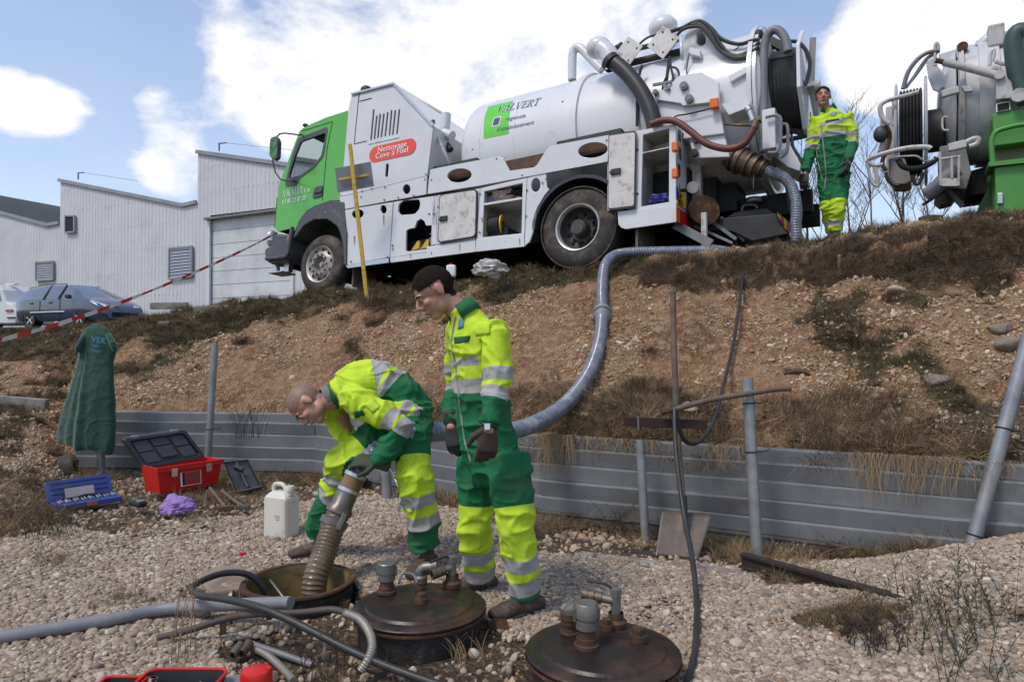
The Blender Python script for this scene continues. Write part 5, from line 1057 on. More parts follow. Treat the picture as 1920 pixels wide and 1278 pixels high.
# print on the hose
ptxt = mat('hose_print', (.62, .64, .68), .5)
tubething('black_hose', 'thin black hose hanging from the bank top over the rake and down past the shovel', 'hose',
 [P(1400,460,7.3), P(1397,490,7.0), P(1390,540,6.6), P(1376,640,5.9), P(1358,715,5.3), P(1340,785,4.85), P(1315,824,4.6), P(1290,830,4.45), P(1274,805,4.38), P(1265,762,4.36), P(1268,850,4.2), P(1282,960,4.0), P(1297,1040,3.72), P(1306,1120,3.42), gp(1306,1190)+UPV*.04, gp(1302,1240)+UPV*.03, gp(1288,1290)+UPV*.02], .0145, hoseb, 10)
t = tubething('grey_pipe', 'long grey plastic pipe lying across the gravel at bottom left', 'pipe', [gp(-160,1240)+UPV*.04, gp(0,1214)+UPV*.045, gp(200,1182)+UPV*.05, gp(330,1162)+UPV*.06, P(545,1129,3.12)], .029, mat('grey_plastic', (.22, .22, .24), .5, col2=(.16, .16, .175), scale=3, dirt=(.30, .26, .22), damt=.4, dscale=9), 18)
mb = MB(); mb.tube([gp(432,1147)+UPV*.07, gp(438,1146)+UPV*.07], .037, 18); mb.build('joint', fitg, t, world=True)
tubething('black_hose', 'black hose looping out of the open manhole and across the front gravel', 'hose', [P(505,1098,3.60)-UPV*.05, P(480,1086,3.58), P(455,1074,3.55), P(420,1074,3.50), P(385,1085,3.42), P(360,1101,3.32), P(372,1115,3.22), P(420,1122,3.10), P(480,1136,2.98), P(540,1160,2.90), P(600,1190,2.84), P(660,1220,2.78), P(720,1246,2.72), P(780,1268,2.67), P(850,1292,2.60)], .0165, hoseb, 10)
t = tubething('black_hose', 'black hose with silver flexible end lying along the grey pipe', 'hose', [P(296,1196,3.05), P(360,1179,3.06), P(420,1160,3.05), P(470,1151,3.02), P(560,1148,2.98), P(622,1142,2.96), P(652,1150,2.94)], .015, mat('dusty_hose', (.07, .05, .042), .6, dirt=(.12, .09, .07), damt=.4), 10)
mb = MB(); ribbed(mb, [P(645,1148,2.95), P(674,1160,2.90), P(693,1186,2.82), P(698,1212,2.77), P(690,1236,2.73), P(677,1256,2.72)], .017, .010, .15, 12); mb.build('flexible_end', mat('flex_steel', (.36, .32, .28), .45, .5, col2=(.26, .23, .20), scale=10), t, world=True)
t = tubething('flexible_hose', 'short grey flexible hose lying on the gravel beside the red pot', 'hose', [gp(470,1226)+UPV*.03, gp(500,1240)+UPV*.03, gp(530,1262)+UPV*.02, gp(550,1285)+UPV*.02], .016, mat('flex_steel', (.36, .32, .28), .45, .5), 10)
tubething('metal_pipe', 'grey metal pipe end lying in the soil beside the red pot', 'pipe', [gp(466,1222)+UPV*.04, gp(520,1236)+UPV*.03, gp(585,1250)+UPV*.01], .014, greym, 10)
t = thing('pipe_fittings', 'two brown brass pipe ends lying on the gravel by the red pot', 'pipe fittings', gp(440,1240))
for (x, y, dx_) in ((436,1246,-.02), (452,1242,.02)):
    a = gp(x, y)+UPV*.04; mb = MB(); mb.lathe([(.012, 0), (.020, 0), (.021, .06), (.012, .06), (.011, .005)], a, (.25, .9, .35), 14); mb.build('pipe_end', brass, t, world=True)
mb = MB(); a = gp(418,1200); t = thing('iron_peg', 'rusty flat iron peg propping up the grey pipe', 'peg', a); mb.box(a+UPV*.05, (.028, .006, .14)); mb.build('bar', ruston, t, world=True)
t = thing('iron_bracket', 'rusty iron bracket lying by the standing worker\'s boot', 'bracket', gp(930,1175)); c = gp(935,1185); mb = MB(); mb.prism([c+Vector((-.05, 0, 0)), c+Vector((.055, 0, 0)), c+Vector((.035, .01, .055)), c+Vector((-.035, .01, .055))], (0, .008, 0)); mb.build('plate', rustm, t, world=True)
t = thing('bottle_cap', 'small red bottle cap lying on the gravel left of the open manhole', 'cap', gp(455,1044)); mb = MB(); mb.cyl((0, 0, .012), (0, 0, .03), .022, 16); mb.build('cap', mat('red_plastic', (.55, .02, .02), .35), t)
# ---------------- shovel, rake
wood = mat('worn_wood', (.17, .115, .08), .7, col2=(.10, .07, .05), scale=14, bump=.2, dirt=(.05, .038, .03), damt=.35)
t = thing('shovel', 'square shovel standing blade down against the steel wall', 'shovel', P(1282,1045,4.3))
mb = MB(); mb.tube(spline([P(1262,550,4.72), P(1263,620,4.68), P(1267,740,4.6), P(1273,850,4.53), P(1282,955,4.46)], 6), [.021]*25, 12); mb.ell(P(1262,549,4.72), (.022, .022, .022)); mb.build('shaft', wood, t, world=True)
def shb(u, v):
    tl, tr, br, bl = P(1241,958,4.50), P(1334,966,4.47), P(1309,1049,4.20), P(1229,1042,4.22); p = (tl*(1-u)+tr*u)*(1-v)+(bl*(1-u)+br*u)*v
    return p+Vector((0, .03*(1-(2*u-1)**2)-.02*math.exp(-((u-.5)/.07)**2)*(1-v)**1.2, 0))
mb = MB(); mb.grid(shb, 20, 12); mb.build('blade', mat('shovel_steel', (.21, .165, .135), .5, .35, col2=(.12, .095, .08), scale=7, dirt=(.05, .045, .045), damt=.4, dscale=5), t, world=True, solid=.004)
mb = MB(); mb.tube([P(1281,930,4.47), P(1288,1000,4.36)], [.024, .010], 12); mb.build('socket', blackm, t, world=True)
t = thing('rake', 'rusty bar rake with wooden handle lashed across a tube post', 'rake', P(1245,790,4.42))
mb = MB(); mb.span(P(1170,789,4.43), P(1326,796,4.38), .02, .058); mb.build('head', mat('dark_rust_bar', (.055, .025, .018), .7, .2, col2=(.035, .02, .016), scale=14), t, world=True, bevel=.003)
for x in (1196, 1244, 1298): mb = MB(); mb.span(P(x,779,4.415), P(x+1,806,4.405), .010, .007); mb.build('weld_mark', fitg, t, world=True)
mb = MB(); mb.tube([P(1240,773,4.36), P(1270,766,4.36)], [.019, .019], 12, False); mb.tube([P(1240,773,4.36), P(1270,766,4.36)], [.014, .014], 12, False); mb.build('socket', rustm, t, world=True)
mb = MB(); mb.tube(spline([P(1262,768,4.35), P(1330,750,4.35), P(1400,738,4.35), P(1450,730,4.36), P(1482,728,4.38)], 5), .018, 12); mb.build('handle', wood, t, world=True)
# ---------------- tools
redp = mat('red_box_plastic', (.60, .018, .012), .38, col2=(.52, .015, .01), scale=4); blkp = mat('black_box_plastic', (.018, .019, .022), .45, col2=(.028, .029, .033), scale=6, dirt=(.06, .055, .05), damt=.2); chrome = mat('chrome', (.72, .72, .72), .15, 1.0)
a, b = PZ(300,926,.04), PZ(408,908,.04); ex_ = (b-a).normalized(); hy_ = Vector((-ex_.y, ex_.x, 0)); ww = (b-a).length
t = thing('toolbox', 'open red toolbox with black lid lying by the steel wall', 'toolbox', a, Matrix((ex_, hy_, UPV)).transposed())
H0 = .235; D0 = .26
mb = MB(); o = [(0, 0, 0), (ww, 0, 0), (ww, D0, 0), (0, D0, 0)]; tp = [(-.035, -.02, H0), (ww+.035, -.02, H0), (ww+.035, D0+.02, H0), (-.035, D0+.02, H0)]; ip = [(-.025, -.01, H0), (ww+.025, -.01, H0), (ww+.025, D0+.01, H0), (-.025, D0+.01, H0)]
bi = [(.01, .01, .01), (ww-.01, .01, .01), (ww-.01, D0-.01, .01), (.01, D0-.01, .01)]
mb.add(o+tp+ip+bi, [(0, 1, 2, 3), (12, 13, 14, 15)]+[(i, (i+1) % 4, (i+1) % 4+4, i+4) for i in range(4)]+[(i+4, (i+1) % 4+4, (i+1) % 4+8, i+8) for i in range(4)]+[(i+8, (i+1) % 4+8, (i+1) % 4+12, i+12) for i in range(4)]); mb.build('body', redp, t, bevel=.008)
mb = MB(); mb.span((-.045, -.028, H0-.02), (ww+.045, -.028, H0-.02), .015, .05); mb.build('rim', redp, t, bevel=.004)
mb = MB(); mb.box((ww*.5, -.018, H0*.45), (.19, .004, .13), Matrix.Rotation(R(-6), 3, 'X')); lab = mb.build('label_sticker', whitel, t); mb = MB(); mb.box((ww*.51, -.0215, H0*.45), (.165, .003, .115), Matrix.Rotation(R(-6), 3, 'X')); mb.build('label_print', mat('label_red', (.45, .03, .02), .4), lab)
mb = MB(); mb.box((ww*.5-.07, -.0235, H0*.45), (.022, .003, .11), Matrix.Rotation(R(-6), 3, 'X')); mb.build('label_print', blackl, lab); mb = MB(); mb.span((ww*.5-.04, -.024, H0*.36), (ww*.5+.05, -.024, H0*.60), .002, .03); mb.build('label_print', mat('label_grey', (.12, .10, .10), .5), lab)
for u in (.20, .80): mb = MB(); mb.box((ww*u, -.035, H0-.055), (.055, .02, .07)); mb.tube([(ww*u-.015, -.03, H0-.09), (ww*u, -.035, H0-.105), (ww*u+.015, -.03, H0-.09)], .003, 6); mb.build('latch', chrome, t, bevel=.004)
lidR = Matrix.Rotation(R(14), 3, 'X'); tl = Matrix.Rotation(R(-9), 3, 'Y')
def LP(u, v, w_=0): return Vector((-.03, D0+.0, H0-.03))+Vector((u*(ww+.04)-v*.075, 0, 0))+tl @ Vector((0, v*.14-w_, v*.27))+Vector((0, 0, u*.03))
mb = MB(); q = rounded([LP(0, 0), LP(1, 0), LP(.98, 1), LP(.0, 1)], .12, 3); plate(mb, q, [], (0, .06, .01)); lid = mb.build('lid', blkp, t, bevel=.01)
mb = MB(); q1 = rounded([LP(0, 0), LP(1, 0), LP(.98, 1), LP(.0, 1)], .12, 3); q2 = rounded([LP(.06, .1), LP(.94, .1), LP(.92, .9), LP(.06, .9)], .12, 3); plate(mb, [p-Vector((0, .035, 0)) for p in q1], [[p-Vector((0, .035, 0)) for p in q2]], (0, .04, 0)); mb.build('lid_rim', blkp, lid, bevel=.004)
dgp = mat('lid_compartments', (.055, .058, .068), .4)
for (u0, u1, v0, v1) in ((.09,.33,.50,.86), (.09,.33,.12,.46), (.37,.63,.62,.86), (.37,.63,.22,.58), (.68,.91,.50,.86), (.68,.91,.12,.46)): mb = MB(); plate(mb, [LP(u0, v0, .012), LP(u1, v0, .012), LP(u1, v1, .012), LP(u0, v1, .012)], [], (0, .012, 0)); mb.build('compartment', dgp, lid, bevel=.004)
for u in (.18, .80): mb = MB(); mb.box(LP(u, 1.0, .02), (.06, .04, .03)); mb.build('catch', chrome, lid, bevel=.004)
# tray
t = thing('tool_tray', 'empty black plastic tray propped up beside the red toolbox', 'tray', PZ(455,920,.04)); bl, br, tr, tl_ = P(441,923,6.25), P(492,912,6.3), P(466,861,6.75), P(418,866,6.7)
nn = (br-bl).cross(tl_-bl).normalized(); nn = nn if nn.y < 0 else -nn
cc = (bl+br+tr+tl_)/4; fl = [cc+(p-cc)*.86-nn*.045 for p in (bl, br, tr, tl_)]; ot = [bl, br, tr, tl_]; mb = MB(); mb.add(ot+fl, [(4, 5, 6, 7)]+[(i, (i+1) % 4, (i+1) % 4+4, i+4) for i in range(4)]); mb.build('pan', blkp, t, world=True, solid=.008, bevel=.004)
mb = MB(); q = [cc+(p-cc)*1.02 for p in ot]; plate(mb, q, [[cc+(p-cc)*.95 for p in ot]], nn*.006); mb.build('rim', dgp, t, world=True)
mb = MB(); mb.span(fl[0]*.5+fl[1]*.5+nn*.03, fl[2]*.5+fl[3]*.5+nn*.03, .02, .05, nn); mb.span(cc+(tr-cc)*.15+nn*.02, cc+(tl_-cc)*.3+nn*.05, .04, .05, nn); mb.build('carry_handle', dgp, t, world=True, bevel=.006)
# blue socket case
blup = mat('blue_plastic', (.055, .085, .30), .4, col2=(.045, .07, .25), scale=8, dirt=(.12, .11, .12), damt=.2)
a, b = PZ(110,958,.02), PZ(232,938,.02); ex_ = (b-a).normalized(); hy_ = Vector((-ex_.y, ex_.x, 0)); ww = (b-a).length
t = thing('socket_case', 'open blue socket set case full of steel sockets on the ground', 'tool case', a, Matrix((ex_, hy_, UPV)).transposed())
mb = MB(); plate(mb, rounded([(0, 0, 0), (ww, 0, 0), (ww, .20, 0), (0, .20, 0)], .15), [], (0, 0, .04)); mb.build('base', blup, t, bevel=.005)
mb = MB(); plate(mb, rounded([(0, .21, .03), (ww, .21, .03), (ww+.005, .28, .20), (-.005, .28, .20)], .12), [], (0, .03, -.01)); ld_ = mb.build('lid', blup, t, bevel=.005)
for k in range(4): mb = MB(); mb.span((.03, .22+.018*k, .055+.04*k), (ww-.03, .22+.018*k, .055+.04*k), .02, .006); mb.build('rib', mat('deep_blue', (.03, .045, .18), .5), ld_)
for k in range(16): mb = MB(); x = .03+k*(ww-.06)/15; rr_ = .010+.006*((k*7) % 3)/2; mb.cyl((x, .05+.03*(k % 2), .045), (x, .055+.05+.03*(k % 2), .055), rr_, 10); mb.build('socket', chrome, t)
mb = MB(); mb.tube([(.15, .13, .06), (.5*ww, .15, .07), (ww-.06, .13, .06)], .011, 8); mb.build('ratchet', blackm, t); mb = MB(); mb.box((ww*.45, .19, .10), (.22, .004, .08), Matrix.Rotation(R(-20), 3, 'X')); mb.build('paper', mat('paper', (.45, .41, .37), .8), t); mb = MB(); mb.box((ww*.5, -.004, .02), (.08, .01, .025)); mb.build('latch', mat('orange_plastic', (.6, .13, .02), .5), t)
# meter, cloth, hammers
c = PZ(258,950,.03); t = thing('test_meter', 'small black handheld meter lying between the blue case and purple cloth', 'meter', c, R(-35)); mb = MB(); mb.box((0, 0, .03), (.17, .075, .05)); mb.build('body', blkp, t, bevel=.015); mb = MB(); mb.box((.045, 0, .057), (.045, .05, .006)); mb.build('screen', mat('meter_grey', (.35, .36, .38), .3), t); mb = MB(); mb.box((-.035, 0, .057), (.05, .05, .006)); mb.build('keypad', mat('meter_green', (.10, .20, .12), .5), t, bevel=.003)
c = PZ(333,958,.02); t = thing('purple_cloth', 'crumpled purple cloth lying in front of the red toolbox', 'cloth', c)
pur = mat('purple_cloth', (.34, .20, .48), .85, col2=(.26, .15, .38), scale=8)
bm = bmesh.new(); bmesh.ops.create_icosphere(bm, subdivisions=5, radius=1)
for v in bm.verts:
    p = v.co.copy(); rdg = sum(abs(mnoise.noise(p*f_+Vector((f_, 2, 5))))*a_ for f_, a_ in ((2.2, .55), (4.5, .35), (9, .16))); lob = mnoise.noise(p*1.3+Vector((4, 1, 0)))*.5; d_ = .85+lob*.5+rdg*.42-.15
    v.co = Vector((p.x*.17*d_, p.y*.13*d_, max(p.z*.105*d_+.03, .002+.01*mnoise.noise(p*3))))
mb = MB(); mb.v = [tuple(v.co) for v in bm.verts]; mb.f = [[v.index for v in f.verts] for f in bm.faces]; mb.m = [0]*len(mb.f); mb.s = [True]*len(mb.f); bm.free(); mb.build('fabric', pur, t)
def hammer(h0, h1, head_d, label, redm):
    t = thing('hammer', label, 'hammer', h1, None, 'hammers beside the toolbox'); mb = MB(); mb.tube([h0, (h0+h1)/2+UPV*.0, h1], [.017, .013, .014], 10); mb.build('handle', wood, t, world=True)
    hd = Vector(head_d); mb = MB(); mb.span(h1-hd*.07, h1+hd*.07, .038, .038); mb.build('head', redm, t, world=True, bevel=.006); mb = MB(); mb.box(h1, (.03, .03, .03)); mb.build('wedge', redl, t, world=True)
hammer(PZ(394,915,.08), PZ(424,952,.06), (.75, .45, .0), 'hammer with dark handle and brown head lying nearest the toolbox', mat('brown_head', (.16, .085, .055), .5, .3)); hammer(PZ(416,920,.07), PZ(456,950,.06), (.8, -.1, -.0), 'hammer with pale handle and grey head right of the other hammer', mat('dull_head', (.13, .12, .11), .45, .6))
c = PZ(382,950,.02); t = thing('wood_lath', 'thin wooden lath standing in the soil by the hammers', 'lath', c); mb = MB(); mb.span(c, P(388,918,6.0), .012, .006); mb.build('lath', wood, t, world=True)
# jerrycan
canm = mat('milky_plastic', (.66, .63, .56), .4, col2=(.58, .54, .47), scale=3, dirt=(.34, .24, .15), damt=.25, dscale=5); 
c = gp(528,1006); t = thing('jerrycan', 'white plastic jerrycan standing on the gravel beside the bending worker', 'jerrycan', c, R(-28))
mb = MB(); W0, D_, Hc = .215, .145, .285
mb.add([(-W0/2, -D_/2, 0), (W0/2, -D_/2, 0), (W0/2, D_/2, 0), (-W0/2, D_/2, 0), (-W0/2, -D_/2, Hc), (W0/2, -D_/2, Hc), (W0/2, D_/2, Hc), (-W0/2, D_/2, Hc), (-W0*.30, -D_*.3, Hc+.04), (W0*.30, -D_*.3, Hc+.04), (W0*.30, D_*.3, Hc+.04), (-W0*.30, D_*.3, Hc+.04)], [(3,2,1,0),(0,1,5,4),(1,2,6,5),(2,3,7,6),(3,0,4,7),(4,5,9,8),(5,6,10,9),(6,7,11,10),(7,4,8,11),(8,9,10,11)]); mb.build('body', canm, t, bevel=.022)
mb = MB(); mb.tube(spline([(-.075, 0, Hc+.02), (-.07, 0, Hc+.075), (0, 0, Hc+.085), (.035, 0, Hc+.06), (.04, 0, Hc+.02)], 5), .015, 10); mb.build('handle', canm, t)
mb = MB(); mb.lathe([(.026, 0), (.026, .03), (.031, .03), (.031, .06), (.028, .065), (.001, .065)], (.078, 0, Hc+.015), n=18); mb.build('cap', canm, t); mb = MB(); mb.lathe([(.012, 0), (.014, .025), (.001, .03)], (-W0/2, 0, .12), (-1, 0, .2), 12); mb.build('tap', canm, t)
for k in range(3): mb = MB(); mb.box((.035, -D_/2-.001, .165-.013*k), (.055-.012*k, .002, .004)); mb.build('print_mark', mat('faint_print', (.2, .2, .22), .6), t)
# second toolbox at the bottom edge with the red pot
c = PZ(345,1268,.10); t = thing('tool_bin', 'open black tool bin with red rim cut by the bottom edge of the picture', 'tool bin', (c.x, c.y, 0)); ex_ = Vector((1, -.02, 0))
def bin_(x0, x1, y0, y1, h_): 
    mb = MB(); q = rounded([(x0, y0, h_), (x1, y0, h_), (x1, y1, h_), (x0, y1, h_)], .15, 4); cc = sum((Vector(p) for p in q), Vector())/len(q); n = len(q); lo = [cc+(Vector(p)-cc)*.85-Vector((0, 0, .10)) for p in q]
    mb.add(list(q)+lo, [(i, (i+1) % n, (i+1) % n+n, i+n) for i in range(n)]+[tuple(range(n, 2*n))]); mb.build('pan', blkp, t, solid=.006)
    mb = MB(); mb.tube(list(q)+[q[0]], .006, 8, False); mb.build('rim', redp, t)
bin_(-.13, .16, -.32, .02, .12); bin_(-.27, -.12, -.30, -.02, .11)
mb = MB(); mb.lathe([(.012, 0), (.017, 0), (.017, .09), (.012, .09)], (-.075, -.12, .06), (.15, .2, .9), 16); mb.build('socket', chrome, t); mb = MB(); mb.lathe([(.01, 0), (.03, 0), (.03, .02), (.01, .02)], (.03, -.07, .06), (.2, -.3, .9), 16); mb.tube([(.03, -.07, .07), (.08, -.03, .09)], .01, 8); mb.build('pipe_clamp', galv, t); mb = MB(); mb.lathe([(.01, 0), (.022, 0), (.022, .02), (.01, .02)], (.08, -.12, .05), (.2, -.3, .9), 14); mb.build('nut', galv, t)
c = PZ(481,1262,.10); t = thing('red_pot', 'red plastic screw cap pot at the bottom edge beside the tool bin', 'pot', (c.x, c.y, 0)); mb = MB(); mb.lathe([(.055, -.02), (.058, .10), (.052, .115), (.04, .12), (.001, .122)], (0, 0, 0), n=28); mb.build('body', redp, t); mb = MB(); mb.box((.045, -.0, .117), (.016, .02, .012)); mb.build('tab', redp, t); mb = MB(); mb.box((-.075, -.01, .05), (.06, .09, .06), Matrix.Rotation(R(30), 3, 'Z')); mb.build('grey_flap', greym, t)
# white ribbon by the worker
t = thing('white_ribbon', 'twisted white plastic ribbon hanging behind the suction hose', 'ribbon', P(735,890,4.6)); mb = MB()
for pts in ([(722,868),(735,885),(745,905),(750,930),(748,960)], [(735,885),(752,910),(756,925)]):
    q = spline([P(x, y, 4.62+.03*math.sin(i*2)) for i, (x, y) in enumerate(pts)], 5); vs = []
    for i, p in enumerate(q): a = i*.35; w_ = Vector((math.cos(a)*.010, math.sin(a)*.010, 0)); vs += [p-w_, p+w_]
    mb.add(vs, [(2*i, 2*i+1, 2*i+3, 2*i+2) for i in range(len(q)-1)], 0, True)
mb.build('strip', whitel, t, world=True)
# ---------------- jacket on its post
jk = mat('jacket_green', (.012, .052, .034), .9, col2=(.015, .062, .040), scale=5, bump=.15, bscale=200, sheen=.3)
rows = [(606,180,4,.0),(609,180,16,.02),(618,181,24,.04),(632,181,31,.05),(645,181,37,.05),(656,181,40,.055),(664,180,34,.06),(690,176,35,.08),(730,170,42,.12),(770,165,49,.14),(800,162,54,.16),(822,161,55,.165),(832,160,54,.165),(842,160,51,.15)]
t = thing('jacket', 'dark green work jacket hung over a post at the wall end', 'jacket', P(160,842,7.0))
ry = np.array([r[0] for r in rows], float); mb = MB(); ns = 40; rings = []
for j in range(30):
    yy = 607+(838-607)*(j/29); cx_ = np.interp(yy, ry, [r[1] for r in rows]); hw = np.interp(yy, ry, [r[2] for r in rows]); dp = np.interp(yy, ry, [r[3] for r in rows])
    rings.append([P(cx_+hw*math.cos(a), yy+(j/29)**3*(10*math.cos(a)+6*math.sin(a)), 6.96-dp*math.sin(a)) for a in [2*math.pi*k/ns for k in range(ns)]])
mb.add([p for r in rings for p in r], [(i*ns+k, i*ns+(k+1) % ns, (i+1)*ns+(k+1) % ns, (i+1)*ns+k) for i in range(29) for k in range(ns)]); mb.add(rings[0], [tuple(range(ns))[::-1]]); mb.add(rings[-1], [tuple(range(ns))])
for sgn, px0 in ((-1, 158), (1, 203)): mb.tube(spline([P(px0, 628, 6.93), P(px0+sgn*8, 645, 6.90), P(px0+sgn*13, 660, 6.90)], 5), [.02, .024, .027, .030, .032, .033, .033, .032, .030, .026, .018], 12)
jacket_mb = mb
JV = [P(170, 836, 6.8)]
Mx2 = Matrix((Vector((1, .05, -.18)).normalized(), Vector((.10, .1, 1)).normalized(), Vector((0, -1, 0)))).transposed().to_4x4()
for tx_, x_, y_, s_ in (('VER', 170, 640, .085), ('r\u00e9gio', 171, 648, .04), ("d'assa", 171, 658, .04)): M = Mx2.copy(); M.translation = TM[t.name].inverted() @ P(x_, y_, 6.87); text_mesh('lettering', tx_, mat('jacket_print', (.05, .22, .42), .6), s_, M, t)
for (x, y, rr_, lb) in ((118,868,.13,'dark mossy stone block under the hem of the hung jacket'), ): c = P(x, y, 7.1); t = thing('stone_block', lb, 'stone', (c.x, c.y, c.z-.1)); o = rock_mesh('block', mat('mossy_stone', (.10, .085, .065), .9, bump=.4), 44, 3, .25, 1.4); link(o); o.parent = t; TM[o.name] = TM[t.name]; o.scale = (.15, .13, .20)
# ---------------- bank: rocks, edging slabs, pegs, roots
rocks = [(1872,617,.075,'rounded grey rock near the right edge of the bank, upper of two'), (1888,648,.10,'larger grey rock near the right edge of the bank, lower of two'), (1292,765,.07,'pale flat rock just above the rake handle'), (1196,744,.05,'pale rock on the bank left of the shovel shaft'), (1533,804,.05,'pale rock low on the bank right of the tube post'), (1755,716,.085,'grey rounded rock half buried in the middle of the bank'), (1678,545,.07,'pale flat rock high on the bank under the overhang'), (1640,745,.05,'white rock on the bank above the dry grass'), (548,708,.05,'pale rock on the bank above the bending worker'), (1580,650,.06,'dark clod on the bank under the third worker'), (1100,778,.05,'pale rock beside the suction hose low on the bank')]
for i, (x, y, s_, lb) in enumerate(rocks):
    yy = 5.0
    for k in range(400):
        q = P(x, y, 4.2+.014*k) if x > 1000 else P(x, y, 5.6+.014*k)
        if hz1(q.x, q.y) >= q.z: break
    t = thing('rock', lb, 'rock', q, None, 'single rocks on the bank'); o = rock_mesh('stone', mat('rock_grey', (.17, .135, .11), .9, col2=(.24, .19, .15), scale=3, bump=.3) if i in (0, 1, 5, 9) else mat('rock_pale', (.46, .36, .27), .9, col2=(.36, .26, .18), scale=3, bump=.3), 50+i, 3, .2, 1.3, True, .6); link(o); o.parent = t; TM[o.name] = TM[t.name]; o.scale = (s_*1.2, s_, s_*.7); o.rotation_euler = (0, 0, i)
def hit(x, y, y0=4.2, y1=20):
    for k in range(900):
        q = P(x, y, y0+(y1-y0)*k/900)
        if hz1(q.x, q.y) >= q.z: return q
    return P(x, y, y1)
for (xa, ya, xb, yb, lb) in ((-20,752,88,760,'concrete edging slab at the left edge of the bank'), (298,612,366,610,'concrete edging slab in the bank grass above the grey post'), (366,585,450,578,'concrete edging slab near the crest left of the lorry'), (208,652,256,655,'concrete edging slab behind the hung jacket')):
    a, b = hit(xa, ya, 6.5), hit(xb, yb, 6.5); b = P(xb, yb, a.y+.05); beam('edging_slab', lb, 'edging', a-UPV*.10, b-UPV*.10, .10, .18, pconc, 0, .006)['group'] = 'concrete edging slabs on the bank'
q = hit(1565, 500, 5.5); t = thing('wooden_peg', 'pale wooden peg sticking out under the overhanging turf', 'peg', q); mb = MB(); mb.cyl(q+Vector((.0, -.09, -.07)), q+Vector((0, -.10, .10)), .018, 8); mb.build('peg', mat('bleached_wood', (.36, .29, .22), .8), t, world=True)
q = hit(1470, 700, 4.8); q2 = hit(1518, 704, 4.8); t = thing('dead_root', 'dead root lying on the bank beside the rake handle end', 'root', q); mb = MB(); mb.tube(spline([q+UPV*.0, (q+q2)/2+UPV*.03, q2+UPV*.02], 5), .02, 8); mb.build('root', mat('dead_wood', (.10, .07, .055), .9), t, world=True)
# roots and hanging turf fibres under the lip, dark to deepen its shade
def fibres():
    r = random.Random(5); mb = MB()
    for i in range(2600):
        px = r.uniform(1240, 1960); q = P(px, 0, 1); yc = float(np.interp(px, CPX, CYY)); yw = float(wallY(px)); s_ = .78+.10*r.random(); Y = yw+(yc-yw)*s_; X = (px-960)/F*Y; z = hz1(X, Y)
        a = Vector((X, Y-.01, z+.03)); L_ = r.uniform(.05, .22); b = a+Vector((r.uniform(-.06, .06), -r.uniform(.02, .09), -L_*.5)); c = b+Vector((r.uniform(-.05, .05), r.uniform(-.01, .03), -L_*.6)); w_ = r.uniform(.002, .005); sx_ = Vector((w_, 0, 0)); mb.add([a-sx_, a+sx_, b-sx_*.7, b+sx_*.7, c], [(0, 1, 3, 2), (2, 3, 4)], 0, True)
    mb.build('hanging_roots', g_brown, kind='stuff')
fibres()
def hanging_straw():
    r = random.Random(8); mb = MB()
    for (x0, x1, n, ln) in ((1010,1080,110,.38), (1100,1240,60,.2), (1330,1400,40,.22), (1600,1720,110,.34), (1700,1800,70,.3), (1840,1900,30,.2), (640,700,20,.15)):
        for i in range(n):
            px = r.uniform(x0, x1); w0 = wp(px); nrm = Vector((-.42, -.9, 0)); a = Vector((w0.x, w0.y, .63))-nrm*r.uniform(.02, .2)+UPV*.02; L_ = ln*r.uniform(.3, 1.1); b = Vector((w0.x, w0.y, .66))+nrm*r.uniform(.03, .09)+Vector((r.uniform(-.05, .05), 0, 0)); c = b+Vector((r.uniform(-.06, .06), r.uniform(-.02, .02), -L_*.5)); d_ = c+Vector((r.uniform(-.06, .06), 0, -L_*.5)); w_ = r.uniform(.0012, .0026); sx_ = Vector((w_, 0, 0)); mb.add([a-sx_, a+sx_, b-sx_, b+sx_, c-sx_*.7, c+sx_*.7, d_], [(0, 1, 3, 2), (2, 3, 5, 4), (4, 5, 6)], 0, True)
    mb.build('hanging_straw', g_dry, kind='stuff')
hanging_straw()
# ---------------- sign stake, tape, litter on the bank top
t = thing('stake_sign', 'yellow stake with a grey board and yellow crossbar standing before the lorry', 'sign', P(687,556,9.7)); 
mb = MB(); mb.span(P(656,270,9.75), P(688,560,9.7), .055, .04, (0, 1, 0)); mb.build('stake', yellowp, t, world=True, bevel=.006)
q = [P(628,316,9.82), P(695,303,9.86), P(701,349,9.86), P(633,361,9.82)]; mb = MB(); plate(mb, q, [], (0, .012, 0)); mb.build('board', mat('grey_board', (.20, .205, .215), .5, col2=(.18, .185, .195), scale=3), t, world=True)
mb = MB(); mb.span(P(635,337,9.79), P(692,328,9.82), .02, .035); mb.build('crossbar', yellowp, t, world=True, bevel=.004)
tp = [P(-60,662,4.6), P(0,638,5.0), P(100,610,5.9), P(200,577,6.9), P(300,538,8.1), P(400,495,9.5), P(470,462,10.6), P(512,440,11.3)]
q = resample(spline(tp, 12), .05); t = thing('barrier_tape', 'red and white barrier tape strung from the left edge to the lorry\'s bumper', 'tape', tp[0])
redt = mat('tape_red', (.62, .03, .02), .4); whit = mat('tape_white', (.75, .74, .72), .4)
seg = []; cur = []; 
for i, p in enumerate(q):
    a = .4*math.sin(i*.11)+.25*math.sin(i*.31); w_ = Vector((0, math.sin(a)*.019, math.cos(a)*.019)); cur.append((p-w_, p+w_))
    if (i+1) % 5 == 0 or i == len(q)-1: seg.append(cur); cur = [cur[-1]]
for j, c_ in enumerate(seg):
    if len(c_) < 2: continue
    mb = MB(); vs = [x for ab in c_ for x in ab]; mb.add(vs, [(2*i, 2*i+1, 2*i+3, 2*i+2) for i in range(len(c_)-1)], 0, True); mb.build('red_stripe' if j % 2 else 'white_stripe', redt if j % 2 else whit, t, world=True)
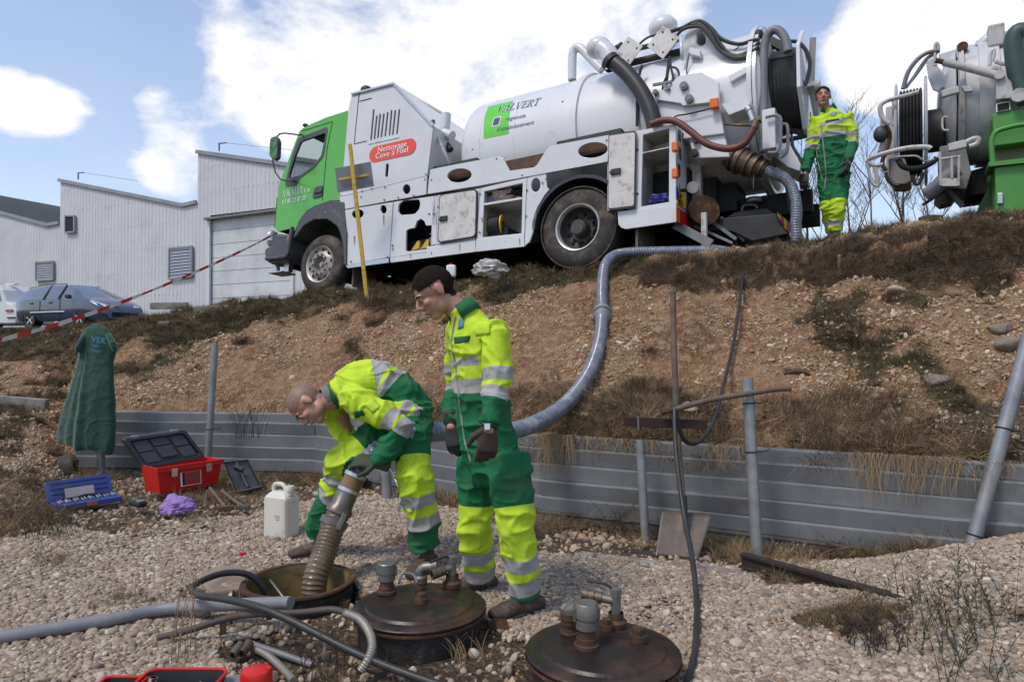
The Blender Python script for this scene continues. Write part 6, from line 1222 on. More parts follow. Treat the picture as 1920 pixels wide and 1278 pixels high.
t = thing('plastic_bag', 'crumpled white plastic bag lying on the grass under the lorry', 'bag', P(925,518,8.3)); blob(P(922,503,8.3), (.20, .10, .10), mat('bag_white', (.52, .51, .49), .3, col2=(.40, .39, .37), scale=14, trans=.2), 'bag', t, 6, .5, 1.9, world=True, sub=4)
t = thing('canister', 'small white canister with red cap under the lorry behind a worker\'s head', 'canister', P(848,520,8.7)); mb = MB(); mb.box(P(846,508,8.7), (.12, .10, .15)); mb.build('body', whitel, t, world=True, bevel=.02); mb = MB(); mb.cyl(P(846,498,8.7), P(846,494,8.7), .025, 12); mb.build('cap', redp, t, world=True)
# ---------------- bare trees beyond the crest
barkm = mat('bark', (.11, .085, .075), .9, col2=(.16, .125, .11), scale=12)
def bare_tree(px, base_py, Y, H_, label, seed):
    r = random.Random(seed); c = P(px, base_py, Y); c.z -= .9; t = thing('bare_tree', label, 'tree', c, None, 'bare trees beyond the bank'); tr = MB(); br = MB()
    def grow(mb, p, d, L_, rad, dep):
        pts = [p]; 
        for k in range(4): d = (d+Vector((r.uniform(-.10, .10), r.uniform(-.10, .10), .04))).normalized(); pts.append(pts[-1]+d*L_/4)
        mb.tube(pts, [rad*(1-.14*k) for k in range(5)], 5 if dep < 2 else 3, False)
        if dep >= 4: return
        n = 5 if dep == 0 else 4
        for k in range(n): 
            i = r.randint(1 if dep else 1, 4); a = r.uniform(0, 6.28); dd = (d*.9+Vector((math.cos(a), math.sin(a), .25))*r.uniform(.45, .8)).normalized(); grow(br, pts[i], dd, L_*r.uniform(.45, .68), max(rad*.5, .0035), dep+1)
    grow(tr, Vector((0, 0, 0)), Vector((0, 0, 1)), H_*.62, .030, 0); 
    p = Vector((0, 0, H_*.55)); tr.build('trunk', barkm, t); br.build('branches', barkm, t)
for a in ((1560,440,13,3.6,'slender bare tree showing just right of the third worker',1), (1690,420,14,3.0,'bare sapling halfway between the third worker and second lorry',2), (1640,430,16,3.4,'bare tree left of the reel of the second lorry',3), (1515,440,13,3.2,'bare tree behind the third worker\'s left arm',4), (1740,415,15,2.2,'low bare tree under the reel of the second lorry',5), (1590,440,14,3.2,'bare tree with spreading twigs at the third worker\'s elbow',6)): bare_tree(*a)
t = thing('wild_stump', 'dark low stump on the skyline left of the second lorry', 'stump', P(1745,412,7.4)); mb = MB(); q = P(1745,410,7.6); mb.lathe([(.14, -.1), (.12, .02), (.08, .03), (.001, .035)], q, n=10); mb.build('stump', mat('dead_wood', (.10, .07, .055), .9), t, world=True)
# ---------------- weeds in the foreground
def weed(px, py, Y, H_, n, label, seed, m, lean=.25, spread=.08, leafy=0.0):
    r = random.Random(seed); c = gp(px, py) if Y is None else P(px, py, Y); t = thing('weed', label, 'weed', c, None, 'weeds in the gravel'); mb = MB()
    for i in range(n):
        a = r.uniform(0, 6.28); b = Vector((r.uniform(-spread, spread), r.uniform(-spread, spread), 0)); L_ = H_*r.uniform(.5, 1.05); d_ = Vector((math.cos(a)*lean, math.sin(a)*lean, 1)); pts = [b+Vector((d_.x*L_*k_*k_, d_.y*L_*k_*k_, L_*k_)) for k_ in (0, .25, .5, .75, 1)]; mb.tube(pts, [.0022, .002, .0017, .0013, .0008], 4, False)
        if leafy:
            for k_ in range(int(leafy)):
                s_ = r.uniform(.25, 1); p = b+Vector((d_.x*L_*s_*s_, d_.y*L_*s_*s_, L_*s_)); a2 = r.uniform(0, 6.28); q_ = Vector((math.cos(a2), math.sin(a2), r.uniform(.2, 1.2)))*r.uniform(.015, .04); w_ = Vector((-math.sin(a2), math.cos(a2), 0))*.0035; mb.add([p, p+q_*.5-w_, p+q_, p+q_*.5+w_], [(0, 1, 2, 3)])
    mb.build('stems', m, t); return t
def tussock(px, py, s_, label, mats, seed, y0=4.2):
    q = hit(px, py, y0); r = random.Random(seed); t = thing('grass_tussock', label, 'grass tuft', q, None, 'grass tufts on the bank')
    for j, m in enumerate(mats): o = blade_tuft('blades', m, seed*3+j, 150, .17*s_, .13*s_, 1.2, .0028); link(o); o.parent = t; TM[o.name] = TM[t.name]
for a in ((1228,512,1.3,'dark green grass tuft high on the bank beside the hose bend',(g_dark,g_brown),1),(1262,500,1.0,'brown grass tuft just right of the tuft at the hose bend',(g_brown,g_dry),2),(1600,648,1.2,'dark wiry tuft in the middle of the bank under the third worker',(g_brown,g_brown),3),(480,590,1.2,'green grass tuft on the crest below the front wheel',(g_dark,g_dark),5,6.5),(425,602,1.4,'olive grass tuft on the crest left of the front wheel',(g_dark,g_brown),6,6.5),(1192,722,.8,'small green grass tuft on the bank left of the shovel shaft',(g_dark,),7),(690,572,1.5,'dry grass tuft at the foot of the yellow stake',(g_brown,g_dry),8,6.5),(330,640,1.3,'brown tuft on the bank above the hung jacket',(g_brown,g_dark),9,6.5),(455,645,1.1,'dark tuft on the bank above the thin grey post',(g_brown,g_dark),10,6.5),(1215,660,.7,'tiny green tuft on the bank between hose and shovel',(g_dark,),11),(640,600,1.2,'brown tuft on the bank left of the bowed head',(g_brown,),12,6.5)): tussock(*a)
weedm = mat('weed_green', (.035, .05, .02), .8, col2=(.06, .055, .03), scale=20); drym = mat('dry_stem', (.28, .185, .10), .8); drkm = mat('dark_stem', (.05, .035, .025), .8)
weed(1830, 1290, 2.75, .55, 60, 'dark leafy weed at the bottom right corner', 1, weedm, .35, .30, 16); weed(1640,1210,None,.16,60,'brown wiry weed tuft on the gravel below the steel rail',2,drkm,.7,.12,4); weed(1500,1060,None,.12,40,'low dry weed beside the steel rail end',3,drym,.8,.1,3)
weed(345,1240,None,.42,9,'tall dry grass stalks rising left of the tool bin',4,drym,.18,.05,2); weed(610,1275,None,.22,5,'sparse dark stalks in front of the flexible hose',5,drkm,.2,.08,1); weed(470,820,6.6,.45,24,'brown dry weed before the wall right of the tool tray',6,drkm,.4,.12,5); weed(1170,1000,None,.30,14,'thin dry twigs at the wall foot left of the shovel',7,drkm,.7,.12,2); weed(95,1010,None,.25,40,'brown dry weed at the left edge of the gravel',8,drkm,.5,.14,6); weed(1075,1268,None,.11,30,'green and dry grass blades in front of the nearest manhole lid',9,mat('olive_blade',(.10,.09,.035),.8),.6,.10,0); weed(880,1240,None,.12,24,'dry grass blades between the two lids',10,drym,.6,.08,0)
# ---------------- people
skin = mat('skin', (.50, .27, .195), .5, col2=(.43, .21, .145), scale=14, bump=.05, bscale=120); scalp = mat('shaven_scalp', (.26, .15, .11), .55, col2=(.20, .115, .085), scale=30)
hairm = mat('dark_hair', (.010, .008, .007), .95, col2=(.026, .018, .014), scale=90, spec=.1, bump=.3, bscale=160)
bootm = mat('boot_leather', (.085, .055, .042), .7, col2=(.05, .035, .028), scale=12, dirt=(.20, .155, .12), damt=.35, dscale=8, bump=.3, bscale=60); solem = mat('boot_sole', (.05, .04, .035), .8)
glovb = mat('black_glove', (.028, .028, .032), .55, col2=(.045, .042, .04), scale=16, bump=.3, bscale=60); glovg = mat('brown_glove', (.085, .055, .040), .8, col2=(.05, .035, .028), scale=14, bump=.3, bscale=120)
YEL = (.50, .68, .035); GRN = (.012, .135, .052); SIL = (.36, .35, .34)
def suit_mat(name, stops, dirt=.25):
    m = bpy.data.materials.new(name); m.use_nodes = True; t = m.node_tree; b = t.nodes['Principled BSDF']; L = t.links.new
    at = t.nodes.new('ShaderNodeAttribute'); at.attribute_name = 'v'; r = t.nodes.new('ShaderNodeValToRGB'); r.color_ramp.interpolation = 'CONSTANT'; e = r.color_ramp.elements
    while len(e) < len(stops): e.new(.5)
    for i, (p, c) in enumerate(stops): e[i].position = p; e[i].color = (*c, 1)
    L(at.outputs['Fac'], r.inputs[0]); co = t.nodes.new('ShaderNodeTexCoord').outputs['Object']
    def noi(s, de=6):
        n = t.nodes.new('ShaderNodeTexNoise'); n.inputs['Scale'].default_value = s; n.inputs['Detail'].default_value = de; n.inputs['Roughness'].default_value = .65; L(co, n.inputs['Vector']); return n.outputs['Fac']
    mr = t.nodes.new('ShaderNodeMapRange'); mr.inputs['From Min'].default_value = .60-dirt*.1; mr.inputs['From Max'].default_value = .85; mr.inputs['To Max'].default_value = .75; L(noi(5, 9), mr.inputs['Value'])
    x = t.nodes.new('ShaderNodeMix'); x.data_type = 'RGBA'; L(mr.outputs[0], x.inputs['Factor']); L(r.outputs[0], x.inputs['A']); x.inputs['B'].default_value = (.10, .075, .04, 1)
    hs = t.nodes.new('ShaderNodeHueSaturation'); m2 = t.nodes.new('ShaderNodeMapRange'); m2.inputs['To Min'].default_value = .82; m2.inputs['To Max'].default_value = 1.15; L(noi(11, 4), m2.inputs['Value']); L(m2.outputs[0], hs.inputs['Value']); L(x.outputs['Result'], hs.inputs['Color']); L(hs.outputs[0], b.inputs['Base Color'])
    b.inputs['Roughness'].default_value = .78; b.inputs['Specular IOR Level'].default_value = .25
    bp = t.nodes.new('ShaderNodeBump'); bp.inputs['Strength'].default_value = .35; bp.inputs['Distance'].default_value = .006; L(noi(38, 5), bp.inputs['Height']); L(bp.outputs[0], b.inputs['Normal']); return m
def bands(*a):   # stops for torso/arm/leg
    return [(0, YEL)]+[(p, c) for p, c in a]
def etube(mb, pts, rad, lat, n=20, cap=.6):
    pts = [Vector(p) for p in pts]; N = len(pts); rings = []
    def ring(p, t, rw, rd):
        x = (Vector(lat)-t*Vector(lat).dot(t)); x = x.normalized() if x.length > 1e-4 else frame(t)[0]; y = t.cross(x)
        return [p+x*(rw*math.cos(a))+y*(rd*math.sin(a)) for a in [2*math.pi*k/n for k in range(n)]]
    for i in range(N):
        t = (pts[min(i+1, N-1)]-pts[max(i-1, 0)]).normalized(); rw, rd = rad[i] if hasattr(rad[i], '__len__') else (rad[i], rad[i])
        if i == 0:
            for f in (1, .8, .45): rings.append(ring(pts[0]-t*min(rw, rd)*cap*f, t, rw*math.sqrt(max(0, 1-f*f))+.001, rd*math.sqrt(max(0, 1-f*f))+.001))
        rings.append(ring(pts[i], t, rw, rd))
        if i == N-1:
            for f in (.45, .8, 1): rings.append(ring(pts[i]+t*min(rw, rd)*cap*f, t, rw*math.sqrt(max(0, 1-f*f))+.001, rd*math.sqrt(max(0, 1-f*f))+.001))
    vs = [p for q in rings for p in q]; m = len(rings); mb.add(vs, [(i*n+k, i*n+(k+1) % n, (i+1)*n+(k+1) % n, (i+1)*n+k) for i in range(m-1) for k in range(n)], 0, True)
    mb.add(rings[0], [tuple(range(n))[::-1]]); mb.add(rings[-1], [tuple(range(n))]); return mb
def remesh(mb, vox, smooth=2):
    me = bpy.data.meshes.new('tmp'); me.from_pydata(mb.v, [], mb.f); bm = bmesh.new(); bm.from_mesh(me); bmesh.ops.remove_doubles(bm, verts=bm.verts, dist=1e-6); bmesh.ops.recalc_face_normals(bm, faces=bm.faces); bm.to_mesh(me); bm.free()
    o = bpy.data.objects.new('tmp', me); sc.collection.objects.link(o); md = o.modifiers.new('r', 'REMESH'); md.mode = 'VOXEL'; md.voxel_size = vox
    if smooth: s = o.modifiers.new('s', 'SMOOTH'); s.factor = .5; s.iterations = smooth
    dg = bpy.context.evaluated_depsgraph_get(); dg.update(); out = bpy.data.meshes.new_from_object(o.evaluated_get(dg)); sc.collection.objects.unlink(o); bpy.data.objects.remove(o); bpy.data.meshes.remove(me)
    n = len(out.vertices); co = np.empty(n*3); out.vertices.foreach_get('co', co); return out, co.reshape(-1, 3)
def finish(me, name, mats, parent, smooth=True):
    me.name = name; me.materials.clear()
    for m in mats: me.materials.append(m)
    me.transform(TM[parent.name].inverted()); me.polygons.foreach_set('use_smooth', np.full(len(me.polygons), smooth)); me.update()
    o = link(bpy.data.objects.new(name, me)); o.parent = parent; TM[o.name] = TM[parent.name]; return o
def path_param(co, path):    # arc length and distance to a polyline
    path = np.array([tuple(p) for p in path]); best = np.full(len(co), 1e9); s = np.zeros(len(co)); acc_ = 0; n = len(path)
    for i in range(n-1):
        a, b = path[i], path[i+1]; d = b-a; L_ = np.linalg.norm(d); d = d/L_; t = (co-a) @ d
        lo = -9 if i == 0 else 0; hi = 9 if i == n-2 else L_; tc_ = np.clip(t, lo, hi); tcl = np.clip(t, 0, L_); q = a+np.outer(tcl, d); ds = np.linalg.norm(co-q, axis=1); k = ds < best; best = np.where(k, ds, best); s = np.where(k, acc_+tc_, s); acc_ += L_
    return s, best
def normals(me):
    n = len(me.vertices); a = np.empty(n*3); me.vertex_normals.foreach_get('vector', a); return a.reshape(-1, 3)
_T3 = np.random.RandomState(9).rand(64, 64, 64)
def vn3(x, y, z):
    xi, yi, zi = [np.floor(a).astype(int) for a in (x, y, z)]; fx, fy, fz = x-xi, y-yi, z-zi; fx, fy, fz = [a*a*(3-2*a) for a in (fx, fy, fz)]; r = 0
    for i in (0, 1):
        for j in (0, 1):
            for k in (0, 1): r = r+_T3[(xi+i) % 64, (yi+j) % 64, (zi+k) % 64]*(fx if i else 1-fx)*(fy if j else 1-fy)*(fz if k else 1-fz)
    return r-.5
def folds(co, nr, amp, dirs, seed):
    x, y, z = co[:, 0]+seed*3.1, co[:, 1]+seed, co[:, 2]; wx = .10*vn3(x*5, y*5, z*5+7); wz = .10*vn3(x*5+9, y*5, z*5)
    a = vn3((x+wx)*6, y*6, (z+wz)*9); b = vn3((x-wz)*11+4, y*11, (z+wx)*15+2); c = vn3(x*3, y*3, z*4)
    d = vn3(x*20+8, y*20, (z+wz)*24); rid = (1-np.abs(a)*6).clip(0, 1)**1.5*1.1+(1-np.abs(b)*6).clip(0, 1)**1.5*.7+(1-np.abs(d)*5).clip(0, 1)*.22
    return co+nr*((rid-.55+c*1.2)*amp)[:, None]
def folds_old(co, nr, amp, dirs, seed):
    # cloth creases: ridged value noise stretched along each point's limb direction
    out = np.zeros(len(co)); s = seed*3.7
    u = co[:, 0]*1.0+co[:, 1]*.7; w_ = co[:, 2]
    a = fbm(u+s, w_*1.0+s, 7, 3, .55); b = fbm(u*1.0-w_*.8+s, w_*1.3+u*.6, 13, 3, .5)
    rid = (1-np.abs(a)*6).clip(0, 1)**2*.9+(1-np.abs(b)*7).clip(0, 1)**2*.5
    return co+nr*((rid-.45)*amp)[:, None]
def glove(parent, wrist, hd, pn, side, curl=.9, m=glovb, size=1.0, name='glove', spread=.04):
    # hd: direction from wrist to knuckles, pn: palm normal, side: +1/-1 where the thumb leaves
    hd = Vector(hd).normalized(); pn = Vector(pn); pn = (pn-hd*pn.dot(hd)).normalized(); x = hd.cross(pn)*side; mb = MB(); k = size
    etube(mb, [wrist-hd*.05*k, wrist, wrist+hd*.045*k, wrist+hd*.09*k], [(.036*k, .030*k), (.030*k, .022*k), (.042*k, .017*k), (.042*k, .014*k)], x, 14)
    for i, (off, ln) in enumerate(((-.032, .062), (-.011, .074), (.011, .070), (.031, .056))):
        b = wrist+hd*.085*k+x*off*k; d = (hd+x*(off*spread*8)).normalized(); p = [b]; cu = curl*(.8+.12*i)
        for j, f in enumerate((.45, .32, .25)): d = (d*math.cos(cu*(.45, .75, .6)[j])+pn*math.sin(cu*(.45, .75, .6)[j])).normalized(); nd_ = d; pn2 = pn; p.append(p[-1]+d*ln*f*k*1.15)
        etube(mb, [wrist+hd*.06*k+x*off*k*.9]+p, [.0115*k, .0115*k, .0108*k, .0098*k, .0085*k], x, 10, .8)
    b = wrist+hd*.02*k-x*.030*k; d = (hd*.55-x*.65+pn*.35).normalized(); d2 = (hd*.8-x*.25+pn*.6).normalized(); etube(mb, [b, b+d*.035*k, b+d*.035*k+d2*.026*k, b+d*.035*k+d2*.048*k], [.015*k, .0135*k, .0115*k, .0095*k], x, 10, .8)
    me, co = remesh(mb, .0036*k, 2); return finish(me, name, [m], parent)
def boot(parent, ankle, toe_dir, ground_z, size=1.0):
    td = Vector(toe_dir); td.z = 0; td.normalize(); lat = td.cross(UPV); a = Vector(ankle); g = Vector((a.x, a.y, ground_z)); mb = MB(); k = size
    etube(mb, [a+UPV*.10, a+UPV*.02, g+UPV*.07-td*.01], [(.050, .055), (.045, .052), (.042, .050)], lat, 16)
    etube(mb, [g-td*.075+UPV*.045, g-td*.02+UPV*.05, g+td*.06+UPV*.05, g+td*.13+UPV*.042, g+td*.185+UPV*.036], [(.036, .036), (.040, .045), (.043, .045), (.050, .036), (.046, .030)], lat, 18, .8)
    me, co = remesh(mb, .006, 2); nr = normals(me); 
    co2 = folds(co, nr, .004, None, 5); me.vertices.foreach_set('co', co2.ravel()); o = finish(me, 'boot', [bootm], parent)
    s_ = MB(); pts = []
    for t_ in range(24): an = 2*math.pi*t_/24; cx_ = .055; pts.append(g+td*(cx_+.15*math.cos(an)*(1 if math.cos(an) > 0 else .9))+lat*(.052*math.sin(an)*(1.05 if math.cos(an) > -.2 else .85)))
    s_.prism([p+UPV*.0 for p in pts], (0, 0, .026)); s_.build('sole', solem, o, world=True, bevel=.005)
    for j in range(4): c = g+td*(.03+.022*j)+UPV*(.098-.006*j); s_ = MB(); s_.tube([c-lat*.024, c+UPV*.004, c+lat*.024], .003, 5); s_.build('lace', mat('lace', (.20, .10, .05), .8), o, world=True)
def make_person(label, J, seed, H=1.0, hair='short', gl=(glovb, glovb), suit=None, collar=True, vox=.0075, extra=None, sleeve_end=.93, leg_end=.97, rs_=1.0, foldamp=.017):
    t = thing('person', label, 'person', J['base']); V = {k: (Vector(v) if not isinstance(v, (int, float)) else v) for k, v in J.items()}
    lat = V['lat'].normalized(); neck, chest, waist, pelv = V['neck'], V['chest'], V['waist'], V['pelvis']; fw = V['fwd'].normalized(); W = rs_
    mb = MB()
    etube(mb, [neck+(neck-chest).normalized()*.015, neck*.78+chest*.22, neck*.40+chest*.60, chest, waist, pelv, pelv+(pelv-waist).normalized()*.10], [(.066*W, .066*W), (.12*W, .085*W), (.18*W, .12*W), (.185*W, .135*W), (.18*W, .13*W), (.178*W, .135*W), (.13*W, .11*W)], lat, 28, .5)
    for s in 'lr':
        sh_, el, wr = V['sh_'+s], V['el_'+s], V['wr_'+s]; hp_, kn, an = V['hip_'+s], V['kn_'+s], V['an_'+s]
        end = el+(wr-el)*sleeve_end
        etube(mb, [sh_*.55+(neck*.5+chest*.5)*.45, sh_, sh_+(el-sh_)*.25], [(.072*W, .066*W), (.074*W, .076*W), (.072*W, .075*W)], lat, 16, .6)
        etube(mb, [sh_, sh_+(el-sh_)*.5, el, el+(wr-el)*.5, end], [.074*W, .070*W, .066*W, .062*W, .056*W], lat, 16, .25)
        ae = kn+(an-kn)*leg_end
        etube(mb, [hp_+(hp_-kn)*.12, hp_+(kn-hp_)*.3, hp_+(kn-hp_)*.65, kn, kn+(an-kn)*.45, ae], [(.115*W, .125*W), (.105*W, .115*W), (.095*W, .105*W), (.088*W, .095*W), (.086*W, .09*W), (.084*W, .092*W)], lat, 18, .12)
    me, co = remesh(mb, vox, 4); nr = normals(me)
    tpath = [neck, chest, waist, pelv]; st, dt = path_param(co, tpath); dt = dt-.10; reg = np.zeros(len(co), int); vv = [st.copy(), None, None]; bb = [dt, None, None]; dbest = dt.copy()
    for s in 'lr':
        s_, d_ = path_param(co, [V['sh_'+s], V['el_'+s], V['wr_'+s]]); d_ = d_-.055+np.where(s_ < .06, .08, 0); k = d_ < dbest; reg[k] = 1; dbest[k] = d_[k]; kk = np.ones(len(co), bool) if bb[1] is None else d_ < bb[1]; bb[1] = d_ if bb[1] is None else np.where(kk, d_, bb[1]); vv[1] = s_ if vv[1] is None else np.where(kk, s_, vv[1])
        s_, d_ = path_param(co, [V['hip_'+s], V['kn_'+s], V['an_'+s]]); d_ = d_-.07+np.where(s_ < .05, .06, 0); k = (d_ < dbest) & (s_ > .02); reg[k] = 2; dbest[k] = d_[k]; kk = np.ones(len(co), bool) if bb[2] is None else d_ < bb[2]; bb[2] = d_ if bb[2] is None else np.where(kk, d_, bb[2]); vv[2] = s_ if vv[2] is None else np.where(kk, s_, vv[2])
    am = np.full(len(co), foldamp); co2 = folds(co, nr, am, None, seed); me.vertices.foreach_set('co', co2.ravel())
    nf = len(me.polygons); ls = np.empty(nf, int); me.polygons.foreach_get('loop_start', ls); lv = np.empty(len(me.loops), int); me.loops.foreach_get('vertex_index', lv)
    lt = np.empty(nf, int); me.polygons.foreach_get('loop_total', lt); fr = reg[lv[ls]]; lr = np.repeat(fr, lt); V3 = np.clip(np.stack(vv, 0), 0, .999); at = me.attributes.new('v', 'FLOAT', 'CORNER'); at.data.foreach_set('value', V3[lr, lv].astype(np.float32))
    mats = [suit_mat('suit_torso', suit[0]), suit_mat('suit_arm', suit[1]), suit_mat('suit_leg', suit[2], .8)]
    o = finish(me, 'coverall', mats, t); o.data.polygons.foreach_set('material_index', reg[lv[ls]])
    # body
    hc, hu, hf = V['head'], V['hup'].normalized(), V['hfwd'].normalized(); hf = (hf-hu*hf.dot(hu)).normalized(); hs_ = hf.cross(hu).normalized(); RM = Matrix((hs_, hf, hu)).transposed(); k = H
    def hp3(x, y, z): return hc+RM @ Vector((x*k, y*k, z*k))
    mb = MB()
    def E(c, r): mb.ell(hp3(*c), [q*k for q in r], RM, 0, 20, 14)
    E((0, -.012, .022), (.077, .098, .088)); E((0, .030, -.040), (.061, .062, .078)); E((0, .058, -.098), (.032, .030, .024))
    for s in (-1, 1):
        E((s*.036, .012, -.070), (.026, .046, .036)); E((s*.036, .062, -.026), (.022, .024, .020)); E((s*.079, -.006, -.008), (.008, .019, .031)); E((s*.031, .086, -.002), (.013, .007, .008)); E((s*.014, .098, -.036), (.009, .010, .008))
    E((0, .080, .018), (.050, .013, .009)); E((0, .090, -.066), (.024, .011, .011)); mb.tube([hp3(0, .085, .008), hp3(0, .104, -.014), hp3(0, .114, -.034)], [.008*k, .011*k, .013*k], 12)
    etube(mb, [hp3(0, -.025, -.06), (hp3(0, -.02, -.12)+neck)/2, neck, neck*.6+chest*.4], [.058, .056, (.058, .056), (.07, .05)], lat, 18)
    etube(mb, [neck*.45+chest*.55, chest, waist, pelv], [(.09, .06), (.12, .08), (.12, .085), (.13, .09)], lat, 20)
    for s in 'lr':
        etube(mb, [chest*.6+V['sh_'+s]*.4, chest*.3+V['sh_'+s]*.7-(chest-waist)*0, V['el_'+s], V['wr_'+s]+(V['wr_'+s]-V['el_'+s]).normalized()*.02], [.05, .048, .038, .027], lat, 12); etube(mb, [V['hip_'+s]*.6+pelv*.4, V['hip_'+s], V['kn_'+s], V['an_'+s]], [.07, .075, .052, .036], lat, 12)
    me, co = remesh(mb, .0052, 2); bd = finish(me, 'body', [skin], t)
    # hair shell taken from the skull
    loc = (co-np.array(hc)) @ np.array(RM); loc = loc/k; nz = fbm(loc[:, 0]*10, loc[:, 1]*10+loc[:, 2]*7, 3, 3)
    m_ = (loc[:, 2] > (.035 if hair != 'bald' else .03)+nz*.02-np.clip((.03-loc[:, 1])/.07, 0, 1)*.105) & (loc[:, 1] < .072+nz*.02+0*loc[:, 2]) & (loc[:, 2] > -.075) & (np.linalg.norm(loc, axis=1) < .125)
    m_ &= ~((np.abs(loc[:, 0]) > .070) & (loc[:, 1] > -.03) & (loc[:, 1] < .02) & (loc[:, 2] < .028))
    nr = normals(me); nrm = nr; fv = [tuple(p.vertices) for p in me.polygons]; keep = [f for f in fv if all(m_[i] for i in f)]; used = sorted({i for f in keep for i in f}); mp_ = {a: i for i, a in enumerate(used)}
    iv = np.array(TM[t.name].inverted()); cw = (co @ iv[:3, :3].T)+iv[:3, 3]; off = .0015 if hair == 'bald' else .005
    hv = [tuple(cw[i]+nrm[i]*(off+.003*mnoise.noise(Vector(co[i])*160))) if hair != 'bald' else tuple(cw[i]+nrm[i]*off) for i in used]; mb = MB(); mb.v = hv; mb.f = [[mp_[i] for i in f] for f in keep]; mb.m = [0]*len(keep); mb.s = [True]*len(keep); mb.build('hair', scalp if hair == 'bald' else hairm, t)
    for s in (-1, 1):
        mb = MB(); mb.ell(hp3(s*.031, .090, -.001), (.0085*k, .005*k, .0042*k), RM); e = mb.build('eye', mat('eye_dark', (.10, .06, .045), .3), t, world=True); mb = MB(); mb.tube([hp3(s*.014, .094, .018), hp3(s*.033, .095, .023), hp3(s*.050, .084, .017)], .003*k, 6); mb.build('eyebrow', hairm, t, world=True)
    mb = MB(); mb.tube([hp3(-.022, .097, -.066), hp3(0, .103, -.064), hp3(.022, .097, -.066)], .0022*k, 6); mb.build('mouth', mat('lips', (.22, .08, .06), .5), t, world=True)
    # collar
    if collar:
        d = (hc+hu*-.08-hf*.03-neck).normalized(); d = (d*.6+(neck-chest).normalized()).normalized(); u_ = lat; w_ = d.cross(u_).normalized(); mb = MB(); pts = []
        n = 30
        for j in range(n+1):
            a = math.radians(38)+(2*math.pi-2*math.radians(38))*j/n; rr_ = .074; dirx = fw-d*fw.dot(d); dirx.normalize(); dy = d.cross(dirx); pts.append((neck-d*.03+(dirx*math.cos(a)+dy*math.sin(a))*(rr_*1.15), neck+d*.04+(dirx*math.cos(a)+dy*math.sin(a))*rr_))
        mb.add([q for ab in pts for q in ab], [(2*j, 2*j+1, 2*j+3, 2*j+2) for j in range(n)], 0, True); mb.build('collar', mat('suit_green', GRN, .8), t, world=True, solid=.006)
    for s, g in (('l', gl[0]), ('r', gl[1])):
        if g is None: continue
        wr = V['wr_'+s]; hd = V.get('hd_'+s, (wr-V['el_'+s])); glove(t, wr, hd, V.get('pn_'+s, -lat), J.get('ts_'+s, 1), J.get('curl_'+s, .8), g, J.get('gs', 1.0))
    for s in 'lr': boot(t, V['an_'+s], V['toe_'+s], J['gz_'+s])
    return t, o, co2, reg
def strip_on(t, pts, wdt, m, name, nrm=(0, -1, 0)):
    mb = MB(); q = [Vector(p) for p in pts]; vs = []
    for i, p in enumerate(q):
        d = (q[min(i+1, len(q)-1)]-q[max(i-1, 0)]).normalized(); x = d.cross(Vector(nrm)).normalized()*wdt/2; vs += [p-x, p+x]
    mb.add(vs, [(2*i, 2*i+1, 2*i+3, 2*i+2) for i in range(len(q)-1)], 0, True); return mb.build(name, m, t, world=True, solid=.003)
def on_surface(t, o, pts2d, Y0, lift=.004):   # drop photo points on the coverall
    me = o.data; from mathutils.bvhtree import BVHTree; M = TM[t.name]; vs = [M @ v.co for v in me.vertices]; bv = BVHTree.FromPolygons(vs, [tuple(p.vertices) for p in me.polygons]); out = []
    for (x, y) in pts2d:
        d = pdir(x, y).normalized(); h = bv.ray_cast(Vector((0, 0, CZ)), d, 60)
        out.append((h[0]-d*lift) if h[0] is not None and abs(h[0].y-Y0) < .45 else None)
    return out
zipm = mat('zip_grey', (.34, .33, .32), .5); pocketm = mat('pocket_green', (.01, .10, .035), .8)
def trace_line(t, o, pts, Y0, wdt, m, name, n=6): 
    q = []
    for a, b in zip(pts[:-1], pts[1:]):
        for k in range(n): q.append((a[0]+(b[0]-a[0])*k/n, a[1]+(b[1]-a[1])*k/n))
    q.append(pts[-1]); s = [x for x in on_surface(t, o, q, Y0) if x is not None]; out = [s[0]]
    for x in s[1:]:
        if (x-out[-1]).length < .09: out.append(x)
    return strip_on(t, out, wdt, m, name) if len(out) > 3 else None
def patch(t, o, corners, Y0, m, name, lift=.005, n=4):
    a, b, c, d = corners; g = [((a[0]*(1-u)+b[0]*u)*(1-v)+(d[0]*(1-u)+c[0]*u)*v, (a[1]*(1-u)+b[1]*u)*(1-v)+(d[1]*(1-u)+c[1]*u)*v) for v in [j/n for j in range(n+1)] for u in [i/n for i in range(n+1)]]
    q = on_surface(t, o, g, Y0, lift)
    if any(x is None for x in q): return None
    mb = MB(); mb.add(q, [(j*(n+1)+i, j*(n+1)+i+1, (j+1)*(n+1)+i+1, (j+1)*(n+1)+i) for j in range(n) for i in range(n)], 0, True); return mb.build(name, m, t, world=True, solid=.002)
yelm = mat('suit_yellow', YEL, .78)
